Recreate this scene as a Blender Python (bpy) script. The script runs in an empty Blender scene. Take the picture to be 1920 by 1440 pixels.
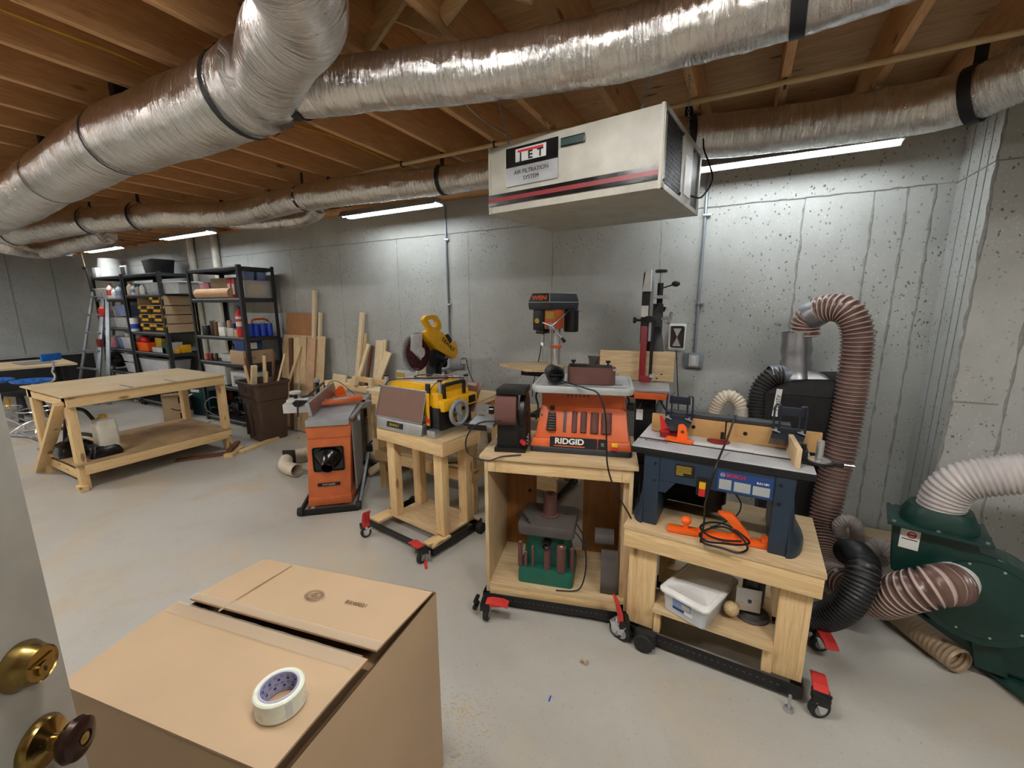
import bpy, bmesh, math, random
from mathutils import Vector, Matrix
random.seed(11)
PI = math.pi
scene = bpy.context.scene
COL = scene.collection
V = Vector

# ------------------------------------------------------------------ camera
H = 1.62
FPX = 787.2
PIT, ROL, YAW = 0.18749, -0.00469, 0.49458
def _cam_axes():
    f = V((0, math.cos(PIT), -math.sin(PIT))); r = V((1, 0, 0)); u = r.cross(f)
    c, s = math.cos(ROL), math.sin(ROL)
    r, u = r*c + u*s, u*c - r*s
    M = Matrix.Rotation(YAW, 3, 'Z')
    return M @ f, M @ r, M @ u
CF, CR, CU = _cam_axes()
CAM = V((0, 0, H))
def ray(px, py): return CF*FPX + CR*(px-960) - CU*(py-720)
def onZ(z, px, py):
    d = ray(px, py); return CAM + d*((z-H)/d.z)
def onY(y, px, py):
    d = ray(px, py); return CAM + d*(y/d.y)
def onX(x, px, py):
    d = ray(px, py); return CAM + d*(x/d.x)
cam_data = bpy.data.cameras.new('camera')
cam_data.sensor_width = 36.0; cam_data.sensor_fit = 'HORIZONTAL'
cam_data.lens = FPX*36.0/1920.0
cam_data.clip_start = 0.05; cam_data.clip_end = 60
cam = bpy.data.objects.new('camera', cam_data); COL.objects.link(cam)
cam.matrix_world = Matrix((( CR.x, CU.x, -CF.x, 0), (CR.y, CU.y, -CF.y, 0), (CR.z, CU.z, -CF.z, H), (0, 0, 0, 1)))
scene.camera = cam

# ------------------------------------------------------------------ materials
class NT:
    def __init__(s, name):
        s.m = bpy.data.materials.new(name); s.m.use_nodes = True
        s.t = s.m.node_tree; s.t.nodes.clear()
        s.out = s.n('ShaderNodeOutputMaterial'); s.b = s.n('ShaderNodeBsdfPrincipled')
        s.l(s.b.outputs[0], s.out.inputs[0])
        s.co = None
    def n(s, t, **k):
        x = s.t.nodes.new(t)
        for a, b in k.items(): setattr(x, a, b)
        return x
    def l(s, a, b): s.t.links.new(a, b)
    def coords(s, scale=(1, 1, 1), rnd=True):
        tc = s.n('ShaderNodeTexCoord'); mp = s.n('ShaderNodeMapping')
        mp.inputs['Scale'].default_value = scale
        if rnd:
            oi = s.n('ShaderNodeObjectInfo'); ad = s.n('ShaderNodeVectorMath', operation='ADD'); mu = s.n('ShaderNodeMath', operation='MULTIPLY')
            mu.inputs[1].default_value = 37.0
            s.l(oi.outputs['Random'], mu.inputs[0]); s.l(tc.outputs['Object'], ad.inputs[0]); s.l(mu.outputs[0], ad.inputs[1]); s.l(ad.outputs[0], mp.inputs['Vector'])
        else: s.l(tc.outputs['Object'], mp.inputs['Vector'])
        return mp.outputs[0]
    def noise(s, vec, scale, detail=4, rough=.55, dist=0):
        x = s.n('ShaderNodeTexNoise'); x.inputs['Scale'].default_value = scale; x.inputs['Detail'].default_value = detail
        x.inputs['Roughness'].default_value = rough; x.inputs['Distortion'].default_value = dist
        s.l(vec, x.inputs['Vector']); return x.outputs['Fac']
    def voro(s, vec, scale, feat='F1'):
        x = s.n('ShaderNodeTexVoronoi', feature=feat); x.inputs['Scale'].default_value = scale; s.l(vec, x.inputs['Vector']); return x.outputs['Distance']
    def ramp(s, fac, stops):
        x = s.n('ShaderNodeValToRGB'); e = x.color_ramp.elements
        while len(e) < len(stops): e.new(.5)
        for i, (p, c) in enumerate(stops):
            e[i].position = p; e[i].color = (c, c, c, 1) if isinstance(c, (int, float)) else (*c, 1)
        s.l(fac, x.inputs[0]); return x.outputs[0]
    def mix(s, fac, a, b, mode='MIX'):
        x = s.n('ShaderNodeMix', data_type='RGBA', blend_type=mode)
        for sock, v in ((x.inputs[0], fac), (x.inputs[6], a), (x.inputs[7], b)):
            if isinstance(v, (int, float)): sock.default_value = v if sock.type == 'VALUE' else (v, v, v, 1)
            elif isinstance(v, tuple): sock.default_value = (*v, 1)
            else: s.l(v, sock)
        return x.outputs[2]
    def bump(s, h, strength, dist=.01):
        x = s.n('ShaderNodeBump'); x.inputs['Strength'].default_value = strength; x.inputs['Distance'].default_value = dist
        s.l(h, x.inputs['Height']); s.l(x.outputs[0], s.b.inputs['Normal'])
    def set(s, col=None, rough=None, metal=None, **k):
        for nm, v in (('Base Color', col), ('Roughness', rough), ('Metallic', metal)):
            if v is None: continue
            if isinstance(v, (int, float)) : s.b.inputs[nm].default_value = v if nm != 'Base Color' else (v, v, v, 1)
            elif isinstance(v, tuple): s.b.inputs[nm].default_value = (*v, 1)
            else: s.l(v, s.b.inputs[nm])
        for a, b in k.items(): s.b.inputs[a.replace('_', ' ')].default_value = b
        return s.m
def hexc(h):
    h = h.lstrip('#'); c = [int(h[i:i+2], 16)/255 for i in (0, 2, 4)]
    return tuple(x/12.92 if x <= .04045 else ((x+.055)/1.055)**2.4 for x in c)
def plain(name, col, rough=.5, metal=0., var=.12, scale=9., bump=0., bscale=60., **k):
    """a paint, plastic or metal: soft mottling and a little surface bump"""
    t = NT(name); c = hexc(col) if isinstance(col, str) else col
    v = t.coords(); nz = t.noise(v, scale, 3)
    d = tuple(x*(1-var) for x in c); e = tuple(min(1, x*(1+var)) for x in c)
    cc = t.ramp(nz, [(.3, d), (.7, e)])
    rr = t.ramp(t.noise(v, scale*2.3, 3), [(.3, max(.02, rough-.06)), (.7, min(1, rough+.08))])
    if bump: t.bump(t.noise(v, bscale, 3), bump, .002)
    return t.set(cc, rr, metal, **k)
def wood(name, light, dark, axis, knots=True, rough=.62, ring=1.0):
    t = NT(name); s = [14., 14., 14.]; s[axis] = 1.1
    v = t.coords(tuple(s)); L, D = hexc(light), hexc(dark)
    a = t.noise(v, 1.6*ring, 3, .5, 1.2); b = t.noise(v, 9, 4, .6)
    c = t.ramp(a, [(.34, L), (.52, tuple(x*.62+y*.38 for x, y in zip(L, D))), (.58, L), (.75, tuple(x*.6+y*.4 for x, y in zip(L, D)))])
    c = t.mix(t.ramp(b, [(.35, 0.), (.75, .5)]), c, D)
    if knots:
        s2 = [9., 9., 9.]; s2[axis] = 3.2
        k = t.voro(t.coords(tuple(s2)), 1.0)
        c = t.mix(t.ramp(k, [(.09, .9), (.17, 0.)]), c, tuple(x*.45 for x in D))
    t.bump(b, .12, .002)
    return t.set(c, rough)
M = {}
for i, ax in enumerate('xyz'):
    M['pine_'+ax] = wood('pine_'+ax, '#e9cd9c', '#c3975e', i)
    M['pale_'+ax] = wood('pale_pine_'+ax, '#e6d2ac', '#c0a478', i, False)
    M['joist_'+ax] = wood('joist_'+ax, '#e6b681', '#b8814e', i, True, .75)
    M['ply_'+ax] = wood('plywood_'+ax, '#d9c19a', '#a8824f', i, False, .6, .7)
M['ply_edge'] = wood('plywood_edge', '#d6bd90', '#7b5a35', 0, False, .7, 3)
M['redply'] = wood('red_plywood', '#a9713c', '#7a4b23', 2, False, .55, .5)
M['subfloor'] = wood('subfloor_plywood', '#dcb588', '#a87b4c', 0, True, .8, .6)
M['mdf'] = plain('mdf', '#b48b57', .65, var=.05, scale=30)
M['hardboard'] = plain('hardboard', '#7f5230', .55, var=.1)
M['white_board'] = plain('white_board', '#d9cfb6', .5, var=.05)
M['bench_board'] = plain('bench_board', '#cdb891', .55, var=.07, scale=3, bump=.05)
M['walnut'] = wood('dark_wood', '#7a4b30', '#40241a', 0, False)
def concrete(name, base, pits=True, rough=.85):
    t = NT(name); v = t.coords(rnd=False); c = hexc(base)
    big = t.noise(v, .55, 4, .6, .4); mid = t.noise(v, 4.5, 5, .65)
    col = t.ramp(big, [(.3, tuple(x*.78 for x in c)), (.5, c), (.72, tuple(min(1, x*1.22) for x in c))])
    col = t.mix(t.ramp(mid, [(.35, .0), (.75, .45)]), col, tuple(x*.72*y for x, y in zip(c, (1.05, 1, .9))))
    if pits:
        mask = t.ramp(t.noise(v, 1.3, 3, .6), [(.4, .25), (.6, 1.)])
        tc = t.n('ShaderNodeTexCoord'); dv = t.n('ShaderNodeMapping'); dv.inputs['Scale'].default_value = (1, 1, .8); dv.inputs['Rotation'].default_value = (0, .5, 0); t.l(tc.outputs['Object'], dv.inputs[0])
        wob = t.n('ShaderNodeTexNoise'); wob.inputs['Scale'].default_value = 30; t.l(dv.outputs[0], wob.inputs['Vector'])
        ad = t.n('ShaderNodeVectorMath', operation='MULTIPLY_ADD'); ad.inputs[1].default_value = (.035, .035, .035); t.l(wob.outputs['Color'], ad.inputs[0]); t.l(dv.outputs[0], ad.inputs[2])
        p1 = t.voro(ad.outputs[0], 33); pit = t.ramp(p1, [(.13, 1.), (.22, 0.)])
        p2 = t.voro(ad.outputs[0], 52); chip = t.ramp(p2, [(.12, 1.), (.24, 0.)])
        pm = t.mix(1.0, pit, mask, 'MULTIPLY'); cm = t.mix(1.0, chip, mask, 'MULTIPLY')
        col = t.mix(t.mix(1., cm, .5, 'MULTIPLY'), col, tuple(min(1, x*1.6) for x in c))
        col = t.mix(t.mix(1., pm, .9, 'MULTIPLY'), col, tuple(x*.22 for x in c))
        h = t.mix(.5, t.mix(1., mid, 1., 'MULTIPLY'), pm, 'SUBTRACT')
        t.bump(h, .35, .012)
    else: t.bump(mid, .12, .01)
    return t.set(col, rough)
M['concrete'] = concrete('poured_concrete', '#b3b5b2')
M['concrete_far'] = concrete('poured_concrete_dark', '#b2b8b9')
M['ridge'] = plain('concrete_ridge', '#8f908b', .9, var=.2, scale=25, bump=.8, bscale=120)  # darker than the wall: shadow of the ridges also put into their colour
def floor_mat():
    t = NT('floor_concrete'); v = t.coords(rnd=False); c = hexc('#b9b6ad')
    a = t.noise(v, .5, 5, .6, .6); b = t.noise(v, 2.2, 6, .65, .3); g = t.noise(v, 60, 2)
    col = t.ramp(a, [(.32, tuple(x*.82 for x in c)), (.55, c), (.75, tuple(min(1, x*1.1) for x in c))])
    col = t.mix(t.ramp(b, [(.5, 0.), (.72, .4)]), col, hexc('#a39a88'))
    col = t.mix(t.ramp(g, [(.62, 0.), (.72, .35)]), col, hexc('#8c887f'))
    sp = t.voro(v, 9); col = t.mix(t.ramp(sp, [(.02, .7), (.035, 0.)]), col, hexc('#5d564b'))
    # sawdust films where the work was done
    dust = t.mix(1., t.ramp(t.noise(v, 1.1, 3, .6), [(.5, 0.), (.68, 1.)]), t.ramp(t.noise(v, 14, 4, .7), [(.4, .2), (.7, .8)]), 'MULTIPLY')
    col = t.mix(dust, col, hexc('#c9b188'))
    t.bump(b, .08, .01)
    return t.set(col, t.ramp(b, [(.3, .38), (.7, .6)]))
M['floor'] = floor_mat()
def cardboard():
    t = NT('cardboard'); v = t.coords(); c = hexc('#b59a7a')
    a = t.noise(v, 2.5, 4); vv = t.coords((90, 3, 3)); f = t.noise(vv, 1.0, 2)
    col = t.ramp(a, [(.3, tuple(x*.93 for x in c)), (.7, tuple(x*1.05 for x in c))]); t.bump(f, .05, .002)
    return t.set(col, .7)
M['cardboard'] = cardboard()
M['card_shade'] = plain('cardboard_painted_shade', '#6e5438', .8)  # cardboard darkened with the shade inside a box
def foil():
    t = NT('duct_foil'); uv = t.n('ShaderNodeUVMap'); mp = t.n('ShaderNodeMapping'); mp.inputs['Scale'].default_value = (1, .16, 1); t.l(uv.outputs[0], mp.inputs[0])
    v = mp.outputs[0]; a = t.noise(v, 60, 5, .7, .6); w = t.noise(v, 22, 3, .6, .3); f = t.noise(uv.outputs[0], 4, 3)
    h = t.mix(.5, t.mix(1., a, t.ramp(f, [(.35, .15), (.65, 1.)]), 'MULTIPLY'), w); t.bump(h, 1.0, .03)
    c = t.ramp(f, [(.3, (.66, .62, .58)), (.7, (.86, .85, .84))])
    return t.set(c, t.ramp(a, [(.3, .14), (.7, .3)]), .95)
M['foil'] = foil()
for k, (c, r, m_) in {
    'black': ('#0d0d0f', .45, 0), 'black_gloss': ('#0b0b0d', .18, 0), 'rubber': ('#1b1a1a', .7, 0), 'charcoal': ('#2b2c30', .5, 0),
    'orange': ('#cf5f2b', .42, 0), 'jointer_orange': ('#cc6c3c', .42, 0), 'deep_black': ('#0a0a0c', .75, 0), 'bright_orange': ('#f0621c', .4, 0), 'yellow': ('#e2a912', .4, 0), 'red': ('#c4262a', .4, 0), 'brake_red': ('#cf3a36', .45, 0),
    'cream': ('#cbc7ba', .45, 0), 'filter_beige': ('#a8a498', .45, 0), 'white': ('#e6e6e2', .45, 0), 'milky': ('#c3c8ce', .3, 0), 'milky_blue': ('#8298c8', .3, 0), 'label_white': ('#e9e8e2', .5, 0),
    'green_dark': ('#0d332c', .38, 0), 'sander_green': ('#155b4b', .45, 0), 'bosch_blue': ('#1f2f40', .4, 0), 'bosch_dark': ('#161d29', .4, 0), 'top_silver': ('#c6c8ca', .4, 0), 'navy': ('#1c3f78', .5, 0), 'blue': ('#1f49c9', .35, 0), 'seat_blue': ('#1869c4', .25, 0),
    'brown_plastic': ('#4a372c', .5, 0), 'dusty_dark': ('#4c4541', .7, 0), 'abrasive': ('#5f3d37', .85, 0), 'dark_red': ('#7c1c22', .4, 0), 'grey_plastic': ('#8e9093', .5, 0),
    'alu': ('#b9bcc0', .35, .9), 'steel': ('#b4b6b8', .32, .75), 'chrome': ('#d9dadc', .2, .75), 'castiron': ('#b3b6b9', .4, .6), 'galv': ('#9aa3ab', .45, .7), 'galv_tape': ('#9b9ca0', .35, .75),
    'grey_paint': ('#a5a8a6', .45, 0), 'pvc': ('#c9c5b6', .45, 0), 'tan_pipe': ('#cfb487', .5, 0), 'gold_label': ('#b99a2b', .5, 0), 'green': ('#1f8a3c', .3, 0), 'teal': ('#2a9aa8', .4, 0),
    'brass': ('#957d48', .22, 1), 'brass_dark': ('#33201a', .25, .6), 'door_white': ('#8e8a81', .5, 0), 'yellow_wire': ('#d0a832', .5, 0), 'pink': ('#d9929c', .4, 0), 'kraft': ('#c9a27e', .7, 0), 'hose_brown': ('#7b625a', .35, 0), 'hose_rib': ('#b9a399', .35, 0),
    'hose_cream': ('#d0c3ad', .4, 0), 'hose_grey': ('#b3aca9', .4, 0), 'hose_tan': ('#a78f72', .4, 0), 'black_strap': ('#17181c', .6, 0), 'dust': ('#cbb48c', .9, 0), 'pail_white': ('#c4c4be', .5, 0), 'lcd': ('#9aa3a5', .2, 0), 'dark_green': ('#24452a', .5, 0), 'bin_teal': ('#173b40', .45, 0), 'light_grey': ('#c4c5c3', .45, 0), 'print': ('#5b432e', .7, 0), 'tape': ('#d8dccb', .3, 0), 'core': ('#a8a7c4', .6, 0),
}.items(): M[k] = plain(k, c, r, m_, bump=.05 if m_ == 0 else 0)
M['brown_reflection_steel'] = plain('steel_painted_reflection', '#8a6c62', .4, .55, var=.03)  # polished steel; the brown tint is a painted reflection of wood and cardboard
M['guard_red'] = plain('blade_guard_red', '#43151a', .3)
M['hardboard_tan'] = plain('tan_hardboard', '#a9764a', .6, var=.1)
M['dusty_ply'] = plain('dusty_plywood', '#a78b66', .8, var=.25, scale=5)
def clear(name, col, alpha):
    t = NT(name); t.m.blend_method = 'BLEND' if hasattr(t.m, 'blend_method') else None
    v = t.coords(); t.bump(t.noise(v, 30, 4, .6), .3, .004)
    return t.set(hexc(col), .12, 0, Alpha=alpha)
M['clear_tape'] = clear('clear_packing_tape', '#cfc3b0', .28)
M['clear_bag'] = clear('clear_plastic', '#d8dcdc', .35)
def hose_mat():
    t = NT('hose_translucent_brown'); v = t.coords(); c = t.ramp(t.noise(v, 6, 3), [(.3, hexc('#4c362f')), (.7, hexc('#7a5f56'))])
    return t.set(c, .3)
M['hose_skin'] = hose_mat()
def emis(name, col, s):
    t = NT(name); return t.set(col, .5, Emission_Color=(*col, 1), Emission_Strength=s)
LAMP = emis('led_diffuser', (.92, .97, 1.0), 23)
LAMP_B = emis('led_diffuser_bright', (1.0, .98, .95), 100)

# ------------------------------------------------------------------ mesh builder
def frame_from(z, up=V((0, 0, 1))):
    z = V(z).normalized()
    x = up.cross(z)
    if x.length < 1e-4: x = V((1, 0, 0)).cross(z) if abs(z.x) < .9 else V((0, 1, 0)).cross(z)
    x.normalize(); y = z.cross(x)
    return Matrix((x, y, z)).transposed()
def Tr(loc, R=None):
    m = Matrix.Translation(V(loc))
    return m @ R.to_4x4() if R is not None else m
def Rz(a): return Matrix.Rotation(a, 3, 'Z')
def Rx(a): return Matrix.Rotation(a, 3, 'X')
def Ry(a): return Matrix.Rotation(a, 3, 'Y')
def smooth_path(pts, n=6):
    P = [V(p) for p in pts]
    if len(P) < 3: return P
    Q = [P[0]*2-P[1]] + P + [P[-1]*2-P[-2]]; out = []
    for i in range(1, len(Q)-2):
        a, b, c, d = Q[i-1:i+3]
        for k in range(n):
            t = k/n; out.append(.5*((2*b)+(c-a)*t+(2*a-5*b+4*c-d)*t*t+(3*b-a-3*c+d)*t**3))
    out.append(P[-1]); return out
def resample(P, step):
    out = [P[0].copy()]; acc = 0
    for i in range(1, len(P)):
        a, b = P[i-1], P[i]; L = (b-a).length
        if L < 1e-9: continue
        while acc+L >= step:
            r = (step-acc)/L; a = a.lerp(b, r); out.append(a.copy()); L = (b-a).length; acc = 0
            if L < 1e-9: break
        acc += L
    return out
class MB:
    def __init__(s, T=None): s.bm = bmesh.new(); s.T = T or Matrix.Identity(4)
    def _v(s, p): return s.bm.verts.new(s.T @ V(p))
    def _f(s, vs, m):
        try: f = s.bm.faces.new(vs); f.material_index = m; return f
        except ValueError: return None
    def hexa(s, P, m=0, b=0):
        v = [s._v(p) for p in P]; F = []
        for q in ((3, 2, 1, 0), (4, 5, 6, 7), (0, 1, 5, 4), (1, 2, 6, 5), (2, 3, 7, 6), (3, 0, 4, 7)): F.append(s._f([v[i] for i in q], m))
        if b:
            E = {e for f in F if f for e in f.edges}
            bmesh.ops.bevel(s.bm, geom=list(E), offset=b, segments=2, profile=.6, affect='EDGES', material=-1, clamp_overlap=True)
        return s
    def box(s, c, d, R=None, m=0, b=0.0, taper=1.0):
        c = V(c); h = V(d)/2; P = []
        for z in (-1, 1):
            k = taper if z > 0 else 1
            for x, y in ((-1, -1), (1, -1), (1, 1), (-1, 1)):
                p = V((x*h.x*k, y*h.y*k, z*h.z)); P.append((R @ p if R else p)+c)
        return s.hexa(P, m, b)
    def bb(s, x0, x1, y0, y1, z0, z1, m=0, b=0.0):
        return s.box(((x0+x1)/2, (y0+y1)/2, (z0+z1)/2), (abs(x1-x0), abs(y1-y0), abs(z1-z0)), None, m, b)
    def beam(s, a, b, w, h, m=0, bev=.002, up=V((0, 0, 1))):
        a, b = V(a), V(b); R = frame_from(b-a, up)
        return s.box((a+b)/2, (w, h, (b-a).length), R, m, bev)
    def ring(s, c, R, r, seg):
        return [s._v(V(c)+R @ V((math.cos(2*PI*i/seg)*r, math.sin(2*PI*i/seg)*r, 0))) for i in range(seg)]
    def skin(s, rings, m=0, cap=(True, True), wrap=False):
        n = len(rings[0]); K = len(rings)
        for a in range(K-1 + (1 if wrap else 0)):
            A, B = rings[a], rings[(a+1) % K]
            for i in range(n): s._f((A[i], A[(i+1) % n], B[(i+1) % n], B[i]), m)
        if not wrap:
            if cap[0]: s._f(rings[0][::-1], m)
            if cap[1]: s._f(rings[-1], m)
    def cyl(s, a, b, r, r2=None, seg=16, m=0, cap=(True, True), bev=0):
        a, b = V(a), V(b); R = frame_from(b-a); r2 = r if r2 is None else r2
        if bev:
            d = (b-a).normalized()
            rs = [s.ring(a, R, r-bev, seg), s.ring(a+d*bev, R, r, seg), s.ring(b-d*bev, R, r2, seg), s.ring(b, R, r2-bev, seg)]
        else: rs = [s.ring(a, R, r, seg), s.ring(b, R, r2, seg)]
        s.skin(rs, m, cap); return s
    def lathe(s, prof, T=None, seg=24, m=0, cap=(True, True)):
        T = T or Matrix.Identity(4); rs = []
        for r, z in prof: rs.append([s._v(T @ V((math.cos(2*PI*i/seg)*r, math.sin(2*PI*i/seg)*r, z))) for i in range(seg)])
        s.skin(rs, m, cap); return s
    def rlathe(s, prof, w, d, T=None, rc=.2, m=0, cap=(True, True), seg=6):
        """stack of rounded rectangles: prof = (scale, z)"""
        T = T or Matrix.Identity(4); rs = []
        for sc, z in prof:
            W, D = w/2*sc, d/2*sc; r = min(W, D)*rc; ring = []
            for cx, cy, a0 in ((W-r, D-r, 0), (-W+r, D-r, PI/2), (-W+r, -D+r, PI), (W-r, -D+r, 1.5*PI)):
                for k in range(seg+1):
                    a = a0+PI/2*k/seg; ring.append(s._v(T @ V((cx+math.cos(a)*r, cy+math.sin(a)*r, z))))
            rs.append(ring)
        s.skin(rs, m, cap); return s
    def tube(s, pts, r, seg=8, m=0, n=6, cap=(True, True), closed=False, raw=False):
        P = [V(p) for p in pts] if raw else smooth_path(pts, n)
        rs = []; up = V((0, 0, 1)); N = len(P); R = None
        for i in range(N):
            d = (P[(i+1) % N]-P[i-1]) if closed else (P[min(i+1, N-1)]-P[max(i-1, 0)])
            if d.length < 1e-9: continue
            d.normalize()
            if R is None: R = frame_from(d)
            else:
                x = V((R[0][0], R[1][0], R[2][0])); x = (x-d*x.dot(d)).normalized(); R = Matrix((x, d.cross(x), d)).transposed()
            rr = r(i/(N-1)) if callable(r) else r
            rs.append(s.ring(P[i], R, rr, seg))
        s.skin(rs, m, cap, wrap=closed); return s
    def hose(s, pts, r, pitch=.018, depth=.006, seg=20, m=0, mr=None, sharp=.35, n=10, rf=None, cap=(False, False)):
        """corrugated hose: rings of two radii along a smooth path"""
        P = resample(smooth_path(pts, n), pitch/4); N = len(P); R = None; rs = []
        for i in range(N):
            d = (P[min(i+1, N-1)]-P[max(i-1, 0)]).normalized()
            if R is None: R = frame_from(d)
            else:
                x = V((R[0][0], R[1][0], R[2][0])); x = (x-d*x.dot(d)).normalized(); R = Matrix((x, d.cross(x), d)).transposed()
            k = i % 4; off = (0, depth, depth*.85, 0)[k]
            f = rf(i/N) if rf else 1
            rs.append((s.ring(P[i], R, (r-depth+off)*f, seg), k))
        for a in range(len(rs)-1):
            A, B = rs[a][0], rs[a+1][0]; mi = (mr if mr is not None and rs[a][1] == 1 else m)
            for i in range(seg): s._f((A[i], A[(i+1) % seg], B[(i+1) % seg], B[i]), mi)
        if cap[0]: s._f(rs[0][0][::-1], m)
        if cap[1]: s._f(rs[-1][0], m)
        return s
    def prism(s, poly, T, d, m=0, b=0):
        """polygon (x, y) in the frame T, pushed from z=0 to z=d"""
        A = [s._v(T @ V((x, y, 0))) for x, y in poly]; B = [s._v(T @ V((x, y, d))) for x, y in poly]; n = len(poly); F = []
        F.append(s._f(A[::-1], m)); F.append(s._f(B, m))
        for i in range(n): F.append(s._f((A[i], A[(i+1) % n], B[(i+1) % n], B[i]), m))
        if b:
            E = {e for f in F if f for e in f.edges}
            bmesh.ops.bevel(s.bm, geom=list(E), offset=b, segments=2, profile=.6, affect='EDGES', material=-1, clamp_overlap=True)
        return s
    def sphere(s, c, r, m=0, seg=16, sc=(1, 1, 1), R=None):
        T = Matrix.Translation(V(c)) @ ((R or Matrix.Identity(3)).to_4x4()) @ Matrix.Diagonal((*sc, 1))
        n = seg//2; prof = [(max(1e-4, r*math.sin(PI*k/n)), -r*math.cos(PI*k/n)) for k in range(n+1)]
        return s.lathe(prof, T, seg, m)
    def quad(s, P, m=0):
        s._f([s._v(p) for p in P], m); return s
    def grid(s, fn, nu, nv, m=0):
        G = [[s._v(fn(u/nu, v/nv)) for v in range(nv+1)] for u in range(nu+1)]
        for u in range(nu):
            for v in range(nv): s._f((G[u][v], G[u+1][v], G[u+1][v+1], G[u][v+1]), m)
        return s
    def build(s, name, mats, parent=None, sharp=38):
        bmesh.ops.recalc_face_normals(s.bm, faces=s.bm.faces)
        me = bpy.data.meshes.new(name); s.bm.to_mesh(me); s.bm.free()
        for p in me.polygons: p.use_smooth = True
        try: me.set_sharp_from_angle(angle=math.radians(sharp))
        except Exception: pass
        if not isinstance(mats, (list, tuple)): mats = [mats]
        for x in mats: me.materials.append(M[x] if isinstance(x, str) else x)
        o = bpy.data.objects.new(name, me); COL.objects.link(o)
        if parent is not None: o.parent = parent
        return o
def tag(o, label, cat, group=None, kind=None):
    if label: o['label'] = label
    if cat: o['category'] = cat
    if group: o['group'] = group
    if kind: o['kind'] = kind
    return o
def thing(name, label, cat, loc=(0, 0, 0), rz=0, group=None):
    o = bpy.data.objects.new(name, None); COL.objects.link(o); o.empty_display_size = .05
    o.location = loc; o.rotation_euler = (0, 0, rz); return tag(o, label, cat, group)
def adopt(o, par):
    """hang a mesh made in world space under a thing"""
    o.parent = par; o.matrix_parent_inverse = (Matrix.Translation(par.location) @ Matrix.Rotation(par.rotation_euler[2], 4, 'Z') @ Matrix.Diagonal((*par.scale, 1))).inverted(); return o
def struct(o, label=None, cat=None):
    o['kind'] = 'structure'
    if label: o['label'] = label
    if cat: o['category'] = cat
    return o
def kids(o): return [c for c in COL.objects if c.parent == o]
def dup(root, loc, rz=None, label=None, group=None):
    def cp(o, par):
        c = o.copy(); COL.objects.link(c)
        if par is not None: c.parent = par
        for ch in [x for x in ALLKIDS.get(o.name, [])]: cp(ch, c)
        return c
    ALLKIDS = {}
    for x in list(COL.objects):
        if x.parent: ALLKIDS.setdefault(x.parent.name, []).append(x)
    r = cp(root, None); r.location = loc
    if rz is not None: r.rotation_euler = (0, 0, rz)
    if label: r['label'] = label
    if group: r['group'] = group
    return r
def text(body, size, T, mat, parent, name='lettering', depth=.0006, align='CENTER', sx=1.0, label=None, bold=0.0):
    """flat lettering lying in the xy plane of T"""
    cu = bpy.data.curves.new(name, 'FONT'); cu.body = body; cu.size = size; cu.extrude = depth; cu.align_x = align; cu.align_y = 'CENTER'; cu.offset = bold
    o = bpy.data.objects.new(name+'_src', cu); COL.objects.link(o)
    dg = bpy.context.evaluated_depsgraph_get(); me = bpy.data.meshes.new_from_object(o.evaluated_get(dg))
    bpy.data.objects.remove(o); bpy.data.curves.remove(cu)
    me.transform(T @ Matrix.Diagonal((sx, 1, 1, 1))); me.name = name
    me.materials.clear(); me.materials.append(M[mat] if isinstance(mat, str) else mat)
    q = bpy.data.objects.new(name, me); COL.objects.link(q)
    if parent is not None: q.parent = parent
    if label: q['label'] = label
    return q
# frame whose xy plane is a vertical face looking towards -y (text reads from the front)
FRONT = Matrix(((1, 0, 0), (0, 0, -1), (0, 1, 0)))
def front(x, y, z): return Tr((x, y, z), FRONT)
# ================================================================== ROOM
XL, XR, YF, YB, YB2, ZJ, ZS = -12.3, 3.6, -2.2, 3.65, 3.2, 2.68, 2.92
JX = 1.077
struct(MB().bb(XL-.3, XR+.3, YF-.3, YB+.3, -.2, 0).build('floor', 'floor'))
w = MB(); w.bb(XL-.3, JX, YB, YB+.25, 0, 2.64); w.box(((XL+JX)/2, YB-.003, 2.485), (JX-XL, .006, .31)); 
wb = struct(w.build('wall_back', 'concrete'))
def ridges(name, xs, y, z0, z1, parent, seed, wdt=.012):
    rr = random.Random(seed); m = MB()
    for x, a, b in xs:
        n = int((b-a)/.05); pts = []; 
        for i in range(n+1):
            z = a+(b-a)*i/n; k = rr.uniform(.3, 1.2)*wdt; pts.append((x+rr.uniform(-.004, .004), z, k))
        for (xa, za, ka), (xb, zb, kb) in zip(pts, pts[1:]):
            m.hexa([(xa-ka, y-.001, za), (xa+ka*.3, y-ka*.5, za), (xa+ka, y-.001, za), (xa, y+.01, za), (xb-kb, y-.001, zb), (xb+kb*.3, y-kb*.5, zb), (xb+kb, y-.001, zb), (xb, y+.01, zb)])
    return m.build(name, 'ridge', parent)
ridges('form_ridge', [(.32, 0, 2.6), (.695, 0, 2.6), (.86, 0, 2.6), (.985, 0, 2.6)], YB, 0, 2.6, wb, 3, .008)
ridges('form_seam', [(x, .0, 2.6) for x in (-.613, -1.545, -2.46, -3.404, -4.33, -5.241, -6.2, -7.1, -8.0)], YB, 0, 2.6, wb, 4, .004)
m = MB()
rr = random.Random(5)
for i in range(260):
    x = XL+.1+(JX-XL-.2)*i/260; x2 = XL+.1+(JX-XL-.2)*(i+1)/260
    a = 2.327+rr.uniform(-.003, .003)
    m.bb(x, x2, YB-.0075, YB, a, a+.006)
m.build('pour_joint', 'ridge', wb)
w = MB(); w.bb(JX, XR+.3, YB2, YB+.25, 0, 2.64)
w2 = struct(w.build('wall_jog', 'concrete'))
ridges('form_ridge', [(JX+.004, 0, 2.6), (1.30, 0, 2.6), (1.75, 0, 2.6), (2.3, 0, 2.6)], YB2, 0, 2.6, w2, 6, .009)
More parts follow.
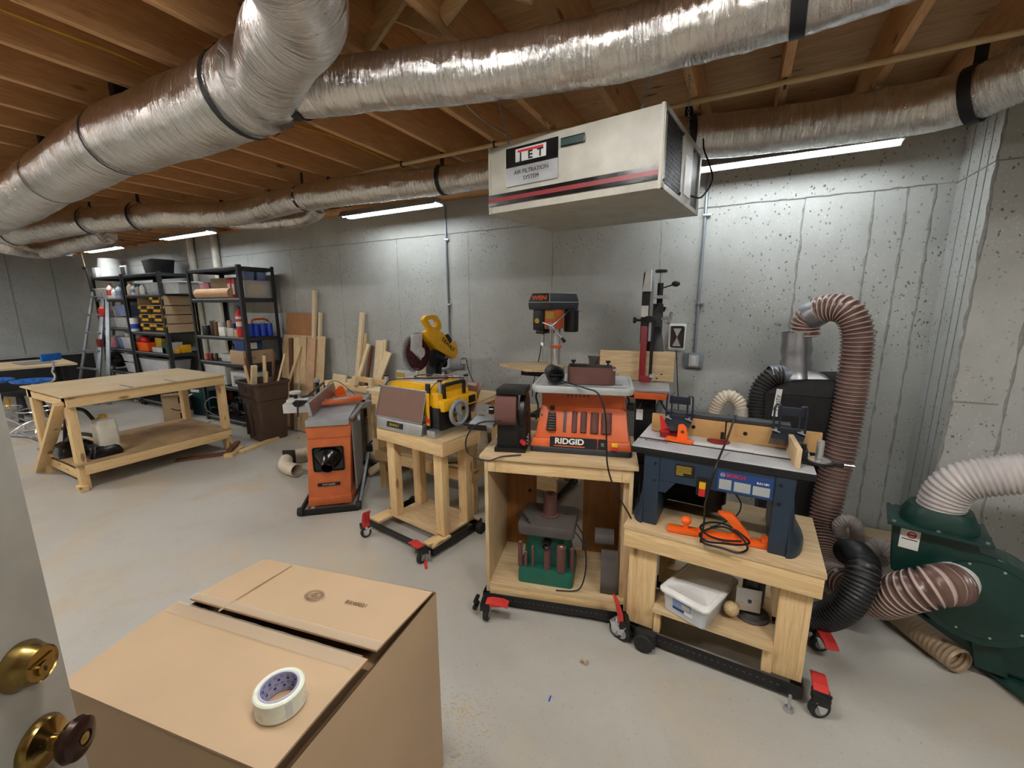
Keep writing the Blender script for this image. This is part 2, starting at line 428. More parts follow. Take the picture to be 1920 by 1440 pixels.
MB().bb(JX-.004, JX, YB2, YB, 2.322, 2.328).bb(JX, XR, YB2-.005, YB2, 2.322, 2.33).bb(JX, 1.27, YB2-.005, YB2, 1.07, 1.078).build('pour_joint', 'ridge', w2)
m = MB()
for y in (3.29, 3.38, 3.52): m.bb(JX-.003, JX+.001, y-.003, y+.003, 0, 2.6)
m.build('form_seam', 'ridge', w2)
w = MB(); w.bb(XL-.3, XL, YF-.3, YB, .66, 2.64); wl = struct(w.build('wall_left', 'concrete_far'))
ridges_l = MB()
for y in (.3, 1.1, 1.9, 2.7, 3.3): ridges_l.bb(XL-.001, XL+.006, y-.006, y+.006, .7, 2.6)
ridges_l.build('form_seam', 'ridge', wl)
struct(MB().bb(XL-.3, XL+.12, YF-.3, YB, 0, .64).build('wall_left_lower', 'charcoal'))
struct(MB().bb(XL-.3, XL+.15, YF-.3, YB, .64, .665).build('trim_1', 'concrete_far'))
struct(MB().bb(XR, XR+.25, YF-.3, YB2, 0, 2.9).build('wall_right', 'concrete'))
# the wall the doorway is in, behind the camera
m = MB(); m.bb(XL, -1.9, YF-.15, YF, 0, ZS); m.bb(-.2, XR, YF-.15, YF, 0, ZS); m.bb(-1.9, -.2, YF-.15, YF, 2.1, ZS)
struct(m.build('wall_front', 'cream'))
struct(MB().bb(-1.9, -.2, YF-.9, YF-.7, 0, 2.1).build('wall_hallway', 'cream'))
# ceiling: plywood subfloor on joists
ce = struct(MB().bb(XL-.3, XR+.3, YF-.3, YB+.3, ZS, ZS+.02).build('ceiling', 'subfloor'))
jx = []
k = -28
while True:
    x = -1.145+.0195+.4064*k; k += 1
    if x > XR: break
    if x < XL: continue
    jx.append(x)
for x in jx:
    o = MB().bb(-.019, .019, YF, YB+.1, ZJ, ZS, 0, .002).build('joist', 'joist_y', ce); o.location = (x, 0, 0)
MB().bb(XL, JX, YB, YB+.14, 2.64, ZJ).bb(JX, XR, YB2+.0, YB2+.14, 2.64, ZJ).build('sill_plate', 'joist_x', ce)
MB().bb(XL, XR, YB+.1, YB+.14, ZJ, ZS).build('rim_board', 'joist_x', ce)
MB().bb(-6, JX, 3.46, 3.6, 2.645, 2.68).build('nailer_board', 'joist_x', ce)
for a, b in zip(jx, jx[1:]):
    if -4.5 < a < 1.2:
        for s in (0, 1):
            z0, z1 = (ZJ+.02, ZS-.02) if s == 0 else (ZS-.02, ZJ+.02)
            yy = 1.50 + s*.07
            MB().beam((a+.02, yy, z0), (b-.02, yy-.02, z1), .064, .019, 0, .001, V((0, 1, 0))).build('cross_bridging', 'pine_x', ce)
# dark tongue joints between the subfloor panels
m = MB()
for y in (1.22, 2.44): m.bb(XL, XR, y, y+.004, ZS-.001, ZS)
m.build('panel_joint', 'walnut', ce)

# ------------------------------------------------------------------ shop lights
def shop_light(x0, y, z=2.5, L=1.22, label='', group='four-foot LED shop lights', rot=0, lamp=None):
    t = thing('shop_light', label, 'light fixture', (x0, y, z), rot, group)
    m = MB()
    m.prism([(-.075, 0), (-.04, .055), (.04, .055), (.075, 0), (.068, -.004), (.05, .012), (-.05, .012), (-.068, -.004)], Tr((0, 0, 0), Matrix(((0, 0, 1), (1, 0, 0), (0, 1, 0)))), L)
    m.build('housing', 'grey_paint', t)
    m = MB(); m.cyl((.02, -.028, .011), (L-.02, -.028, .011), .012, seg=10); m.cyl((.02, .028, .011), (L-.02, .028, .011), .012, seg=10)
    m.build('led_tube', lamp or LAMP, t)
    for x in (.12, L-.12):
        MB().tube([(x, 0, .05), (x, 0, ZJ-z+.01)], .002, 5).build('hanging_wire', 'steel', t)
    return t
shop_light(-3.68, 3.20, label='lit LED shop light on the wall side above the miter saw')
shop_light(-.50, 3.27, label='lit LED shop light between the air filter and the wall corner')
shop_light(-7.0, 3.0, label='lit LED shop light above the shelving with the fire extinguisher')
shop_light(-9.7, 3.06, label='lit LED shop light above the ladder and its hanging cord')
for x, y, zz in ((-1.5, .62, 2.62), (.75, .3, 2.62), (-4.3, -.35, 2.62), (-7.4, -.35, 2.62), (-10.4, -.35, 2.62)): shop_light(x, y, zz, label='lit LED shop light over the doorway side of the workshop', group='shop lights behind the camera', lamp=LAMP_B)
# ================================================================== DUCTS
def duct(name, label, pts, r, n=10, wob=.05, seed=1, seg=40, group=None):
    rr = random.Random(seed); P = resample(smooth_path(pts, n), .02); N = len(P); m = MB()
    R = None; rs = []; ph = [rr.uniform(0, 6.3) for _ in range(12)]; step = [0.]*seg
    for i in range(N):
        d = (P[min(i+1, N-1)]-P[max(i-1, 0)]).normalized()
        if R is None: R = frame_from(d)
        else:
            x = V((R[0][0], R[1][0], R[2][0])); x = (x-d*x.dot(d)).normalized(); R = Matrix((x, d.cross(x), d)).transposed()
        rad = r(i/(N-1)) if callable(r) else r
        ring = []
        for k in range(seg):
            step[k] = step[k]*.55 + rr.uniform(-1, 1)*.45
        for k in range(seg):
            a = 2*PI*k/seg; s = i*.02
            q = rad*(1 + .02*math.sin(s*5+ph[0]+a) + .012*math.sin(s*11+ph[1]+2*a)) + .5*(step[k]+step[k-1])*.0045*wob/.05
            ring.append(m._v(P[i]+R @ V((math.cos(a)*q, math.sin(a)*q, 0))))
        rs.append(ring)
    m.skin(rs)
    uvl = m.bm.loops.layers.uv.new('UVMap'); idx = {v: (i, k) for i, ring in enumerate(rs) for k, v in enumerate(ring)}
    for f in m.bm.faces:
        ks = [idx[l.vert][1] for l in f.loops]; wrap = max(ks)-min(ks) > 2 and len(ks) == 4
        for l in f.loops:
            i, k = idx[l.vert]; k = k+seg if wrap and k < seg/2 else k; rad = r(i/(N-1)) if callable(r) else r; l[uvl].uv = (i*.02+seed, 2*PI*k/seg*rad)
    o = m.build(name, 'foil', None, 80)
    tag(o, label, 'duct', group); return o, P, R
def strap(parent, c, d, r, w=.035, hang=True, mat='black_strap'):
    """a band round a duct; the ends run up to the joist"""
    d = V(d).normalized(); R = frame_from(d); m = MB()
    a = [m._v(V(c)+R @ V((math.cos(2*PI*i/28)*r, math.sin(2*PI*i/28)*r, -w/2))) for i in range(28)]
    b = [m._v(V(c)+R @ V((math.cos(2*PI*i/28)*r, math.sin(2*PI*i/28)*r, w/2))) for i in range(28)]
    m.skin([a, b], 0, (False, False))
    if hang:
        up = V(c)+V((0, 0, r*.97)); t = ZJ+.05
        if t-up.z > .01: m.hexa([up+d*(-w/2)+V((0, -.002, 0)), up+d*(w/2)+V((0, -.002, 0)), up+d*(w/2)+V((0, .002, 0)), up+d*(-w/2)+V((0, .002, 0))]+[V((p.x, p.y, t)) for p in (up+d*(-w/2)+V((0, -.002, 0)), up+d*(w/2)+V((0, -.002, 0)), up+d*(w/2)+V((0, .002, 0)), up+d*(-w/2)+V((0, .002, 0)))])
    return m.build('duct_strap', mat, parent)
def straps(o, P, idx, r, w=.035, hang=True):
    for f in idx:
        i = min(len(P)-2, max(1, int(f*(len(P)-1)))); strap(o, P[i], P[i+1]-P[i-1], r*1.03, w, hang)
def at_px(P, px):
    """fraction along a path whose image x is closest to px (to seat the bands)"""
    best = min(range(len(P)), key=lambda i: abs(960+FPX*(P[i]-CAM).dot(CR)/(P[i]-CAM).dot(CF)-px) if (P[i]-CAM).dot(CF) > .2 else 1e9)
    return best/(len(P)-1)
# main trunk to the left
pts = [onZ(2.50, 478, 168), onZ(2.50, 410, 197), onZ(2.50, 230, 262), onZ(2.49, 105, 330), onZ(2.46, 20, 385), onZ(2.46, -60, 425)]
pts[0] = onZ(2.50, 490, 160)
o, P, R = duct('foil_duct', 'fattest foil-wrapped duct, three thin black bands round it', pts, .165, seed=2)
straps(o, P, [at_px(P, 225), at_px(P, 104)], .165, .02, False)
straps(o, P, [at_px(P, 455)], .168, .035, False)
# branch coming towards the camera
d0 = onZ(2.50, 500, 175)
o, P, R = duct('foil_duct', 'foil-wrapped duct rising from the joint to the top edge of the photo', [d0, onZ(2.48, 525, 90), onZ(2.47, 565, 0), V((-.95, .55, 2.47)), V((-.7, -.2, 2.47)), V((-.5, -1.2, 2.5))], .125, seed=5, wob=.02)
# long branch to the right
pts = [onZ(2.5, 548, 172), onZ(2.5, 645, 161), onZ(2.5, 902, 134), onZ(2.5, 1190, 80), onZ(2.5, 1490, -8), onZ(2.5, 1700, -85), onZ(2.5, 1900, -170)]
o, P, R = duct('foil_duct', 'crinkled foil-wrapped duct crossing overhead in front of the air filter', pts, lambda t: .098+.008*t, seed=9, wob=.09)
straps(o, P, [at_px(P, 556), at_px(P, 1503)], .104, .04)
# duct along the back wall, left of the filter
pts = [onZ(2.54, 975, 318), onZ(2.54, 855, 334), onZ(2.53, 720, 352), onZ(2.53, 572, 370), onZ(2.52, 440, 400), onZ(2.51, 300, 404), onZ(2.5, 170, 414), onZ(2.48, 60, 432), onZ(2.45, -30, 452)]
o, P, R = duct('foil_duct', 'long sagging foil-wrapped duct along the back wall towards the shelves', pts, lambda t: .096+.04*t, seed=14, wob=.09)
straps(o, P, [at_px(P, 830), at_px(P, 570)], .104, .03); straps(o, P, [at_px(P, 262), at_px(P, 172), at_px(P, 30)], .135, .035)
pts = [onZ(2.50, 600, 385), onZ(2.46, 575, 408), onZ(2.45, 500, 418), onZ(2.47, 430, 415)]
duct('foil_duct', 'short foil duct offshoot sagging beneath the back wall duct', pts, .07, seed=17, wob=.08)
pts = [onZ(2.42, 200, 440), onZ(2.36, 130, 460), onZ(2.33, 80, 470), onZ(2.34, 20, 462), onZ(2.4, -40, 450)]
duct('foil_duct', 'low foil duct bend where the ducts meet above the dark wall', pts, .10, seed=18, wob=.08)
# duct right of the filter, turning at the corner
pts = [onZ(2.56, 1255, 262), onZ(2.56, 1352, 255), onZ(2.55, 1500, 237), onZ(2.54, 1640, 217), onZ(2.52, 1790, 190)]
pts += [V((.98, 2.68, 2.55)), V((1.16, 2.60, 2.56)), V((1.32, 2.4, 2.57))]
o, P, R = duct('foil_duct', 'foil-wrapped duct above the long lit shop light, bending at the wall corner', pts, .112, seed=23, wob=.05)
straps(o, P, [at_px(P, 1291), at_px(P, 1832)], .118, .045)
# hidden flex strap heads between joists
for px, py in ((235, 178), (95, 262), (10, 345)):
    p = onZ(2.74, px, py); o = MB().bb(-.03, .03, -.06, .06, -.045, .045, 0, .01).build('duct_hanger', 'black_strap'); o.location = p
    tag(o, {235: 'black strap bunched on a joist above the fat foil duct, closest to the duct joint', 95: 'black strap bunched on a joist above the middle band of the fat foil duct', 10: 'black strap bunched on a joist where the fat foil duct meets the photo edge'}[px], 'strap', 'black straps on the joists')
# tan plastic pipe strapped under the joists
a, b = onZ(2.66, 390, 392), onZ(2.66, 1908, 68)
b = V((.95, 2.6, 2.66)); a = V((-6.0, 2.64, 2.66)); 
o = MB().cyl(a, b, .0135, seg=14).build('plastic_pipe', 'tan_pipe'); tag(o, 'thin tan plastic pipe strapped under the joists behind the air filter', 'pipe')
for x in jx[::2]:
    if -5 < x < .9: MB().bb(x-.006, x+.006, 2.6, 2.64, 2.643, 2.682).build('pipe_clip', 'charcoal', o)
MB().cyl(b+V((-.03, 0, 0)), b+V((.02, 0, 0)), .02, seg=14).build('elbow', 'tan_pipe', o)
# yellow cables stapled to joist sides
o = MB().tube([(-2.56, -.3, 2.74), (-2.55, .688, 2.72), (-2.548, 1.0, 2.725), (-2.56, 1.3, 2.72), (-2.585, 1.77, 2.73), (-2.565, 2.3, 2.76), (-2.565, 3.0, 2.73), (-2.57, 3.3, 2.8)], .005, 6).build('electrical_cable', 'yellow_wire'); tag(o, 'yellow electrical cable stapled along a joist side above the fat duct', 'cable')
for py in ((250, 318, 332, 290), (200, 332, 300, 318)):
    p, q = onZ(2.69, py[0], py[1]), onZ(2.69, py[2], py[3])
    o = MB().tube([p, (p+q)/2+V((0, 0, -.01)), q], .006, 6).build('electrical_cable', 'hose_tan'); tag(o, 'short tan cable passing through drilled joists beside the fat duct', 'cable', 'tan cables through the joists')
o = MB().tube([onZ(2.72, 858, 180), onZ(2.72, 905, 225), onZ(2.70, 958, 258)], .006, 6).build('electrical_cable', 'hose_tan'); tag(o, 'tan cable running down a joist to the top of the air filter', 'cable')

# ================================================================== AIR FILTER
t = thing('air_filter', 'hanging beige air filtration box with red and black stripe', 'air filter', (-1.117, 1.850, 2.05), math.radians(-6.3))
W_, D_, H_ = .815, .64, .292
m = MB(); m.bb(0, W_-.004, 0, D_, 0, H_, 0, .004); m.build('housing', 'filter_beige', t)
for x_ in (0, W_-.012): MB().bb(x_, x_+.012, -.004, 0, -.002, H_+.002).build('edge_flange', 'filter_beige', t)
fx = W_
m = MB(); m.bb(fx-.004, fx+.004, 0, D_, 0, .02); m.bb(fx-.004, fx+.004, 0, D_, H_-.02, H_); m.bb(fx-.004, fx+.004, 0, .025, 0, H_); m.bb(fx-.004, fx+.004, D_*.42, D_*.72, .02, H_-.02); m.bb(fx-.004, fx+.004, D_-.03, D_, 0, H_); m.build('end_frame', 'filter_beige', t)
m = MB()
for i in range(16): m.bb(fx-.003, fx+.001, .025+i*.0155, .033+i*.0155, .02, H_-.02)
for i in range(14): m.bb(fx-.002, fx+.002, .025, D_*.42, .03+i*.018, .033+i*.018)
m.build('grille', 'charcoal', t)
MB().bb(fx-.02, fx-.004, .02, D_-.03, .02, H_-.02).build('filter_cavity', 'black', t)
m = MB(); m.bb(fx+.003, fx+.008, D_*.5, D_*.68, .04, .2); m.build('outlet_plate', 'white', t)
for y, z in ((.015, H_-.03), (.015, .03), (.26, H_-.03), (.26, .03), (.47, H_-.04)): MB().cyl((fx+.003, y, z), (fx+.009, y, z), .006, seg=8).build('screw', 'charcoal', t)
m = MB(); m.bb(0, W_-.012, -.006, -.004, .032, .048); m.bb(0, W_-.012, -.006, -.004, .066, .082); m.build('black_stripe', 'black_gloss', t)
MB().bb(0, W_-.012, -.006, -.004, .048, .066).build('red_stripe', 'dark_red', t)
pl = MB().bb(.105, .375, -.007, -.003, .185, .268).build('name_plate', 'black_gloss', t)
MB().bb(.105, .375, -.007, -.003, .105, .185).build('silver_plate', 'alu', t)
MB().bb(.158, .318, -.009, -.006, .203, .257, 0, .003).build('logo_plate', 'light_grey', pl)
MB().bb(.172, .304, -.0105, -.008, .241, .250).build('red_bar', 'red', pl)
text('J', .045, front(.187, -.0095, .2215), 'black', pl, sx=1.15, bold=.0012); text('E', .045, front(.238, -.0095, .2215), 'black', pl, sx=1.15, bold=.0012); text('T', .045, front(.289, -.0095, .2215), 'black', pl, sx=1.15, bold=.0012)
text('AIR FILTRATION', .0245, front(.24, -.0075, .160), 'black', t); text('SYSTEM', .0245, front(.24, -.0075, .131), 'black', t)
m = MB(); m.bb(.388, .498, -.008, -.003, .222, .257, 0, .002); m.build('sensor_window', 'black_gloss', t)
MB().bb(.39, .496, -.0095, -.007, .226, .252).build('window_lens', 'green_dark', t)
def chain(a, b, parent=None, label=''):
    a, b = V(a), V(b); n = int((b-a).length/.016); m = MB(); d = (b-a).normalized()
    for i in range(n):
        c = a+d*(i+.5)*.016; R = frame_from(d) @ Rz(PI/2*(i % 2)); pts = [c+R @ V((math.cos(q)*.0055, 0, math.sin(q)*.011)) for q in [2*PI*k/8 for k in range(8)]]
        m.tube(pts, .0014, 4, closed=True, raw=True)
    o = m.build('hanging_chain', 'galv'); tag(o, label, 'chain', 'chains that hold up the air filter'); return o
a0 = math.radians(-6.3)
def fl(x, y, z): return V((-1.117, 1.850, 2.05)) + Rz(a0) @ V((x, y, z))
for x, y, lb in ((.10, .03, 'front chain holding up the air filter above the lettered plate'), (.10, D_-.05, 'rear chain holding up the air filter above the lettered plate'), (W_-.1, .03, 'front chain holding up the air filter beyond the dark window'), (W_-.05, D_-.05, 'rear chain holding up the air filter by its grille')):
    p = fl(x, y, H_+.0); q = V((min(jx, key=lambda v: abs(v-p.x)), p.y, ZJ+.05)); chain(p, q, label=lb)
m = MB(); m.tube([fl(W_+.004, .46, .06), fl(W_+.05, .47, .05), fl(W_+.085, .5, .12), fl(W_+.06, .56, .2), fl(W_+.02, .6, .29), fl(W_+.0, .66, .36)], .004, 8, n=8)
adopt(m.build('power_cord', 'black', None), t)

# ================================================================== WALL FITTINGS
def conduit(x, z0, label, z1=2.6):
    t = thing('wall_conduit', label, 'conduit', (x, YB, 0))
    MB().cyl((0, -.014, z0), (0, -.014, z1), .0105, seg=12).build('conduit_pipe', 'galv', t)
    for z in (2.27, 1.62): MB().box((.01, -.016, z), (.055, .028, .018), None, 0, .004).build('pipe_strap', 'steel', t)
    b = MB().bb(-.07, .07, -.055, 0, z0-.12, z0, 0, .008).build('outlet_box', 'galv', t)
    f = MB().bb(-.036, .036, -.062, -.053, z0-.105, z0-.015, 0, .004).build('outlet_plate', 'light_grey', b)
    MB().bb(-.017, .017, -.066, -.06, z0-.095, z0-.025, 0, .003).build('receptacle', 'white', b)
    return t
conduit(-2.719, 1.24, 'galvanized conduit with an outlet box on the wall behind the miter saw')
conduit(-.30, 1.235, 'galvanized conduit with an outlet box on the wall by the work lamp')
for x, lb in ((-7.55, 'white vertical drain pipe behind the shelf, the one farther from the corner boards'), (-6.88, 'white vertical drain pipe behind the extinguisher shelf')):
    o = MB().cyl((x, YB-.056, .0), (x, YB-.056, 2.66), .05, seg=20).build('drain_pipe', 'pvc'); tag(o, lb, 'pipe')
o = MB().bb(.7, 1.07, 3.49, 3.64, .001, .04, 0, .003).bb(-.2, .7, 3.5, 3.64, .001, .04, 0, .003).build('floor_board', 'pale_x'); tag(o, 'pale lumber lying on the floor along the wall behind the hoses', 'board')
# work lamp hung on the wall beside the band saw
t = thing('work_lamp', 'white-rimmed rectangular work lamp hung on the wall beside the band saw', 'lamp', tuple(onY(3.6, 1270, 632)))
m = MB(); m.rlathe([(1, 0), (1.02, .02), (1, .045), (.86, .05), (.8, .03)], .125, .21, Tr((0, .02, 0), FRONT), .25, cap=(True, False)); m.build('rim', 'white', t)
m = MB(); m.rlathe([(.82, .0), (.8, .032)], .125, .21, Tr((0, .015, 0), FRONT), .25); m.build('reflector', 'brown_plastic', t)
m = MB(); m.prism([(-.03, .07), (.03, .07), (0, 0)], Tr((0, -.02, 0), FRONT), .008); m.prism([(-.03, -.07), (.03, -.07), (0, 0)], Tr((0, -.02, 0), FRONT), .008); m.build('bulb_shield', 'light_grey', t)
MB().tube([(.0, 0, -.1), (.02, -.02, -.3), (.05, -.03, -.6), (.05, -.02, -1.0)], .004, 6).build('cord', 'black', t)

# ================================================================== DOOR, CARDBOARD BOX, TAPE
dd = V((.59, -.808, 0)).normalized(); dn = V((dd.y, -dd.x, 0))
if dn.dot(V((.99, -.183, 0))) < 0: dn = -dn
DR = Matrix((dd, V((0, 0, 1)), dn)).transposed()   # x along door towards hinge, y up, z out of the face
t = thing('door_1', 'open white door with brass deadbolt and dark knob', 'door', (-.99, .183, 0)); t['kind'] = 'structure'
def dT(x, y, z): return Tr(dd*x+dn*z+V((0, 0, y)), DR)
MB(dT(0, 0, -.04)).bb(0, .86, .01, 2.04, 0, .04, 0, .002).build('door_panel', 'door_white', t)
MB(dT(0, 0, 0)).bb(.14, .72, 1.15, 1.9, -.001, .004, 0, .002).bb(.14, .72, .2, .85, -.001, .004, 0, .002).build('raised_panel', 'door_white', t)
kb = MB(); kb.lathe([(.001, 0), (.041, 0), (.041, .004), (.036, .012), (.022, .016), (.0125, .02), (.0125, .034)], dT(.066, .918, 0), 32); kb.build('knob_rose', 'brass', t)
kb = MB(); kb.lathe([(.012, .03), (.016, .036), (.029, .044), (.0335, .052), (.031, .061), (.022, .066), (.0125, .067), (.0125, .065), (.006, .065), (.001, .065)], dT(.066, .918, 0), 32); kn = kb.build('door_knob', 'brass_dark', t)
kb = MB(); kb.lathe([(.001, .0655), (.0085, .0665), (.001, .067)], dT(.066, .918, 0), 20); kb.bb(0, 0, 0, 0, 0, 0); kb.build('key_cylinder', 'brass', kn)
kb = MB(); kb.lathe([(.001, 0), (.036, 0), (.037, .006), (.031, .018), (.0275, .03), (.0265, .033), (.025, .031), (.001, .031)], dT(.066, 1.066, 0), 36); db = kb.build('deadbolt', 'brass', t)
kb = MB(dT(.066, 1.066, .031)); kb.cyl((0, -.008, 0), (0, -.008, .004), .011, seg=20); kb.bb(-.0012, .0012, -.012, -.004, .003, .0052, 1); kb.bb(-.018, .018, .006, .008, 0, .003); kb.build('key_cylinder', ['brass', 'black'], db)

bx = thing('cardboard_box', 'large brown cardboard moving box, its two top flaps not quite shut', 'box', (-.722+.0, .395, 0))
zt = .70
ux = (V((-.808, .949, 0))-V((-1.476, .80, 0))).normalized(); 
c_nr, c_fr, c_fl, c_nl = V((-.725, .375, 0)), V((-.800, .955, 0)), V((-1.476, .80, 0)), V((-1.41, .245, 0))
B0 = V((-.722, .395, 0))
def bl(p, z): return V((p.x-B0.x, p.y-B0.y, z))
cs = [c_nl, c_nr, c_fr, c_fl]; m = MB()
cen = sum(cs, V((0, 0, 0)))/4
for i in range(4):
    a, b = cs[i], cs[(i+1) % 4]; n = ((a+b)/2-cen).normalized()
    def f(u, v, a=a, b=b, n=n):
        p = a.lerp(b, u); bul = .018*math.sin(PI*u)*math.sin(PI*v)
        return bl(p+n*bul, .002+(zt-.004)*v)
    m.grid(f, 14, 10)
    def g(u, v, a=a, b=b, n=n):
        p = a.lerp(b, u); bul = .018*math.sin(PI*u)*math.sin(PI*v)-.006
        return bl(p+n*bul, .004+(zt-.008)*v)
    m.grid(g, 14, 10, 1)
m.quad([bl(p, .003) for p in cs]); m.quad([bl(p, zt-.035) for p in cs], 1)  # dark sheet below the flaps, painted shade for the gap between them
m.build('box_body', ['cardboard', 'card_shade'], bx, 60)
def flap(name, P, th=.006, curl=None, seed=0):
    """P: four corners (Vectors in the box frame) nearL nearR farR farL"""
    a, b, c, d = P; m = MB()
    def f(u, v, o=0): 
        p = (a.lerp(b, u)).lerp(d.lerp(c, u), v); z = .004*math.sin(u*7+seed)*math.sin(v*3)
        return V((p.x, p.y, p.z+z-o))
    m.grid(f, 16, 12); m.grid(lambda u, v: f(u, v, th), 16, 12)
    for fn in (lambda u, v: f(u, 0, th*v), lambda u, v: f(u, 1, th*v), lambda u, v: f(0, u, th*v), lambda u, v: f(1, u, th*v)): m.grid(fn, 16, 1)
    return m.build(name, 'cardboard', bx, 60)
def zb(px, py, z): 
    p = onZ(z, px, py); return V((p.x-B0.x, p.y-B0.y, z))
n1 = bl(c_nl, zt); n1b = zb(470, 1440, zt)
f1 = flap('near_flap', [bl(c_nl, zt+.001), bl(V((-.752, .365, 0)), zt+.001), zb(690, 1236, zt+.001), zb(330, 1128, zt+.002)], seed=1)
f2 = flap('far_flap', [zb(356, 1122, zt+.022), zb(706, 1220, zt+.010), zb(811, 1110, zt+.001), zb(497, 1048, zt+.001)], seed=2)
# crease, tape and print on the far flap
m = MB(); a, b = zb(410, 1146, zt+.0185), zb(546, 1061, zt+.003); m.tube([a, a.lerp(b, .5)+V((0, 0, .0035)), b], .003, 6); m.build('crease', 'cardboard', f2)
def on_flap(u, v, P=[zb(356, 1122, zt+.022), zb(706, 1220, zt+.010), zb(811, 1110, zt+.001), zb(497, 1048, zt+.001)], up=.0062):
    a, b, c, d = P; p = (a.lerp(b, u)).lerp(d.lerp(c, u), v); return V((p.x, p.y, p.z+up))
ex = (on_flap(.9, .5)-on_flap(.3, .5)).normalized(); ey = (on_flap(.6, .9)-on_flap(.6, .3)).normalized(); ez = ex.cross(ey).normalized(); ey = ez.cross(ex)
FR_ = Matrix((ex, ey, ez)).transposed()
c = zb(559, 1113, zt+.0); cT = on_flap(.51, .50)
T = Tr(cT, FR_)
m = MB(T)
for r0, r1 in ((.030, .032), (.019, .0205)):
    A = [m._v((math.cos(2*PI*i/40)*r0, math.sin(2*PI*i/40)*r0*.8, 0)) for i in range(40)]; B = [m._v((math.cos(2*PI*i/40)*r1, math.sin(2*PI*i/40)*r1*.8, 0)) for i in range(40)]
    m.skin([A, B], 0, (False, False))
for i in range(26):
    a = 2*PI*i/26; m.box((math.cos(a)*.025, math.sin(a)*.02, 0), (.003, .0055, .0004), Rz(a))
m.box((-.004, .002, 0), (.02, .003, .0004), Rz(.5)); m.box((.004, -.003, 0), (.016, .003, .0004), Rz(.2)); m.box((0, -.008, 0), (.012, .002, .0004)); m.box((.002, .008, 0), (.012, .002, .0004), Rz(.3))
m.build('maker_stamp', 'print', f2)
text('BX40021', .021, Tr(on_flap(.735, .515), FR_), 'print', f2, depth=.0002)
def tape_strip(par, P, seed):
    rr = random.Random(seed); a, b, c, d = P; m = MB()
    def f(u, v):
        p = (a.lerp(b, u)).lerp(d.lerp(c, u), v); return V((p.x, p.y, p.z+.0012*math.sin(u*60+v*9)*math.sin(u*23)))
    m.grid(f, 60, 4); m.build('packing_tape', 'clear_tape', par, 60)
tape_strip(f2, [on_flap(.0, -.01), on_flap(1, -.01), on_flap(1, .1), on_flap(.0, .1)], 1)
P1 = [bl(c_nl, zt+.001), bl(V((-.752, .365, 0)), zt+.001), zb(690, 1236, zt+.001), zb(330, 1128, zt+.002)]
tape_strip(f1, [on_flap(.02, .85, P1), on_flap(.98, .85, P1), on_flap(.98, 1.0, P1), on_flap(.02, 1.0, P1)], 2)
# tape roll
tc = (onZ(.749, 472, 1309)+onZ(.749, 573, 1273))/2
t = thing('tape_roll', 'roll of clear packing tape lying on the big cardboard box', 'tape roll', (tc.x+.0, tc.y, zt+.0055))
def ringprof(r0, r1, h, b=.003): return [(r0, b), (r0+b, 0), (r1-b, 0), (r1, b), (r1, h-b), (r1-b, h), (r0+b, h), (r0, h-b)]
m = MB(); seg = 56
pr = ringprof(.0415, .054, .050); m.skin([[m._v((math.cos(2*PI*i/seg)*r, math.sin(2*PI*i/seg)*r, z)) for i in range(seg)] for r, z in pr], 0, wrap=True); m.build('tape_body', 'tape', t)
m = MB(); pr = ringprof(.0385, .0420, .0505, .0008); m.skin([[m._v((math.cos(2*PI*i/seg)*r, math.sin(2*PI*i/seg)*r, z)) for i in range(seg)] for r, z in pr], 0, wrap=True); co = m.build('cardboard_core', 'core', t)
m = MB()
for i in range(12):
    for z, q in ((.033, 0), (.014, .26)):
        a = 2*PI*i/12+q; R = frame_from(V((-math.cos(a), -math.sin(a), 0))); c = V((math.cos(a)*.0383, math.sin(a)*.0383, z)); m.cyl(c, c+V((-math.cos(a), -math.sin(a), 0))*.0002, .0035, seg=12)
for z in (.042, .0385, .024, .0215, .006):
    for i in range(18):
        a = 2*PI*i/18; c = V((math.cos(a)*.0383, math.sin(a)*.0383, z)); m.box(c, (.0005, .009, .0007), Rz(a))
m.build('printed_marks', 'navy', co)
m = MB(); a0_ = -.35
for k in range(5):
    a = a0_+k*.05; m.box((math.cos(a)*.0543, math.sin(a)*.0543, .024), (.0006, .0045, .036), Rz(a))
m.build('paper_tab', 'light_grey', t)
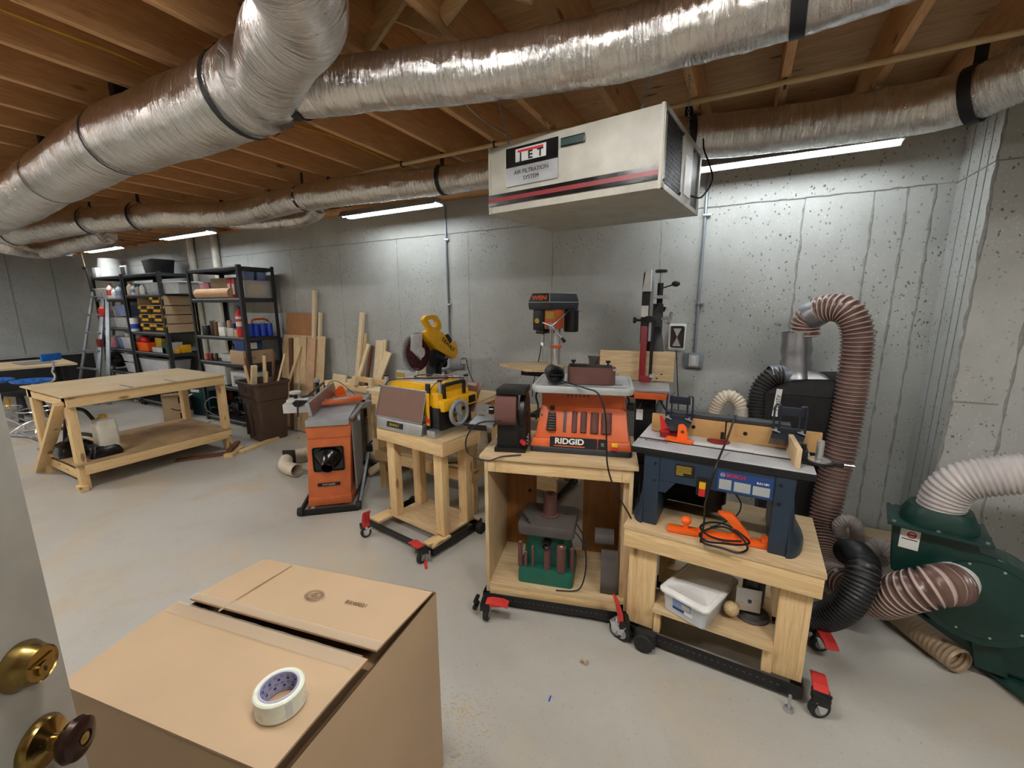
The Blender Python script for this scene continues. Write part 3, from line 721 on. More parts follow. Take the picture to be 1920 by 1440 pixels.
# ================================================================== SHARED PARTS
def caster(par, x, y, rot=0, r=.04, pedal=None, zoff=0, pedal_dir=0, mat='rubber'):
    """swivel caster with a fork, optionally with a red brake pedal ('down' or 'up')"""
    T = Tr((x, y, r), Rz(rot))
    m = MB(T); m.cyl((0, -.014, 0), (0, .014, 0), r, seg=24, bev=.004); m.cyl((0, -.0155, 0), (0, .0155, 0), r*.62, seg=20, m=1); m.cyl((0, -.019, 0), (0, .019, 0), .006, seg=10, m=2)
    wl = m.build('caster_wheel', [mat, 'grey_plastic', 'chrome'], par)
    m = MB(T)
    for s in (-1, 1): m.prism([(-.006, -.012), (.010, -.012), (.03, r*.95), (-.03+.004, r*.95)], Tr((0, s*.019-.001, 0), FRONT), .0022 if s > 0 else -.0022)
    m.bb(-.028, .03, -.021, .021, r*.93, r*.93+.004); m.cyl((.0, 0, r*.95), (.0, 0, r*.95+.014), .022, seg=18); m.cyl((.0, 0, r*.95+.014), (.0, 0, r*.95+.03), .008, seg=10)
    m.build('caster_fork', 'chrome', par)
    if pedal:
        P = Tr((x, y, r*2+.035), Rz(pedal_dir)) 
        ang = .12 if pedal == 'down' else -1.15
        P = P @ Ry(ang).to_4x4()
        m = MB(P)
        prof = [(-.02, -.018), (.0, -.002), (.03, .008), (.085, .012), (.115, .004), (.115, -.004), (.085, .003), (.03, -.002), (.01, -.016), (-.01, -.03)]
        m.prism(prof, Tr((0, .026, 0), FRONT), .052, 0, .002)
        for s in (-.02, 0, .02): m.prism([(.0, -.004), (.09, .004), (.08, -.006), (.01, -.022)], Tr((0, s+.002, 0), FRONT), .004)
        m.build('brake_pedal', 'brake_red', par)
        MB(Tr((x, y, r*2+.02), Rz(pedal_dir))).bb(-.03, .02, -.03, .03, -.03, .012, 0, .003).cyl((-.01, -.034, .01), (-.01, .034, .01), .006, seg=8).build('brake_bracket', 'black', par)
def rails(par, x0, x1, y0, y1, z=.03, h=.055):
    """four slotted black rails of the mobile base"""
    def slots(m, a, b, fixed, axis):
        n = int((b-a)/.025)
        for i in range(2, n-1):
            c = a+i*.025; c3 = (c, fixed, z+h*.55) if axis == 0 else (fixed, c, z+h*.55)
            m.box(c3, (.009, .0015, .005) if axis == 0 else (.0015, .009, .005), None, 1)
    for (a, b, y) in ((x0, x1, y0), (x0, x1, y1)):
        m = MB(); m.bb(a, b, y-.0025, y+.0025, z, z+h, 0, .001); yy = 1 if y == y0 else -1; m.bb(a, b, y, y+yy*.035, z, z+.004); slots(m, a+.03, b-.03, y-.003, 0); m.build('base_rail', ['black', 'dusty_dark'], par)
    for (a, b, x) in ((y0, y1, x0), (y0, y1, x1)):
        m = MB(); m.bb(x-.0025, x+.0025, a, b, z, z+h, 0, .001); xx = 1 if x == x0 else -1; m.bb(x, x+xx*.035, a, b, z, z+.004); m.build('base_rail', 'black', par)
def cord(pts, par, mat='black', r=.0038, name='power_cord', n=8):
    o = MB().tube(pts, r, 8, n=n).build(name, mat)
    return adopt(o, par) if not isinstance(par, str) else tag(o, par, 'cord')
def loc2w(t, x, y, z):
    a = t.rotation_euler[2]; return V(t.location) + Rz(a) @ V((x, y, z))
def bolt(m, p, r=.005, h=.003, d=V((0, -1, 0)), mm=0): m.cyl(p, V(p)+d*h, r, seg=8, m=mm)

# ================================================================== SANDER CART
SC = thing('sander_cart', 'open plywood cart on red-braked casters carrying the orange sander', 'cart', (-1.103, 1.739, 0), math.radians(15.5))
for x0, x1 in ((0, .019), (.726, .745)):
    MB().bb(x0, x1, 0, .44, .075, .837, 0, .001).build('side_panel', 'ply_z', SC)
m = MB(); m.bb(-.022, .765, -.014, .47, .841, .862, 0, .0015); m.build('cart_top', 'ply_x', SC)
MB().bb(.058, .69, 0, .038, .772, .84, 0, .002).build('front_apron', 'pine_x', SC)
for x0, x1 in ((.019, .057), (.691, .726)): MB().bb(x0, x1, 0, .05, .772, .84, 0, .002).build('corner_block', 'pine_y', SC)
MB().bb(.019, .726, 0, .44, .112, .128).build('bottom_shelf', 'ply_x', SC)
MB().bb(.019, .70, .001, .036, .045, .112, 0, .002).build('bottom_rail', 'pine_x', SC)
m = MB(); m.bb(.0195, .205, .418, .43, .128, .84); m.build('back_panel', 'redply', SC)
MB().cyl((.165, .419, .49), (.165, .417, .49), .012, seg=14).build('knot_hole', 'black', SC)
MB().bb(.49, .7255, .418, .43, .128, .84).build('back_panel', 'redply', SC)
MB().bb(.702, .7255, .03, .418, .13, .84).build('inner_cleat', 'ply_z', SC)
rails(SC, -.012, .745, -.02, .46, .025)
caster(SC, .035, -.115, PI*.5, .038, 'down', pedal_dir=.05)
caster(SC, .72, -.105, 2.6, .045, 'up', pedal_dir=PI+.15)
for x in (.0, .72): caster(SC, x, .52, .4, .038)
m = MB(); m.cyl((-.03, -.06, .085), (-.03, -.11, .085), .011, seg=12); m.cyl((-.03, -.07, .055), (-.03, -.12, .055), .013, seg=12); m.cyl((.77, -.03, .07), (.8, -.06, .07), .012, seg=12); m.build('adjusting_knob', 'black', SC)

# belt and disc sander on the cart
def on_cart(c, x, y, z): return tuple(loc2w(c, x, y, z))
BS = thing('belt_disc_sander', 'black bench belt and disc sander beside the orange machine on the plywood cart', 'sander', on_cart(SC, .045, .045, .862), SC.rotation_euler[2]+.05)
m = MB(); m.box((.078, .12, .09), (.145, .2, .18), None, 0, .006, .93); m.box((.078, .115, .012), (.165, .22, .024), None, 0, .004); m.build('sander_base', 'black', BS)
m = MB(); T = Tr((.06, .0, .235), Rx(-.22))
prof = [(math.cos(a)*.045-.0, math.sin(a)*.05+.03) for a in [PI*k/10 for k in range(11)]] + [(math.cos(a)*.045, math.sin(a)*.05-.035) for a in [PI+PI*k/10 for k in range(11)]]
m.prism(prof, T @ Tr((-.055, .03, 0), Matrix(((0, 0, 1), (1, 0, 0), (0, 1, 0)))), .108, 0, 0); m.build('abrasive_belt', 'abrasive', BS)
MB().box((.085, .10, .318), (.15, .2, .03), Rx(-.05), 0, .004).build('upper_platen', 'black', BS)
MB().hexa([(.0, .05, .25), (.02, .03, .2), (.02, .16, .2), (0, .18, .25), (-.0, .07, .315), (.02, .06, .315), (.02, .18, .315), (0, .2, .315)]).build('belt_cover', 'grey_plastic', BS)
m = MB(); m.cyl((.0, .0, .225), (-.028, -.004, .225), .021, seg=18, bev=.004); m.build('tracking_knob', 'black_gloss', BS)
m = MB(); m.cyl((.125, .12, .19), (.155, .12, .19), .115, seg=36, bev=.004); m.bb(.118, .16, .02, .22, .02, .19, 0, .006); m.build('disc_guard', 'black', BS)
m = MB(); m.box((-.07, .07, .142), (.13, .16, .018), Ry(.04), 0, .003); m.box((-.09, -.008, .132), (.1, .005, .03), Ry(.04), 1); m.build('work_table', ['alu', 'black'], BS)
m = MB(); m.cyl((.14, .02, .06), (.155, -.01, .06), .012, seg=12); m.build('switch_knob', 'red', BS)
m = MB(); 
for i in range(3): m.tube([(.163, .02, .05+i*.018), (.172, .0, .055+i*.018), (.175, .03, .065+i*.018)], .003, 5)
m.build('spring_clip', 'steel', BS)

# oscillating spindle sander
RS = thing('spindle_sander', 'orange oscillating spindle and belt sander with grey table on the plywood cart', 'sander', on_cart(SC, .22, .10, .862), SC.rotation_euler[2])
m = MB(); m.rlathe([(1, 0), (1, .026), (.985, .03)], .52, .36, Tr((.26, .18, 0)), .12); m.build('dark_foot', 'charcoal', RS)
m = MB(); m.hexa([(.004, .004, .028), (.516, .004, .028), (.516, .36, .028), (.004, .36, .028), (.012, .018, .07), (.508, .018, .07), (.505, .34, .07), (.015, .34, .07)], 0, .006)
m.hexa([(.02, .03, .065), (.50, .03, .065), (.5, .34, .065), (.02, .34, .065), (.045, .105, .225), (.485, .105, .225), (.485, .33, .225), (.045, .33, .225)], 0, .006)
m.bb(.045, .475, .11, .33, .22, .325, 0, .01); bd = m.build('orange_housing', 'orange', RS)
sl = math.atan2(.075, .16)   # slope of the front face
FM = FRONT @ Rx(0)
def face(x, s, out=0.0):   # point on the sloping face: s along the slope from z=.065
    return V((x, .03+s*math.sin(sl)-out*math.cos(sl), .065+s*math.cos(sl)+out*math.sin(sl)))
SF = Matrix(((1, 0, 0), (0, math.sin(sl), -math.cos(sl)), (0, math.cos(sl), math.sin(sl))))
m = MB(); 
for x, w_ in ((.175, .005),):
    m.box(face(x, .095, .001), (w_+.012, .115, .003), SF, 0, .001)
m.build('drum_slot', 'brown_plastic', bd)
for x, r in ((.225, .0145), (.272, .017), (.328, .0215), (.388, .027)):
    m = MB(); m.cyl(face(x, .04, -r*.1), face(x, .15, -r*.1), r, seg=24, bev=.002); m.build('sanding_drum', 'abrasive', RS)
m = MB(); 
for k in range(7): m.cyl(face(.105, .045+k*.014, .006), face(.105, .055+k*.014, .006), .027-.001*k, seg=24, bev=.002)
m.build('insert_disc', 'dusty_dark', RS)
MB().cyl(face(.105, .165, -.002), face(.105, .165, -.002)+SF @ V((0, 0, .003)), .014, seg=20).build('socket_hole', 'black', bd); MB().cyl(face(.05, .125, 0), face(.05, .125, 0)+SF @ V((0, 0, .002)), .006, seg=12).build('socket_hole', 'black', bd)
m = MB()
for k in range(6): m.box((.185+k*.021, .107, .295), (.005, .01, .035), None, 0, .001)
m.build('vent_slot', 'black', bd)
m = MB(); m.hexa([(.105, .001, .033), (.345, .001, .033), (.345, .006, .033), (.105, .006, .033), (.105, .012, .083), (.345, .012, .083), (.345, .018, .083), (.105, .018, .083)]); m.hexa([(.35, .001, .033), (.395, .001, .033), (.395, .006, .033), (.35, .006, .033), (.35, .012, .083), (.395, .012, .083), (.395, .018, .083), (.35, .018, .083)])
pl = m.build('name_plate', 'black', RS)
sl2 = math.atan2(.011, .05); SF2 = Matrix(((1, 0, 0), (0, math.sin(sl2), -math.cos(sl2)), (0, math.cos(sl2), math.sin(sl2))))
text('RIDGID', .040, Tr((.205, .0045, .0635), SF2), 'label_white', pl, sx=1.12, bold=.0012)
MB().box((.205, .0012, .040), (.16, .005, .0012), SF2).build('underline', 'orange', pl)
text('OFF\n ON', .009, Tr((.372, .004, .058), SF2), 'label_white', pl)
m = MB(); m.box((.432, -.002, .063), (.030, .02, .012), SF2, 0, .002); m.build('switch_key', 'yellow', RS)
m = MB(); m.box((.432, -.004, .045), (.026, .022, .012), SF2, 0, .002); m.build('power_switch', 'red', RS)
m = MB(); m.rlathe([(.94, .318), (.985, .322), (1, .335), (1, .350), (.985, .356), (.93, .3565), (.92, .353)], .505, .40, Tr((.262, .175, 0)), .22); m.build('work_table', 'grey_paint', RS)
m = MB(); m.bb(.08, .46, .08, .09, .3525, .3545); m.bb(.06, .48, .0, .012, .3525, .3545); m.build('table_groove', 'charcoal', RS)
m = MB(); m.cyl((.49, .09, .245), (.525, .08, .245), .022, seg=16, bev=.004); m.cyl((.5, .1, .3), (.515, .09, .3), .01, seg=10); m.tube([(.485, .1, .3), (.495, .09, .27), (.49, .09, .23)], .006, 6); m.build('tilt_knob', 'black', RS)
MB().tube([(.03, .08, .31), (.02, .07, .28), (.03, .085, .22), (.02, .08, .15)], .005, 6).build('tilt_bracket', 'black', RS)
# belt attachment and hose port lying on the table
zt2 = .862+.357
BA = thing('sanding_belt_unit', 'spindle sander belt unit with a brown belt lying on the grey table', 'tool attachment', on_cart(SC, .40, .20, zt2), SC.rotation_euler[2]-.03)
m = MB(); n = 24
def oval(w_, d_, z, k=24): 
    P = []
    for i in range(k):
        a = 2*PI*i/k; P.append((math.cos(a)*d_/2 + (w_-d_)/2*(1 if math.cos(a) > 0 else -1), math.sin(a)*d_/2, z))
    return P
rs = [[m._v(V(p)+V((.122, .0, 0))) for p in oval(.243, .085, z)] for z in (0, .004, .082, .086)]; m.skin(rs); m.build('abrasive_belt', 'abrasive', BA)
m = MB(); m.bb(.02, .225, -.03, .03, .084, .094, 0, .003); m.bb(.01, .1, -.034, .02, .094, .098, 0, .001); m.build('top_plate', 'black', BA)
for x, mt in ((.03, 'black'), (.205, 'brass_dark')): MB().cyl((x, 0, .094), (x, 0, .108), .005, seg=10).cyl((x, 0, .108), (x, 0, .118), .011, .013, seg=16).build('clamp_knob', mt, BA)
MB().bb(.2, .25, -.03, .0, .07, .08, 0, .002).build('tension_lever', 'steel', BA)
HP = thing('hose_port', 'black plastic dust hose port lying on its side on the grey table', 'hose port', on_cart(SC, .335, .17, zt2+.046), SC.rotation_euler[2]+.5)
m = MB(); TT = Tr((0, 0, 0), frame_from(V((-.2, -1, 0)))); m.lathe([(.046, .03), (.046, .05), (.043, .05), (.040, -.06), (.036, -.06), (.036, .05), (.041, .05)] if False else [(.036, .055), (.044, .055), (.046, .045), (.046, .02), (.041, .015), (.037, -.09), (.033, -.09), (.035, .0), (.037, .055)], TT, 32, cap=(False, False)); m.build('port_body', 'black', HP)
m = MB(TT); m.cyl((0, 0, .0), (0, 0, .003), .034, seg=24); m.box((0, 0, .02), (.07, .003, .03)); m.build('inner_web', 'charcoal', HP)
cord([on_cart(SC, .38, .16, zt2+.012), on_cart(SC, .42, .1, zt2+.012), on_cart(SC, .50, .03, zt2+.005), on_cart(SC, .565, -.02, zt2-.01), on_cart(SC, .60, -.045, zt2-.1), on_cart(SC, .61, -.05, 1.0), on_cart(SC, .62, -.05, .87), on_cart(SC, .66, -.045, .75), on_cart(SC, .735, -.04, .62), on_cart(SC, .775, -.05, .52), on_cart(SC, .79, -.03, .54), on_cart(SC, .775, -.0, .64), on_cart(SC, .775, .05, .8)], RS)
cord([on_cart(SC, .10, -.02, 1.05), on_cart(SC, -.01, -.04, 1.04), on_cart(SC, -.07, -.06, .97), on_cart(SC, -.06, -.07, .89), on_cart(SC, .03, -.05, .85), on_cart(SC, .1, -.02, .866), on_cart(SC, .19, .02, .868)], BS)

# green spindle sander inside the cart
GS = thing('spindle_sander', 'small green spindle sander with dusty table inside the plywood cart', 'sander', on_cart(SC, .165, .05, .128), SC.rotation_euler[2]-.02)
GS.scale = (1, 1, 1.13)
m = MB(); m.rlathe([(1, 0), (1, .05), (.97, .075), (.95, .08)], .30, .25, Tr((.15, .12, 0)), .18); 
m.rlathe([(.92, .075), (.86, .12), (.80, .2), (.84, .255)], .29, .22, Tr((.15, .14, 0)), .3); gb = m.build('green_body', 'sander_green', GS)
m = MB(); m.rlathe([(.93, .25), (.99, .255), (1, .27), (1, .295), (.97, .303), (.9, .305)], .305, .27, Tr((.15, .125, 0)), .22); m.build('work_table', 'dusty_dark', GS)
m = MB(); m.cyl((.155, .13, .303), (.155, .13, .312), .052, seg=30); m.cyl((.155, .13, .305), (.155, .13, .415), .037, seg=30, bev=.003); m.cyl((.155, .13, .415), (.155, .13, .418), .012, seg=12, m=1); m.build('spindle_drum', ['abrasive', 'black'], GS)
for x, r, h in ((.012, .0125, .125), (.042, .009, .075), (.082, .008, .11), (.16, .018, .125), (.235, .025, .125), (.29, .012, .115)):
    y = .012 if x < .28 else .03
    m = MB(); m.cyl((x, y, .079), (x, y, .079+h), r, seg=20, bev=.0015); m.cyl((x, y, .079+h), (x, y, .0795+h), r*.3, seg=10, m=1); m.build('sanding_drum', ['abrasive', 'dust'], GS)
m = MB(); m.lathe([(.021, .0), (.021, .06), (.016, .06), (.016, .0)], Tr((.155, .05, .21), frame_from(V((0, -1, -.1)))), 24, cap=(False, True)); m.bb(.14, .175, .03, .06, .2, .24, 0, .004); m.build('dust_port', 'black', GS)
m = MB(); m.prism([(.108, .028), (.125, .028), (.1165, .044)], Tr((0, -.0035, 0), FRONT), .001); m.prism([(.135, .042), (.148, .042), (.142, .022), (.137, .022), (.142, .038), (.135, .038)], Tr((0, -.0035, 0), FRONT), .001); m.build('painted_mark', 'label_white', gb)
cord([on_cart(SC, .17, .08, .52), on_cart(SC, .25, .06, .46), on_cart(SC, .33, .12, .435), on_cart(SC, .45, .10, .44), on_cart(SC, .52, .07, .36), on_cart(SC, .53, .05, .25), on_cart(SC, .51, .03, .16), on_cart(SC, .47, .02, .135), on_cart(SC, .38, .01, .132)], GS, n=10)
cord([on_cart(SC, .17, .1, .52), on_cart(SC, .25, .1, .445), on_cart(SC, .33, .2, .45), on_cart(SC, .42, .2, .47), on_cart(SC, .5, .15, .4), on_cart(SC, .535, .1, .34)], GS, n=10)
# spare belts: a standing loop and a folded one
def belt(pts, w_, label, R=None):
    P = smooth_path(pts, 8); m = MB()
    for a, b in zip(P, P[1:]+P[:1]):
        d = (b-a).normalized(); nrm = V((d.z, 0, -d.x))*.0012
    rings = []
    N = len(P)
    for i, p in enumerate(P):
        d = (P[(i+1) % N]-P[i-1]).normalized(); nn = BELTN.cross(d)*.0015; q = BELTN*w_/2
        rings.append([m._v(p+q+nn), m._v(p-q+nn), m._v(p-q-nn), m._v(p+q-nn)])
    m.skin(rings, wrap=True); return tag(m.build('sanding_belt', 'dusty_dark'), label, 'sanding belt', 'spare sanding belts in the plywood cart')
BELTN = Rz(SC.rotation_euler[2]) @ V((1, 0, 0))
belt([on_cart(SC, .650, y, z) for y, z in ((.04, .135), (.02, .2), (.06, .3), (.10, .345), (.135, .3), (.15, .2), (.13, .14), (.085, .131))], .085, 'worn brown sanding belt standing on edge by the plywood side panel')
belt([on_cart(SC, .62, y, z) for y, z in ((.14, .35), (.12, .37), (.14, .405), (.20, .41), (.24, .38), (.23, .34), (.17, .338))], .10, 'folded brown sanding belt resting on top of the standing belt')

# ================================================================== ROUTER CART
RC = thing('router_cart', 'pine cart on red-braked casters carrying the blue router table', 'cart', (-.395, 1.83, 0), math.radians(-1.5))
MB().bb(-.003, .765, -.003, .50, .593, .611, 0, .0015).build('cart_top', 'ply_x', RC)
MB().bb(0, .76, 0, .038, .505, .592, 0, .002).build('apron', 'pine_x', RC)
MB().bb(0, .76, .46, .498, .505, .592, 0, .002).build('apron', 'pine_x', RC)
for x in (0, .722): MB().bb(x, x+.038, .04, .458, .505, .592, 0, .002).build('apron', 'pine_y', RC)
for x0, x1, y0, y1 in ((.058, .146, .04, .078), (.63, .718, .04, .078), (.1, .18, .42, .458), (.63, .718, .42, .458)):
    MB().bb(x0, x1, y0, y1, .085, .592, 0, .002).build('leg', 'pine_z', RC)
for x0, x1 in ((.02, .058), (.718, .74)): MB().bb(x0, x1, .04, .12, .085, .55, 0, .002).build('leg_stiffener', 'pine_z', RC)
MB().bb(.147, .629, .004, .44, .205, .221).build('lower_shelf', 'ply_x', RC)
for x0, x1 in ((.15, .18), (.595, .632)): MB().bb(x0, x1, .03, .07, .085, .204, 0, .002).build('shelf_block', 'pine_z', RC)
rails(RC, .03, .745, .02, .48, .028)
caster(RC, -.015, .01, 2.7, .04); caster(RC, .80, .0, .5, .04, 'down', pedal_dir=PI*.5); caster(RC, .845, .40, .3, .04, 'down', pedal_dir=-PI*.42); caster(RC, .0, .5, .3, .04)
m = MB(); m.cyl((.12, -.035, .045), (.12, -.005, .045), .045, seg=26, bev=.004); m.bb(.08, .17, -.01, .02, .02, .09, 0, .004); m.build('fixed_wheel', 'rubber', RC)
for x, y in ((.70, -.03), ): MB().cyl((x, y, 0), (x, y, .014), .02, .014, seg=16).cyl((x, y, .01), (x, y, .07), .006, seg=8).build('levelling_foot', 'steel', RC)
BT = thing('router_table', 'benchtop router table with blue legs and aluminium top on the pine cart', 'router table', on_cart(RC, .0, .06, .611), RC.rotation_euler[2])
def bleg(mirror):
    m = MB(); f = (lambda x: .70-x) if mirror else (lambda x: x)
    x0, x1 = f(.06), f(.13)
    m.bb(x0, x1, .0, .36, 0, .34, 0, .006)
    # flared foot
    rs = []
    for sc, z in ((1, 0), (1, .025), (.88, .04), (.6, .07), (.38, .13), (.2, .24), (.1, .335)):
        ring = []
        for k in range(13):
            a = -PI/2+PI*k/12; ring.append(m._v((f(.065-.07*sc*math.cos(a)), .18+.19*math.sin(a)*(.93+.07*sc), z)))
        ring += [m._v((f(.066), .18+.19*q, z)) for q in (.9, -.9)]
        rs.append(ring)
    m.skin(rs)
    o = m.build('leg', 'bosch_blue', BT)
    m = MB(); 
    for z in (.3, .22): bolt(m, (f(.11), -.001, z), .006)
    m.build('bolt', 'black', o)
bleg(False); bleg(True)
m = MB(); m.bb(.13, .57, .0, .012, .225, .34, 0, .003); m.hexa([(.13, .0, .17), (.16, 0, .17), (.16, .012, .17), (.13, .012, .17), (.13, 0, .225), (.2, 0, .225), (.2, .012, .225), (.13, .012, .225)]); m.build('front_panel', 'bosch_blue', BT)
MB().bb(.13, .57, .34, .352, .18, .34, 0, .003).build('rear_panel', 'bosch_blue', BT)
MB().bb(.13, .36, .30, .31, .004, .335, 0, .003).build('rear_black_panel', 'deep_black', BT)  # black rear panel added so the opening under the table looks dark
lb = MB().bb(.365, .565, -.002, .001, .232, .318).build('info_label', 'navy', BT)
m = MB()
for i, (x0, x1) in enumerate(((.372, .418), (.428, .488), (.496, .556))): m.bb(x0, x1, -.003, -.0015, .240+.0*i, .284-.003*i)
m.build('fine_print', 'grey_paint', lb)
text('BOSCH', .020, front(.432, -.0025, .303), 'red', lb, sx=1.1, bold=.0005); text('RA1181', .012, front(.53, -.0025, .292), 'label_white', lb, sx=1.15, bold=.0004)
m = MB(); TT = front(.383, -.002, .303)
m.tube([TT @ V((math.cos(2*PI*i/20)*.008, math.sin(2*PI*i/20)*.008, 0)) for i in range(20)], .0007, 4, closed=True, raw=True); m.box(TT @ V((0, 0, 0)), (.008, .001, .0015)); m.box(TT @ V((-.004, 0, 0)), (.0012, .001, .01)); m.box(TT @ V((.004, 0, 0)), (.0012, .001, .01)); m.build('round_emblem', 'label_white', lb)
wl_ = MB().bb(.195, .275, -.003, .0, .262, .318, 0, .002).build('warning_label', 'black', BT)
m = MB()
for i in range(7): m.bb(.200, .232+(.03 if i > 1 else -.002), -.004, -.0025, .267+i*.0065, .2695+i*.0065)
m.build('fine_print', 'gold_label', wl_)
sw = MB().bb(.285, .335, -.004, .012, .19, .275, 0, .004).build('switch_box', 'black', BT)
MB().bb(.297, .323, -.02, -.003, .228, .256, 0, .003).build('switch_key', 'yellow', sw); MB().bb(.297, .323, -.022, -.003, .195, .228, 0, .003).build('stop_paddle', 'red', sw)
# top
zt3 = .34
m = MB(); m.bb(.0, .70, -.01, .40, zt3, zt3+.028, 0, .003); tp = m.build('table_rim', 'black', BT)
m = MB(); m.bb(.004, .696, -.006, .396, zt3+.028, zt3+.033)
m.build('table_top', 'top_silver', BT)
m = MB()
for i in range(13): m.bb(.006, .694, -.002+i*.0085, -.0006+i*.0085, zt3+.0325, zt3+.0334)
m.build('top_groove', 'dusty_dark', tp)
m = MB(); m.bb(.004, .696, .112, .128, zt3+.0325, zt3+.0345); m.build('mitre_slot', 'black', BT)
m = MB(); m.bb(.20, .49, .135, .30, zt3+.033, zt3+.0362, 0, .001); m.build('insert_plate', 'light_grey', BT)
m = MB(); m.cyl((.345, .225, zt3+.036), (.345, .225, zt3+.0375), .05, seg=36); m.build('insert_ring', 'dark_red', BT)
text('ELIMINATOR', .018, Tr((.09, .095, zt3+.034), Rz(0)), 'charcoal', tp)
# fence: mdf faces on a long black extrusion
FX = .255
m = MB(); m.bb(.035, .366, FX, FX+.019, zt3+.036, zt3+.125, 0, .0015); m.build('fence_board', 'mdf', BT)
m = MB(); m.bb(.372, .735, FX, FX+.019, zt3+.036, zt3+.125, 0, .0015); m.build('fence_board', 'mdf', BT)
for x in (.12, .23, .45, .62): MB().cyl((x, FX-.002, zt3+.082), (x, FX+.004, zt3+.082), .009, seg=16).build('fence_hole', 'black', BT)
MB().bb(.35, .365, FX-.001, FX+.005, zt3+.04, zt3+.075).build('bit_opening', 'black', BT)
m = MB(); m.bb(.1, .62, FX+.02, FX+.06, zt3+.036, zt3+.138, 0, .003); m.bb(.1, .62, FX+.0, FX+.06, zt3+.128, zt3+.145, 0, .002); m.build('fence_extrusion', 'charcoal', BT)
def featherboard(x):
    m = MB(); z = zt3+.135; y = FX-.012
    for dx in (0, .095):
        m.tube([(x+dx-.011, y, z-.02), (x+dx-.011, y, z+.085), (x+dx, y, z+.098), (x+dx+.011, y, z+.085), (x+dx+.011, y, z-.02)], .0045, 6, n=4)
    m.bb(x, x+.095, y-.003, y+.005, z+.055, z+.092, 0, .002); m.bb(x-.012, x+.107, y-.004, y+.006, z-.025, z, 0, .002)
    # comb leaning out over the table
    for i in range(22):
        xx = x-.012+i*.0056; m.hexa([(xx-.012, y-.05, z-.067), (xx-.009, y-.05, z-.067), (xx-.009, y-.047, z-.067), (xx-.012, y-.047, z-.067), (xx, y-.004, z-.02), (xx+.004, y-.004, z-.02), (xx+.004, y, z-.02), (xx, y, z-.02)])
    m.hexa([(x-.016, y-.03, z-.045), (x+.1, y-.03, z-.045), (x+.1, y-.026, z-.045), (x-.016, y-.026, z-.045), (x-.012, y-.004, z-.02), (x+.107, y-.004, z-.02), (x+.107, y, z-.02), (x-.012, y, z-.02)])
    o = m.build('featherboard', 'bosch_dark', BT)
    for dx in (0, .095): MB().cyl((x+dx, y-.004, z-.01), (x+dx, y-.018, z-.01), .006, seg=10).box((x+dx, y-.02, z-.014), (.035, .006, .006), Ry(.3), 0, .002).build('wing_nut', 'steel', o)
featherboard(.115); featherboard(.565)
MG = thing('miter_gauge', 'miter gauge with plywood face and chrome handle on the router table', 'miter gauge', on_cart(RC, .63, .075, .611+zt3+.034), RC.rotation_euler[2])
m = MB(); m.box((0, .115, .035), (.019, .21, .085), Rz(.08), 0, .0015); m.build('plywood_face', 'ply_z', MG)
m = MB(); m.box((.03, .1, .03), (.03, .05, .05), None, 0, .004); m.bb(.015, .13, .07, .13, 0, .012, 0, .003); m.cyl((.085, .1, .008), (.085, .1, .016), .05, seg=28); m.build('gauge_head', 'black', MG)
m = MB(); m.cyl((.085, .1, .016), (.085, .1, .019), .04, seg=28); m.build('protractor', 'chrome', MG)
MB().cyl((.085, .11, .018), (.085, .11, .095), .0135, seg=20, bev=.003).build('handle', 'chrome', MG)
MB().cyl((.03, .1, .05), (.03, .1, .075), .01, seg=12).bb(.13, .165, .09, .115, .0, .018, 0, .003).build('lock_knob', 'black', MG)
MB().cyl((.1, .1, .012), (.2, .1, .012), .0025, seg=6).build('stop_rod', 'chrome', MG)
def push_block(mat, x, y, rz, label):
    t = thing('featherboard_block', label, 'push block', on_cart(RC, x, y, .611+zt3+.036), rz); return t
t = push_block('red', .135, .27, .2, 'red plastic push block with an upright handle on the router table')
m = MB(); m.box((0, 0, .008), (.10, .07, .014), None, 0, .003); m.build('block_sole', 'dark_red', t); m = MB(); m.hexa([(-.045, -.008, .012), (.0, -.008, .012), (.0, .008, .012), (-.045, .008, .012), (-.055, -.006, .10), (-.043, -.006, .095), (-.043, .006, .095), (-.055, .006, .10)], 0, .003); m.build('handle', 'red', t)
t = push_block('bright_orange', .185, .20, -.15, 'bright orange plastic push block beside the red one on the router table')
m = MB(); m.box((0, 0, .006), (.12, .05, .012), None, 0, .003); m.build('block_sole', 'bright_orange', t)
m = MB(); m.prism([(-.012, 0), (.035, 0), (.035, .03), (.028, .06), (.012, .075), (-.008, .07), (-.008, .03)], Tr((0, .007, .01), FRONT), .014, 0, .003); m.build('handle', 'bright_orange', t)
MB().cyl((.014, -.008, .05), (.014, .008, .05), .008, seg=14).build('finger_hole', 'brown_plastic', t)
# on the cart top: long orange push shoe and the cord
t = thing('push_shoe', 'long bright orange push shoe lying under the router table', 'push shoe', on_cart(RC, .38, .075, .611), RC.rotation_euler[2]+.14)
m = MB(); m.box((0, 0, .013), (.40, .045, .02), None, 0, .004); m.box((-.02, 0, .022), (.22, .04, .01), None, 0, .003); m.bb(.17, .2, -.02, .02, .0, .045, 0, .004); m.build('shoe_sole', 'bright_orange', t)
m = MB(); m.cyl((-.125, 0, .02), (-.125, 0, .05), .012, seg=14); m.sphere((-.125, 0, .062), .023, seg=18, sc=(1, 1, .8)); m.build('front_knob', 'bright_orange', t)
m = MB(); m.prism([(.03, .02), (.13, .02), (.125, .045), (.08, .1), (.055, .13), (.0, .13), (-.005, .118), (.03, .112), (.045, .09), (.08, .05)], Tr((0, .014, 0), FRONT), .028, 0, .006); m.build('handle', 'bright_orange', t)
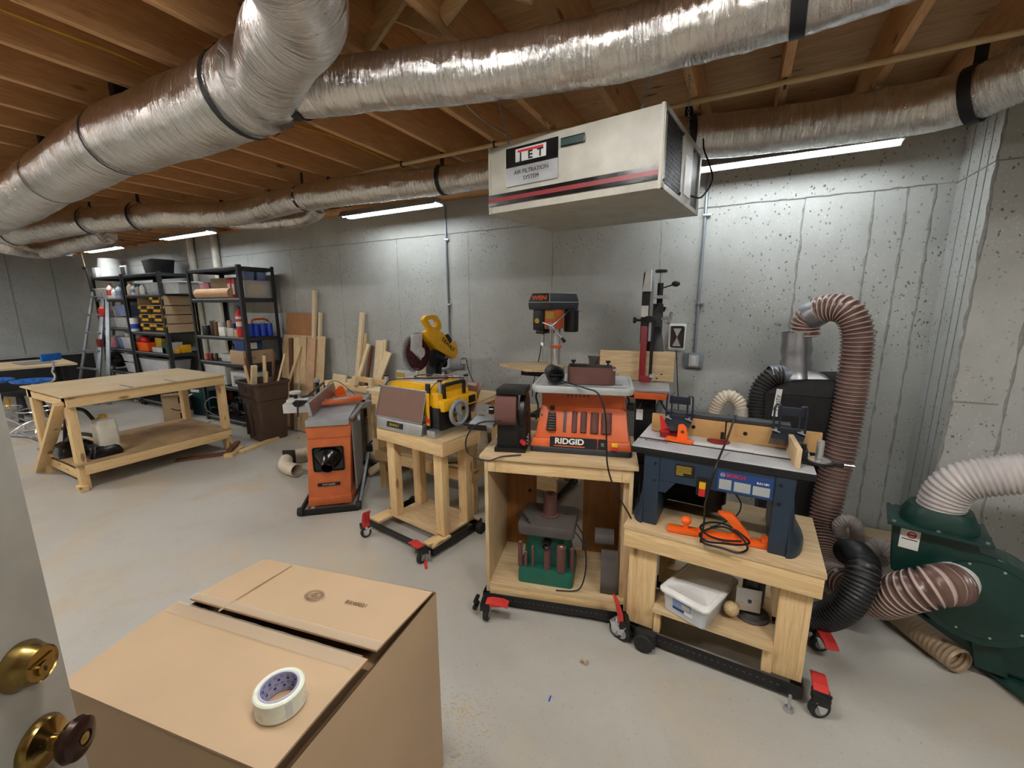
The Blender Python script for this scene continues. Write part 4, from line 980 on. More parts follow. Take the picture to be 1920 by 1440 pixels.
pts = [on_cart(RC, .405, .345, 1.105), on_cart(RC, .40, .30, 1.10), on_cart(RC, .385, .15, 1.05), on_cart(RC, .36, .0, .98), on_cart(RC, .345, -.02, .9), on_cart(RC, .33, .0, .8), on_cart(RC, .33, .03, .7), on_cart(RC, .325, .0, .625)]
for k in range(20):
    a = PI+2*PI*k/8.; pts.append(on_cart(RC, .41+math.cos(a)*(.085+.008*math.sin(k*1.7)), .02+math.sin(a)*(.06+.01*math.sin(k*2.3)), .622+.003*k+.006*math.sin(k*1.3)+.02*max(0, math.sin(a))))
cord(pts, BT, r=.0045)
cord([on_cart(RC, .43, .1, .83), on_cart(RC, .46, .11, .78), on_cart(RC, .45, .12, .72), on_cart(RC, .40, .14, .66), on_cart(RC, .35, .15, .62)], BT, r=.003)
m = MB(); m.cyl((.345, .225, .08), (.345, .225, .33), .055, seg=24); m.cyl((.345, .225, .04), (.345, .225, .08), .04, seg=20); m.build('router_motor', 'black', BT)
# plastic box and router on the lower shelf
PB = thing('storage_box', 'clear plastic storage box with white lid on the router cart shelf', 'storage box', on_cart(RC, .328, .135, .221), math.radians(-21))
m = MB(); m.rlathe([(.84, .0), (.87, .004), (.96, .108)], .215, .325, None, .22, cap=(True, False)); m.build('box_body', 'milky', PB)
m = MB(); m.rlathe([(1, .100), (1.03, .104), (1.03, .113), (.98, .120), (.88, .122), (.85, .118), (.2, .118)], .222, .33, None, .25); m.build('box_lid', 'white', PB)
def lab(x0, x1, z0, z1, o):
    y = lambda z: -.1425-(z/.108)*.0135-o
    return MB().hexa([(x0, y(z0), z0), (x1, y(z0), z0), (x1, y(z0)+.002, z0), (x0, y(z0)+.002, z0), (x0, y(z1), z1), (x1, y(z1), z1), (x1, y(z1)+.002, z1), (x0, y(z1)+.002, z1)])
lb = lab(-.052, .042, .032, .098, .001).build('paper_label', 'label_white', PB)
lab(-.049, .039, .052, .094, .002).build('blue_panel', 'milky_blue', lb); lab(-.049, .005, .036, .050, .002).build('navy_band', 'navy', lb); lab(-.005, .03, .060, .082, .003).build('printed_picture', 'hose_cream', lb)
PR = thing('plunge_router', 'router with round base and wooden knob on the lower cart shelf', 'router', on_cart(RC, .545, .19, .221), .3)
m = MB(); m.cyl((0, 0, 0), (0, 0, .012), .075, seg=32, bev=.003); m.cyl((0, 0, .012), (0, 0, .03), .055, .05, seg=28); m.build('router_base', 'dusty_dark', PR)
m = MB(); m.cyl((0, 0, .06), (0, 0, .2), .045, seg=28, bev=.004); m.cyl((0, 0, .2), (0, 0, .215), .035, seg=20); m.build('motor_body', 'black', PR)
m = MB(); m.box((-.035, -.048, .105), (.10, .004, .11), Rz(-.15), 0, .001); m.build('steel_plate', 'steel', PR); MB().box((-.03, -.0515, .1), (.014, .002, .016), Rz(-.15)).build('badge', 'navy', PR)
m = MB(); m.sphere((-.10, -.045, .05), .033, seg=20); m.build('wooden_knob', 'ply_edge', PR); MB().cyl((-.06, -.03, .05), (-.08, -.04, .05), .01, seg=10).build('knob_post', 'steel', PR)
# ================================================================== PLANER STAND AND PLANER
A7 = math.radians(-7.5)
PSo = V((-2.28, 2.03, 0)) + Rz(A7) @ V((.03, .075, 0))
PS = thing('planer_stand', 'square pine stand on a mobile base under the yellow planer', 'stand', tuple(PSo), A7)
zT = .765
MB().bb(0, .66, 0, .37, zT-.012, zT, 0, .001).build('stand_top', 'ply_x', PS)
for y0, y1 in ((-.002, .036), (.334, .372)): MB().bb(-.002, .662, y0, y1, zT-.095, zT-.0125, 0, .002).build('apron', 'pine_x', PS)
for x0, x1 in ((-.002, .036), (.624, .662)): MB().bb(x0, x1, .037, .333, zT-.095, zT-.0125, 0, .002).build('apron', 'pine_y', PS)
for x0 in (.05, .53):
    for y0 in (.038, .27): MB().bb(x0, x0+.078, y0, y0+.06, .085, zT-.013, 0, .002).build('leg', 'pine_z', PS)
MB().bb(.06, .60, .03, .36, .072, .084).build('base_board', 'ply_x', PS)
for x0, x1 in ((-.03, .075), (.54, .63)): MB().bb(x0, x1, -.09, .08, .066, .084, 0, .001).build('corner_board', 'pine_y', PS)
MB().bb(-.03, .64, .36, .375, .066, .084, 0, .001).build('corner_board', 'pine_x', PS)
rails(PS, -.035, .645, -.1, .385, .025, .05)
caster(PS, .05, -.185, 1.3, .036, 'up', pedal_dir=-.2); caster(PS, .60, -.165, 1.9, .038, 'down', pedal_dir=PI-.2)
m = MB(); m.cyl((.66, .33, .04), (.70, .33, .04), .04, seg=24, bev=.004); m.build('fixed_wheel', 'rubber', PS)
m = MB(); m.cyl((-.06, .33, .04), (-.03, .33, .04), .04, seg=24, bev=.004); m.build('fixed_wheel', 'rubber', PS)
for x in (.63, -.02): MB().cyl((x, -.12, 0), (x, -.12, .012), .017, .012, seg=14).cyl((x, -.12, .012), (x, -.12, .07), .005, seg=8).build('levelling_foot', 'steel', PS)
tag(MB().cyl((0, 0, .009), (.055, -.055, .009), .009, seg=12).build('sanding_stick', 'brake_red'), 'short red stick lying on the floor by the planer stand caster', 'stick').location = onZ(0, 797, 1054)
PLr = A7+math.radians(3)
pl0 = loc2w(PS, .02, .045, zT)
PL = thing('thickness_planer', 'yellow benchtop thickness planer with grey crank wheel on the pine stand', 'planer', tuple(pl0), PLr)
m = MB(); m.bb(0, .53, 0, .33, .0, .035, 0, .004)
for x in (.0, .47): m.bb(x, x+.075, -.045, .03, 0, .05, 0, .006).bb(x, x+.075, .30, .37, 0, .045, 0, .006)
m.build('cast_base', 'alu', PL)
m = MB(); m.hexa([(.0, -.065, .0), (.44, -.065, .0), (.44, .0, .0), (.0, .0, .0), (.0, -.05, .075), (.44, -.05, .075), (.44, .0, .085), (.0, .0, .085)], 0, .003); dk = m.build('infeed_lip', 'alu', PL)
MB().hexa([(.11, -.0665, .024), (.26, -.0665, .024), (.26, -.06, .024), (.11, -.06, .024), (.11, -.0605, .06), (.26, -.0605, .06), (.26, -.054, .06), (.11, -.054, .06)]).build('label', 'black', dk)
text('DEWALT', .024, Tr((.185, -.0645, .042), Matrix(((1, 0, 0), (0, .17, -.985), (0, .985, .17)))), 'gold_label', dk, sx=1.0, bold=.0004)
t_ = Rx(-.08)
m = MB(); m.hexa([(-.02, -.045, .083), (.43, -.045, .083), (.43, -.041, .083), (-.02, -.041, .083), (.02, -.012, .298), (.455, -.012, .298), (.455, -.008, .298), (.02, -.008, .298)]); fd = m.build('folded_table', 'brown_reflection_steel', PL)
m = MB()
for q in (((-.022, -.047, .08), (.018, -.014, .30)), ((.43, -.047, .083), (.455, -.014, .30)), ((-.02, -.047, .083), (.43, -.047, .083)), ((.02, -.014, .299), (.455, -.014, .299))): m.beam(q[0], q[1], .007, .007)
m.build('table_rim', 'steel', fd)
m = MB(); m.bb(.04, .53, .01, .33, .12, .285, 0, .012); m.hexa([(.03, .0, .27), (.50, .0, .27), (.50, .33, .27), (.03, .33, .27), (.05, .06, .33), (.48, .06, .33), (.48, .29, .33), (.05, .29, .33)], 0, .01); m.build('yellow_housing', 'yellow', PL)
m = MB(); m.bb(.46, .545, .0, .335, .035, .19, 0, .006); m.build('lower_side', 'black', PL)
m = MB(); m.bb(.50, .575, .015, .37, .165, .245, 0, .012); sb = m.build('side_cover', 'yellow', PL)
MB().bb(.574, .578, .27, .345, .18, .232, 0, .001).build('switch_panel', 'black', sb)
MB().bb(.544, .549, .12, .30, .075, .135, 0, .002).build('chip_guard', 'gold_label', PL)
m = MB(); m.bb(.44, .478, -.012, .006, .02, .20); m.bb(.443, .475, -.013, .004, .285, .35, 0, .003); m.build('scale_post', 'black', PL)
m = MB(); m.bb(.446, .474, -.018, -.01, .07, .29, 0, .002); sc_ = m.build('depth_scale', 'yellow', PL); MB().bb(.44, .482, -.022, -.014, .09, .12, 0, .003).build('depth_pointer', 'red', sc_)
for x, y in ((.035, .02), (.515, .05), (.515, .32), (.035, .32)):
    m = MB(); m.cyl((x, y, .24), (x, y, .36), .0115, seg=16)
    for k in range(14): m.cyl((x, y, .245+k*.008), (x, y, .248+k*.008), .0135, seg=14)
    m.cyl((x, y, .36), (x, y, .372), .018, seg=16, m=1, bev=.002); m.build('lift_screw', ['chrome', 'black'], PL)
m = MB(); m.tube([(.535, .07, .24), (.535, .065, .32), (.535, .08, .335), (.535, .25, .335), (.535, .27, .325), (.535, .27, .25)], .013, 10); m.build('carry_handle', 'black', PL)
m = MB(); m.bb(.40, .5, .12, .22, .325, .345, 0, .01); m.build('lock_cover', 'yellow', PL)
# crank wheel
TW = Tr((.61, .125, .15), frame_from(V((1, -.06, 0))))
m = MB(TW); k = 40
rs = []
for a in range(10): 
    q = 2*PI*a/10; rs.append([m._v(((.078+.013*math.cos(q))*math.cos(2*PI*i/k), (.078+.013*math.cos(q))*math.sin(2*PI*i/k), .013*math.sin(q))) for i in range(k)])
m.skin(rs, wrap=True); m.cyl((0, 0, -.012), (0, 0, .012), .02, seg=20, bev=.003); m.cyl((0, 0, -.07), (0, 0, -.01), .01, seg=10)
for a in (1.75, -1.35):
    d = V((math.cos(a), math.sin(a), 0)); m.beam(d*.012, d*.072, .055, .008, 0, .003, V((0, 0, 1)))
m.build('crank_wheel', 'grey_plastic', PL)
m = MB(); p = V((.62, .155, .068)); m.cyl(p, p+V((.06, .03, -.012)), .012, .016, seg=14, bev=.003); m.build('crank_knob', 'black', PL)
MB().hexa([(.2, .34, .1), (.56, .34, .1), (.56, .345, .1), (.2, .345, .1), (.2, .40, .30), (.60, .40, .30), (.60, .405, .30), (.2, .405, .30)]).build('rear_table', 'brown_reflection_steel', PL)
MB().bb(.08, .42, .1, .24, .33, .335, 0, .002).build('top_plate', 'light_grey', PL)
def pw(x, y, z): return tuple(loc2w(PL, x, y, z))
cord([pw(.05, .02, .25), pw(.045, .0, .30), pw(.08, .03, .335), pw(.2, .1, .345), pw(.36, .16, .35), pw(.46, .2, .36), pw(.36, .24, .36), pw(.22, .2, .36), pw(.2, .13, .355), pw(.33, .1, .36), pw(.48, .16, .37), pw(.56, .25, .36)], PL)
cord([pw(.12, .1, .34), pw(.25, .14, .35), pw(.38, .18, .365), pw(.46, .22, .375), pw(.5, .2, .36)], PL, 'dark_red')
cord([pw(.5, .15, .365), pw(.47, .08, .35), pw(.455, .02, .30), pw(.45, -.01, .2), pw(.455, -.02, .1)], PL, 'charcoal', .003)

# ================================================================== MITER SAW BENCH
MBn = thing('miter_saw_bench', 'two-by-four bench behind the planer carrying the miter saw', 'bench', (-2.8, 2.50, 0), math.radians(-2))
MB().bb(.06, 1.12, .02, .55, .875, .893, 0, .001).build('bench_top', 'pale_x', MBn)
MB().prism([(-.0, .03), (.22, .0), (.40, .0), (.40, .28), (.05, .28)], Tr((0, 0, .893)), .016, 0, .001).build('wing_board', 'pale_x', MBn)
MB().prism([(.98, .1), (1.10, -.03), (1.14, .0), (1.10, .42), (.85, .42), (.85, .2)], Tr((0, 0, .893)), .016, 0, .001).build('wing_board', 'ply_x', MBn)
for y0 in (.03, .50): MB().bb(.06, 1.1, y0, y0+.038, .785, .874, 0, .002).build('bench_rail', 'pine_x', MBn)
for x0 in (.06, 1.02):
    for y0 in (.07, .44): MB().bb(x0, x0+.07, y0, y0+.06, 0, .874, 0, .002).build('leg', 'pine_z', MBn)
for y0 in (.03, .50): MB().bb(.06, 1.1, y0, y0+.038, .28, .369, 0, .002).build('lower_rail', 'pine_x', MBn)
for x0 in (.06, 1.055): MB().bb(x0, x0+.038, .07, .5, .28, .369, 0, .002).build('lower_rail', 'pine_y', MBn)
MB().bb(.1, .7, .05, .5, .37, .385, 0, .001).build('lower_shelf', 'ply_x', MBn)
zs = .893
MS = thing('miter_saw', 'yellow miter saw with its head raised on the bench behind the planer', 'miter saw', (-2.38, 2.72, zs), 0)
m = MB(); m.cyl((0, 0, .0), (0, 0, .055), .16, seg=32, bev=.004); m.bb(-.36, .36, .02, .2, .02, .058, 0, .004); m.bb(-.04, .04, -.3, .1, .02, .05, 0, .004); m.build('saw_table', 'alu', MS)
for s, pts in ((-1, [(-.34, 0), (-.03, 0), (-.06, .02), (-.13, .085), (-.34, .085)]), (1, [(.06, 0), (.34, 0), (.34, .08), (.08, .08), (.06, .04)])):
    f = MB().prism([(x, z) for x, z in pts], Tr((0, .12, .06), FRONT), .012, 0, .001).build('fence', 'light_grey', MS)
    MB().bb(s*.29-.045, s*.29+.045, .105, .109, .085, .125).build('label', 'gold_label', f)
m = MB(); m.cyl((-.012, .02, .33), (-.009, .02, .33), .152, seg=64)
for i in range(56):
    a = 2*PI*i/56; m.box((-.0105, .02+math.cos(a)*.1535, .33+math.sin(a)*.1535), (.003, .006, .004), Rx(a), 0)
m.build('saw_blade', 'steel', MS)
m = MB(); m.lathe([(.155, -.016), (.158, .012), (.03, .02)], Tr((-.012, .02, .33), frame_from(V((1, 0, 0)))), 48, cap=(False, False)); g = m.build('blade_guard', 'guard_red', MS)
m = MB(); 
for i in range(46):
    a = .9+3.6*i/46
    R_ = Rx(a); m.box((-.012, .02+math.cos(a)*.158, .33+math.sin(a)*.158), (.034, .022, .004), R_)
m.build('guard_ribs', 'grey_plastic', MS)
m = MB(); m.hexa([(-.0, -.08, .36), (.018, -.08, .36), (.018, .04, .26), (.0, .04, .26), (.0, -.06, .485), (.018, -.06, .485), (.018, .07, .49), (.0, .07, .49)], 0, .003); m.cyl((.0, .03, .33), (.03, .03, .33), .045, seg=20); m.build('guard_plate', 'light_grey', MS)
arm = [(.06, .50), (.15, .52), (.27, .49), (.33, .44), (.47, .37), (.50, .31), (.47, .25), (.42, .235), (.28, .30), (.17, .35), (.10, .42)]
def yz(poly, x0, d, b=.006): return ([(y, z) for y, z in poly], Tr((x0, 0, 0), Matrix(((0, 0, 1), (1, 0, 0), (0, 1, 0)))), d, 0, b)
m = MB(); m.prism(*yz(arm, .0, .075)); am = m.build('motor_arm', 'yellow', MS)
m = MB(); outer = [(.04, .60), (.08, .635), (.20, .64), (.26, .60), (.285, .53), (.24, .50), (.14, .50)]; inner = [(.105, .60), (.19, .605), (.225, .57), (.21, .54), (.15, .545)]
def yzring(outer, inner, x0, d):
    n = 28; mm = MB(); 
    def samp(poly, n):
        P = [V((0, y, z)) for y, z in poly]; P = smooth_path(P+[P[0]], 4); L = sum((b-a).length for a, b in zip(P, P[1:])); Q = resample(P, L/n)[:n]
        while len(Q) < n: Q.append(P[-1])
        return Q
    O, I = samp(outer, n), samp(inner, n)
    rs = [[mm._v(p+V((x0, 0, 0))) for p in O], [mm._v(p+V((x0+d, 0, 0))) for p in O], [mm._v(p+V((x0+d, 0, 0))) for p in I], [mm._v(p+V((x0, 0, 0))) for p in I]]
    mm.skin(rs, wrap=True); return mm
yzring(outer, inner, .02, .035).build('carry_handle', 'yellow', MS)
MB().prism(*yz([(.30, .46), (.34, .47), (.40, .41), (.37, .38)], .07, .012, .002)).build('arm_grip', 'black', am)
TX = Tr((.0765, .345, .37), Matrix(((0, 0, 1), (1, 0, 0), (0, 1, 0))) @ Rz(-.62))
text('DEWALT', .052, TX, 'black', am, sx=1.0, bold=.0012)
m = MB(); m.bb(-.05, .06, .17, .26, .055, .20, 0, .008); m.hexa([(-.04, .15, .19), (.06, .15, .19), (.06, .3, .17), (-.04, .3, .17), (-.03, .2, .34), (.05, .2, .34), (.05, .34, .3), (-.03, .34, .3)], 0, .008); m.cyl((-.06, .27, .21), (.09, .27, .21), .035, seg=20); m.tube([(.06, .2, .15), (.09, .22, .2), (.09, .3, .25)], .012, 8); m.build('pivot_casting', 'black', MS)
m = MB(); m.cyl((.05, .26, .075), (.09, .24, .075), .02, seg=14); m.build('bevel_lock', 'yellow', MS)
m = MB(); m.cyl((.07, .30, .12), (.07, .55, .14), .018, seg=14); m.cyl((-.02, .30, .12), (-.02, .55, .14), .018, seg=14); m.box((.03, .56, .14), (.16, .03, .07), None, 0, .01); m.build('slide_rail', 'alu', MS)
m = MB(); m.cyl((.12, .30, .20), (.20, .36, .20), .055, seg=24, bev=.01); m.build('motor', 'grey_plastic', MS)
cord([(-2.22, 3.1, 1.12), (-2.16, 3.12, 1.14), (-2.08, 3.05, 1.05), (-2.0, 3.0, .96), (-1.92, 2.95, .92), (-1.84, 2.85, .912)], MS)
o = MB().box((0, 0, 0), (.34, .015, .40), Rx(-.05), 0, .001).build('board', 'white_board'); o.location = (-2.57, 3.04, 1.10); tag(o, 'pale square board standing behind the miter saw fence', 'board')

# ================================================================== JOINTER
JA = math.radians(41)
J = thing('jointer', 'orange jointer with long grey tables and tilted black fence on a black mobile base', 'jointer', (-2.93, 1.92, 0), JA)
m = MB(); m.hexa([(.045, .03, .045), (.365, .03, .045), (.40, .55, .045), (.01, .55, .045), (.085, .03, .69), (.405, .03, .69), (.40, .55, .69), (.09, .55, .69)], 0, .008); jb = m.build('orange_cabinet', 'jointer_orange', J)
m = MB(); m.hexa([(.083, .02, .60), (.402, .02, .60), (.41, .56, .60), (.083, .56, .60), (.08, .015, .695), (.412, .015, .695), (.415, .57, .695), (.08, .57, .695)], 0, .006); m.build('cabinet_trim', 'jointer_orange', jb); m = MB(); m.hexa([(.045, .022, .04), (.372, .022, .04), (.41, .56, .04), (.0, .56, .04), (.05, .022, .11), (.375, .022, .11), (.41, .56, .11), (.0, .56, .11)], 0, .005); m.build('cabinet_trim', 'jointer_orange', jb)
m = MB(); m.rlathe([(1, 0), (1.0, .010), (.95, .012), (.90, .003)], .235, .20, Tr((.225, .03, .425), FRONT), .18, cap=(False, True)); m.build('port_recess', 'black_gloss', J)
m = MB(); m.lathe([(.105, -.0), (.085, .02), (.05, .075), (.047, .10), (.043, .10), (.043, .05)], Tr((.225, .035, .42), frame_from(V((0, -1, -.45)))), 28, cap=(True, False)); m.build('dust_port', 'black_gloss', J)
MB().box((.212, .021, .215), (.17, .004, .026), Ry(0), 0).build('label', 'black', jb)
text('DANGER', .02, front(.212, .0185, .215), 'light_grey', jb, sx=1.2)
# right side: grey cover panel and base struts
m = MB(); m.hexa([(.40, .10, .12), (.412, .10, .12), (.42, .45, .12), (.40, .45, .12), (.41, .05, .69), (.418, .05, .69), (.425, .5, .69), (.41, .5, .69)]); m.build('side_cover', 'grey_plastic', J)
m = MB(); m.bb(.1, .40, .60, 1.05, .15, .69, 0, .008); m.build('rear_cabinet', 'black', J)
m = MB(); m.bb(0, .43, -.055, -.045, .0, .05); m.bb(.0, .43, -.055, .02, .0, .008); m.build('base_rail', 'black', J)
for x in (.0, .42): MB().beam((x, -.05, .03), (x+.0, .95, .03), .02, .04).build('base_rail', 'black', J)
MB().bb(0, .43, .94, .95, .01, .05).build('base_rail', 'black', J)
MB().beam((.44, -.0, .05), (.46, .75, .32), .02, .03).build('lift_bar', 'galv', J)
for x, y in ((.0, -.04), (.43, -.03), (.0, .93), (.43, .93)): MB().cyl((x-.02, y, .035), (x+.02, y, .035), .033, seg=20, bev=.003).build('base_wheel', 'rubber', J)
m = MB(); m.box((.47, .60, .30), (.05, .05, .06), None, 0, .004); m.cyl((.47, .60, .34), (.5, .56, .38), .008, seg=8); m.build('lever_latch', 'black', J)
# tables
m = MB(); m.hexa([(.085, .0, .70), (.40, .0, .70), (.40, .56, .70), (.12, .56, .70), (.085, .0, .752), (.40, .0, .752), (.40, .56, .752), (.12, .56, .752)], 0, .004); m.build('outfeed_table', 'castiron', J)
m = MB(); m.hexa([(.12, .57, .69), (.46, .57, .69), (.46, 1.15, .69), (.12, 1.15, .69), (.12, .57, .75), (.46, .57, .75), (.46, 1.15, .75), (.12, 1.15, .75)], 0, .004); m.cyl((.46, .62, .70), (.46, .62, .75), .05, seg=20); m.build('infeed_table', 'castiron', J)
m = MB(); m.hexa([(.40, .05, .735), (.425, .05, .735), (.46, .55, .735), (.43, .55, .735), (.40, .05, .75), (.425, .05, .75), (.46, .55, .75), (.43, .55, .75)], 0, .002); m.beam((.43, .3, .72), (.46, .12, .705), .02, .02); m.build('edge_ledge', 'alu', J)
# fence
m = MB(); m.hexa([(.09, .12, .755), (.115, .12, .755), (.135, 1.05, .755), (.11, 1.05, .755), (.065, .12, .86), (.095, .12, .865), (.115, 1.05, .865), (.085, 1.05, .86)], 0, .003); fn = m.build('fence', 'castiron', J)
MB().hexa([(.116, .13, .757), (.118, .13, .757), (.138, 1.04, .757), (.136, 1.04, .757), (.097, .13, .86), (.099, .13, .86), (.119, 1.04, .86), (.117, 1.04, .86)]).build('fence_face', 'brown_reflection_steel', J)
m = MB(); m.bb(-.125, .09, .22, .36, .765, .84, 0, .006); m.bb(-.10, .06, .24, .34, .84, .872, 0, .006); m.build('fence_carriage', 'light_grey', J)
m = MB(); m.prism([(-.05, .85), (-.02, .875), (.07, .865), (.05, .84), (.01, .82), (-.03, .82)], Tr((0, .215, 0), FRONT), .012, 0, .002); m.cyl((-.01, .21, .84), (-.01, .19, .74), .007, seg=8); m.cyl((-.01, .19, .85), (-.01, .22, .85), .016, seg=16); m.build('tilt_handle', 'black', J)
m = MB(); m.cyl((-.04, .29, .872), (-.04, .29, .91), .014, seg=12, m=1); m.cyl((-.04, .29, .91), (-.04, .29, .932), .042, .045, seg=28, bev=.004); m.build('lock_knob', ['light_grey', 'black'], J)
m = MB(); m.beam((.0, .30, .88), (.09, .34, .885), .02, .012); m.beam((.03, .35, .87), (.05, .9, .885), .015, .015); m.build('fence_rod', 'charcoal', J)
m = MB(); m.cyl((.0, .88, .78), (.0, .88, .9), .018, seg=12, m=1); m.cyl((.0, .88, .9), (.0, .88, .935), .027, .024, seg=22, bev=.004); m.build('rear_knob', ['grey_plastic', 'black'], J)
T_ = Tr((.27, .50, .775), Rz(.35)); m = MB(T_); m.hexa([(-.17, -.05, 0), (.17, -.06, 0), (.17, .06, 0), (-.12, .06, 0), (-.17, -.045, .024), (.18, -.05, .045), (.18, .06, .045), (-.12, .055, .032)], 0, .006); gd = m.build('blade_guard', 'orange', J)
MB(T_).hexa([(-.06, -.028, .026), (.06, -.028, .035), (.06, .025, .036), (-.06, .025, .029), (-.06, -.028, .031), (.06, -.028, .040), (.06, .025, .041), (-.06, .025, .034)]).build('guard_label', 'lcd', gd)
jl = lambda x, y, z: tuple(loc2w(J, x, y, z))
t = thing('push_block', 'bright orange push block resting on the jointer infeed table', 'push block', jl(.19, .93, .75), JA+.3)
m = MB(); m.box((0, 0, .007), (.10, .14, .014), None, 0, .003); m.build('block_sole', 'bright_orange', t)
m = MB(); m.prism([(-.055, 0), (.05, 0), (.045, .03), (.03, .075), (.0, .085), (-.02, .06), (-.05, .03)], Tr((0, .015, .014), FRONT), .03, 0, .005); m.build('handle', 'bright_orange', t)
cord([jl(.10, .80, .86), jl(.12, .85, .90), jl(.2, .8, .91), jl(.3, .7, .86), jl(.4, .62, .78)], J, r=.003)

# ================================================================== BAND SAW
W = thing('band_saw', 'tall black band saw with orange table trunnion and dark red blade guard', 'band saw', (-.56, 2.95, 0), .17)
m = MB(); m.bb(-.04, .20, -.08, .45, .02, .50, 0, .01); m.build('cabinet_base', 'black', W)
m = MB(); m.bb(-.045, .095, -.02, .40, .50, 1.03, 0, .02); m.build('lower_wheel_case', 'black', W)
MB().box((-.01, -.025, .86), (.045, .003, .075)).build('warning_sticker', 'label_white', W)
m = MB(); m.bb(-.30, .17, -.20, .22, 1.055, 1.075, 0, .003); m.build('saw_table', 'castiron', W)
m = MB(); m.bb(-.17, .165, -.205, .2, 1.01, 1.053, 0, .003); m.build('trunnion_rail', 'orange', W)
m = MB(); m.bb(-.31, .20, .10, .125, 1.078, 1.29, 0, .002); fb = m.build('fence_board', 'ply_x', W)
for x, z in ((-.18, 1.11), (.12, 1.13), (.09, 1.10)): MB().cyl((x, .098, z), (x, .101, z), .006, seg=10).build('screw_hole', 'black', fb)
m = MB(); T = Tr((-.035, .02, 1.48), None)
prof = [(math.cos(a)*.20+.20, math.sin(a)*.20+.14) for a in [PI*k/14 for k in range(15)]] + [(0, -.15), (.40, -.15)]
m.prism(prof, Tr((-.035, .0, 1.50), Matrix(((0, 0, 1), (1, 0, 0), (0, 1, 0)))), .055, 0, .006); m.build('upper_wheel_case', 'black', W)
m = MB(); prof2 = [(math.cos(a)*.207+.20, math.sin(a)*.207+.14) for a in [PI*k/14 for k in range(15)]] + [(-.005, -.13), (.405, -.13)]
m.prism(prof2, Tr((.018, .0, 1.50), Matrix(((0, 0, 1), (1, 0, 0), (0, 1, 0)))), .02, 0, .004); m.build('case_cover', 'grey_plastic', W)
m = MB(); m.hexa([(-.036, -.006, 1.70), (-.03, -.008, 1.70), (.02, -.008, 1.70), (.025, -.006, 1.70), (-.02, .08, 1.846), (-.015, .06, 1.85), (.015, .06, 1.85), (.02, .08, 1.846)]); m.build('case_trim', 'light_grey', W)
MB().box((-.012, -.003, 1.57), (.045, .004, .075)).build('warning_sticker', 'label_white', W)
m = MB(); m.bb(.0, .11, .30, .42, 1.03, 1.62, 0, .008); m.hexa([(.03, .1, 1.28), (.13, .1, 1.28), (.13, .3, 1.28), (.03, .3, 1.28), (.03, .16, 1.46), (.10, .16, 1.46), (.10, .3, 1.46), (.03, .3, 1.46)], 0, .006); m.build('frame_column', 'black', W)
m = MB(); m.bb(-.03, .012, -.01, .01, 1.09, 1.47, 0, .003); m.bb(-.02, .05, -.012, .012, 1.085, 1.13, 0, .003); m.build('blade_guard', 'dark_red', W)
m = MB(); m.cyl((.045, -.0, 1.10), (.045, -.0, 1.50), .011, seg=12); m.box((.03, 0, 1.52), (.07, .04, .04), None, 0, .004); m.build('guide_post', 'black', W)
m = MB(); m.box((.055, -.005, 1.135), (.03, .02, .02), None, 0, .002); m.cyl((.04, -.02, 1.13), (.07, -.02, 1.13), .008, seg=10); m.build('blade_guide', 'steel', W)
m = MB(); m.cyl((-.07, 0, 1.51), (-.035, 0, 1.51), .008, seg=10); m.cyl((-.085, 0, 1.51), (-.065, 0, 1.51), .02, seg=16, bev=.003); m.build('guard_knob', 'black', W)
m = MB(); m.cyl((.10, .02, 1.52), (.15, .0, 1.53), .01, seg=10); m.cyl((.14, -.02, 1.49), (.16, .02, 1.56), .012, seg=10); m.box((.13, 0, 1.5), (.03, .03, .02), None, 0, .004); m.build('guide_crank', 'steel', W)
m = MB(); m.cyl((.08, .0, 1.56), (.10, -.0, 1.60), .012, seg=10); m.cyl((.1, 0, 1.57), (.11, 0, 1.60), .014, seg=10); m.build('lock_knob', 'black', W)
m = MB(); m.cyl((.08, .15, 1.70), (.08, .15, 1.83), .008, seg=10, m=1); m.cyl((.08, .15, 1.62), (.08, .15, 1.76), .02, seg=14); m.cyl((.08, .15, 1.83), (.08, .15, 1.85), .04, seg=20, bev=.004); m.build('tension_handwheel', ['black', 'steel'], W)
m = MB(); m.cyl((.08, .12, 1.72), (.16, .08, 1.745), .005, seg=8); m.sphere((.175, .075, 1.75), .02, sc=(1.4, 1, 1)); m.build('release_lever', 'black', W)
MB().bb(.04, .14, .05, .2, 1.655, 1.675).build('top_bracket', 'light_grey', W)
m = MB(); m.cyl((.10, .0, .72), (.13, 0, 1.03), .02, seg=14); m.bb(.10, .17, .02, .2, .6, .9, 0, .004); m.build('dust_chute', 'galv', W)
m = MB(); m.tube([(.1, -.06, 1.02), (.14, -.1, .95), (.2, -.08, .86)], .006, 8); m.cyl((.02, -.10, 1.0), (-.01, -.1, .92), .01, seg=10); m.build('tilt_lever', 'black', W)

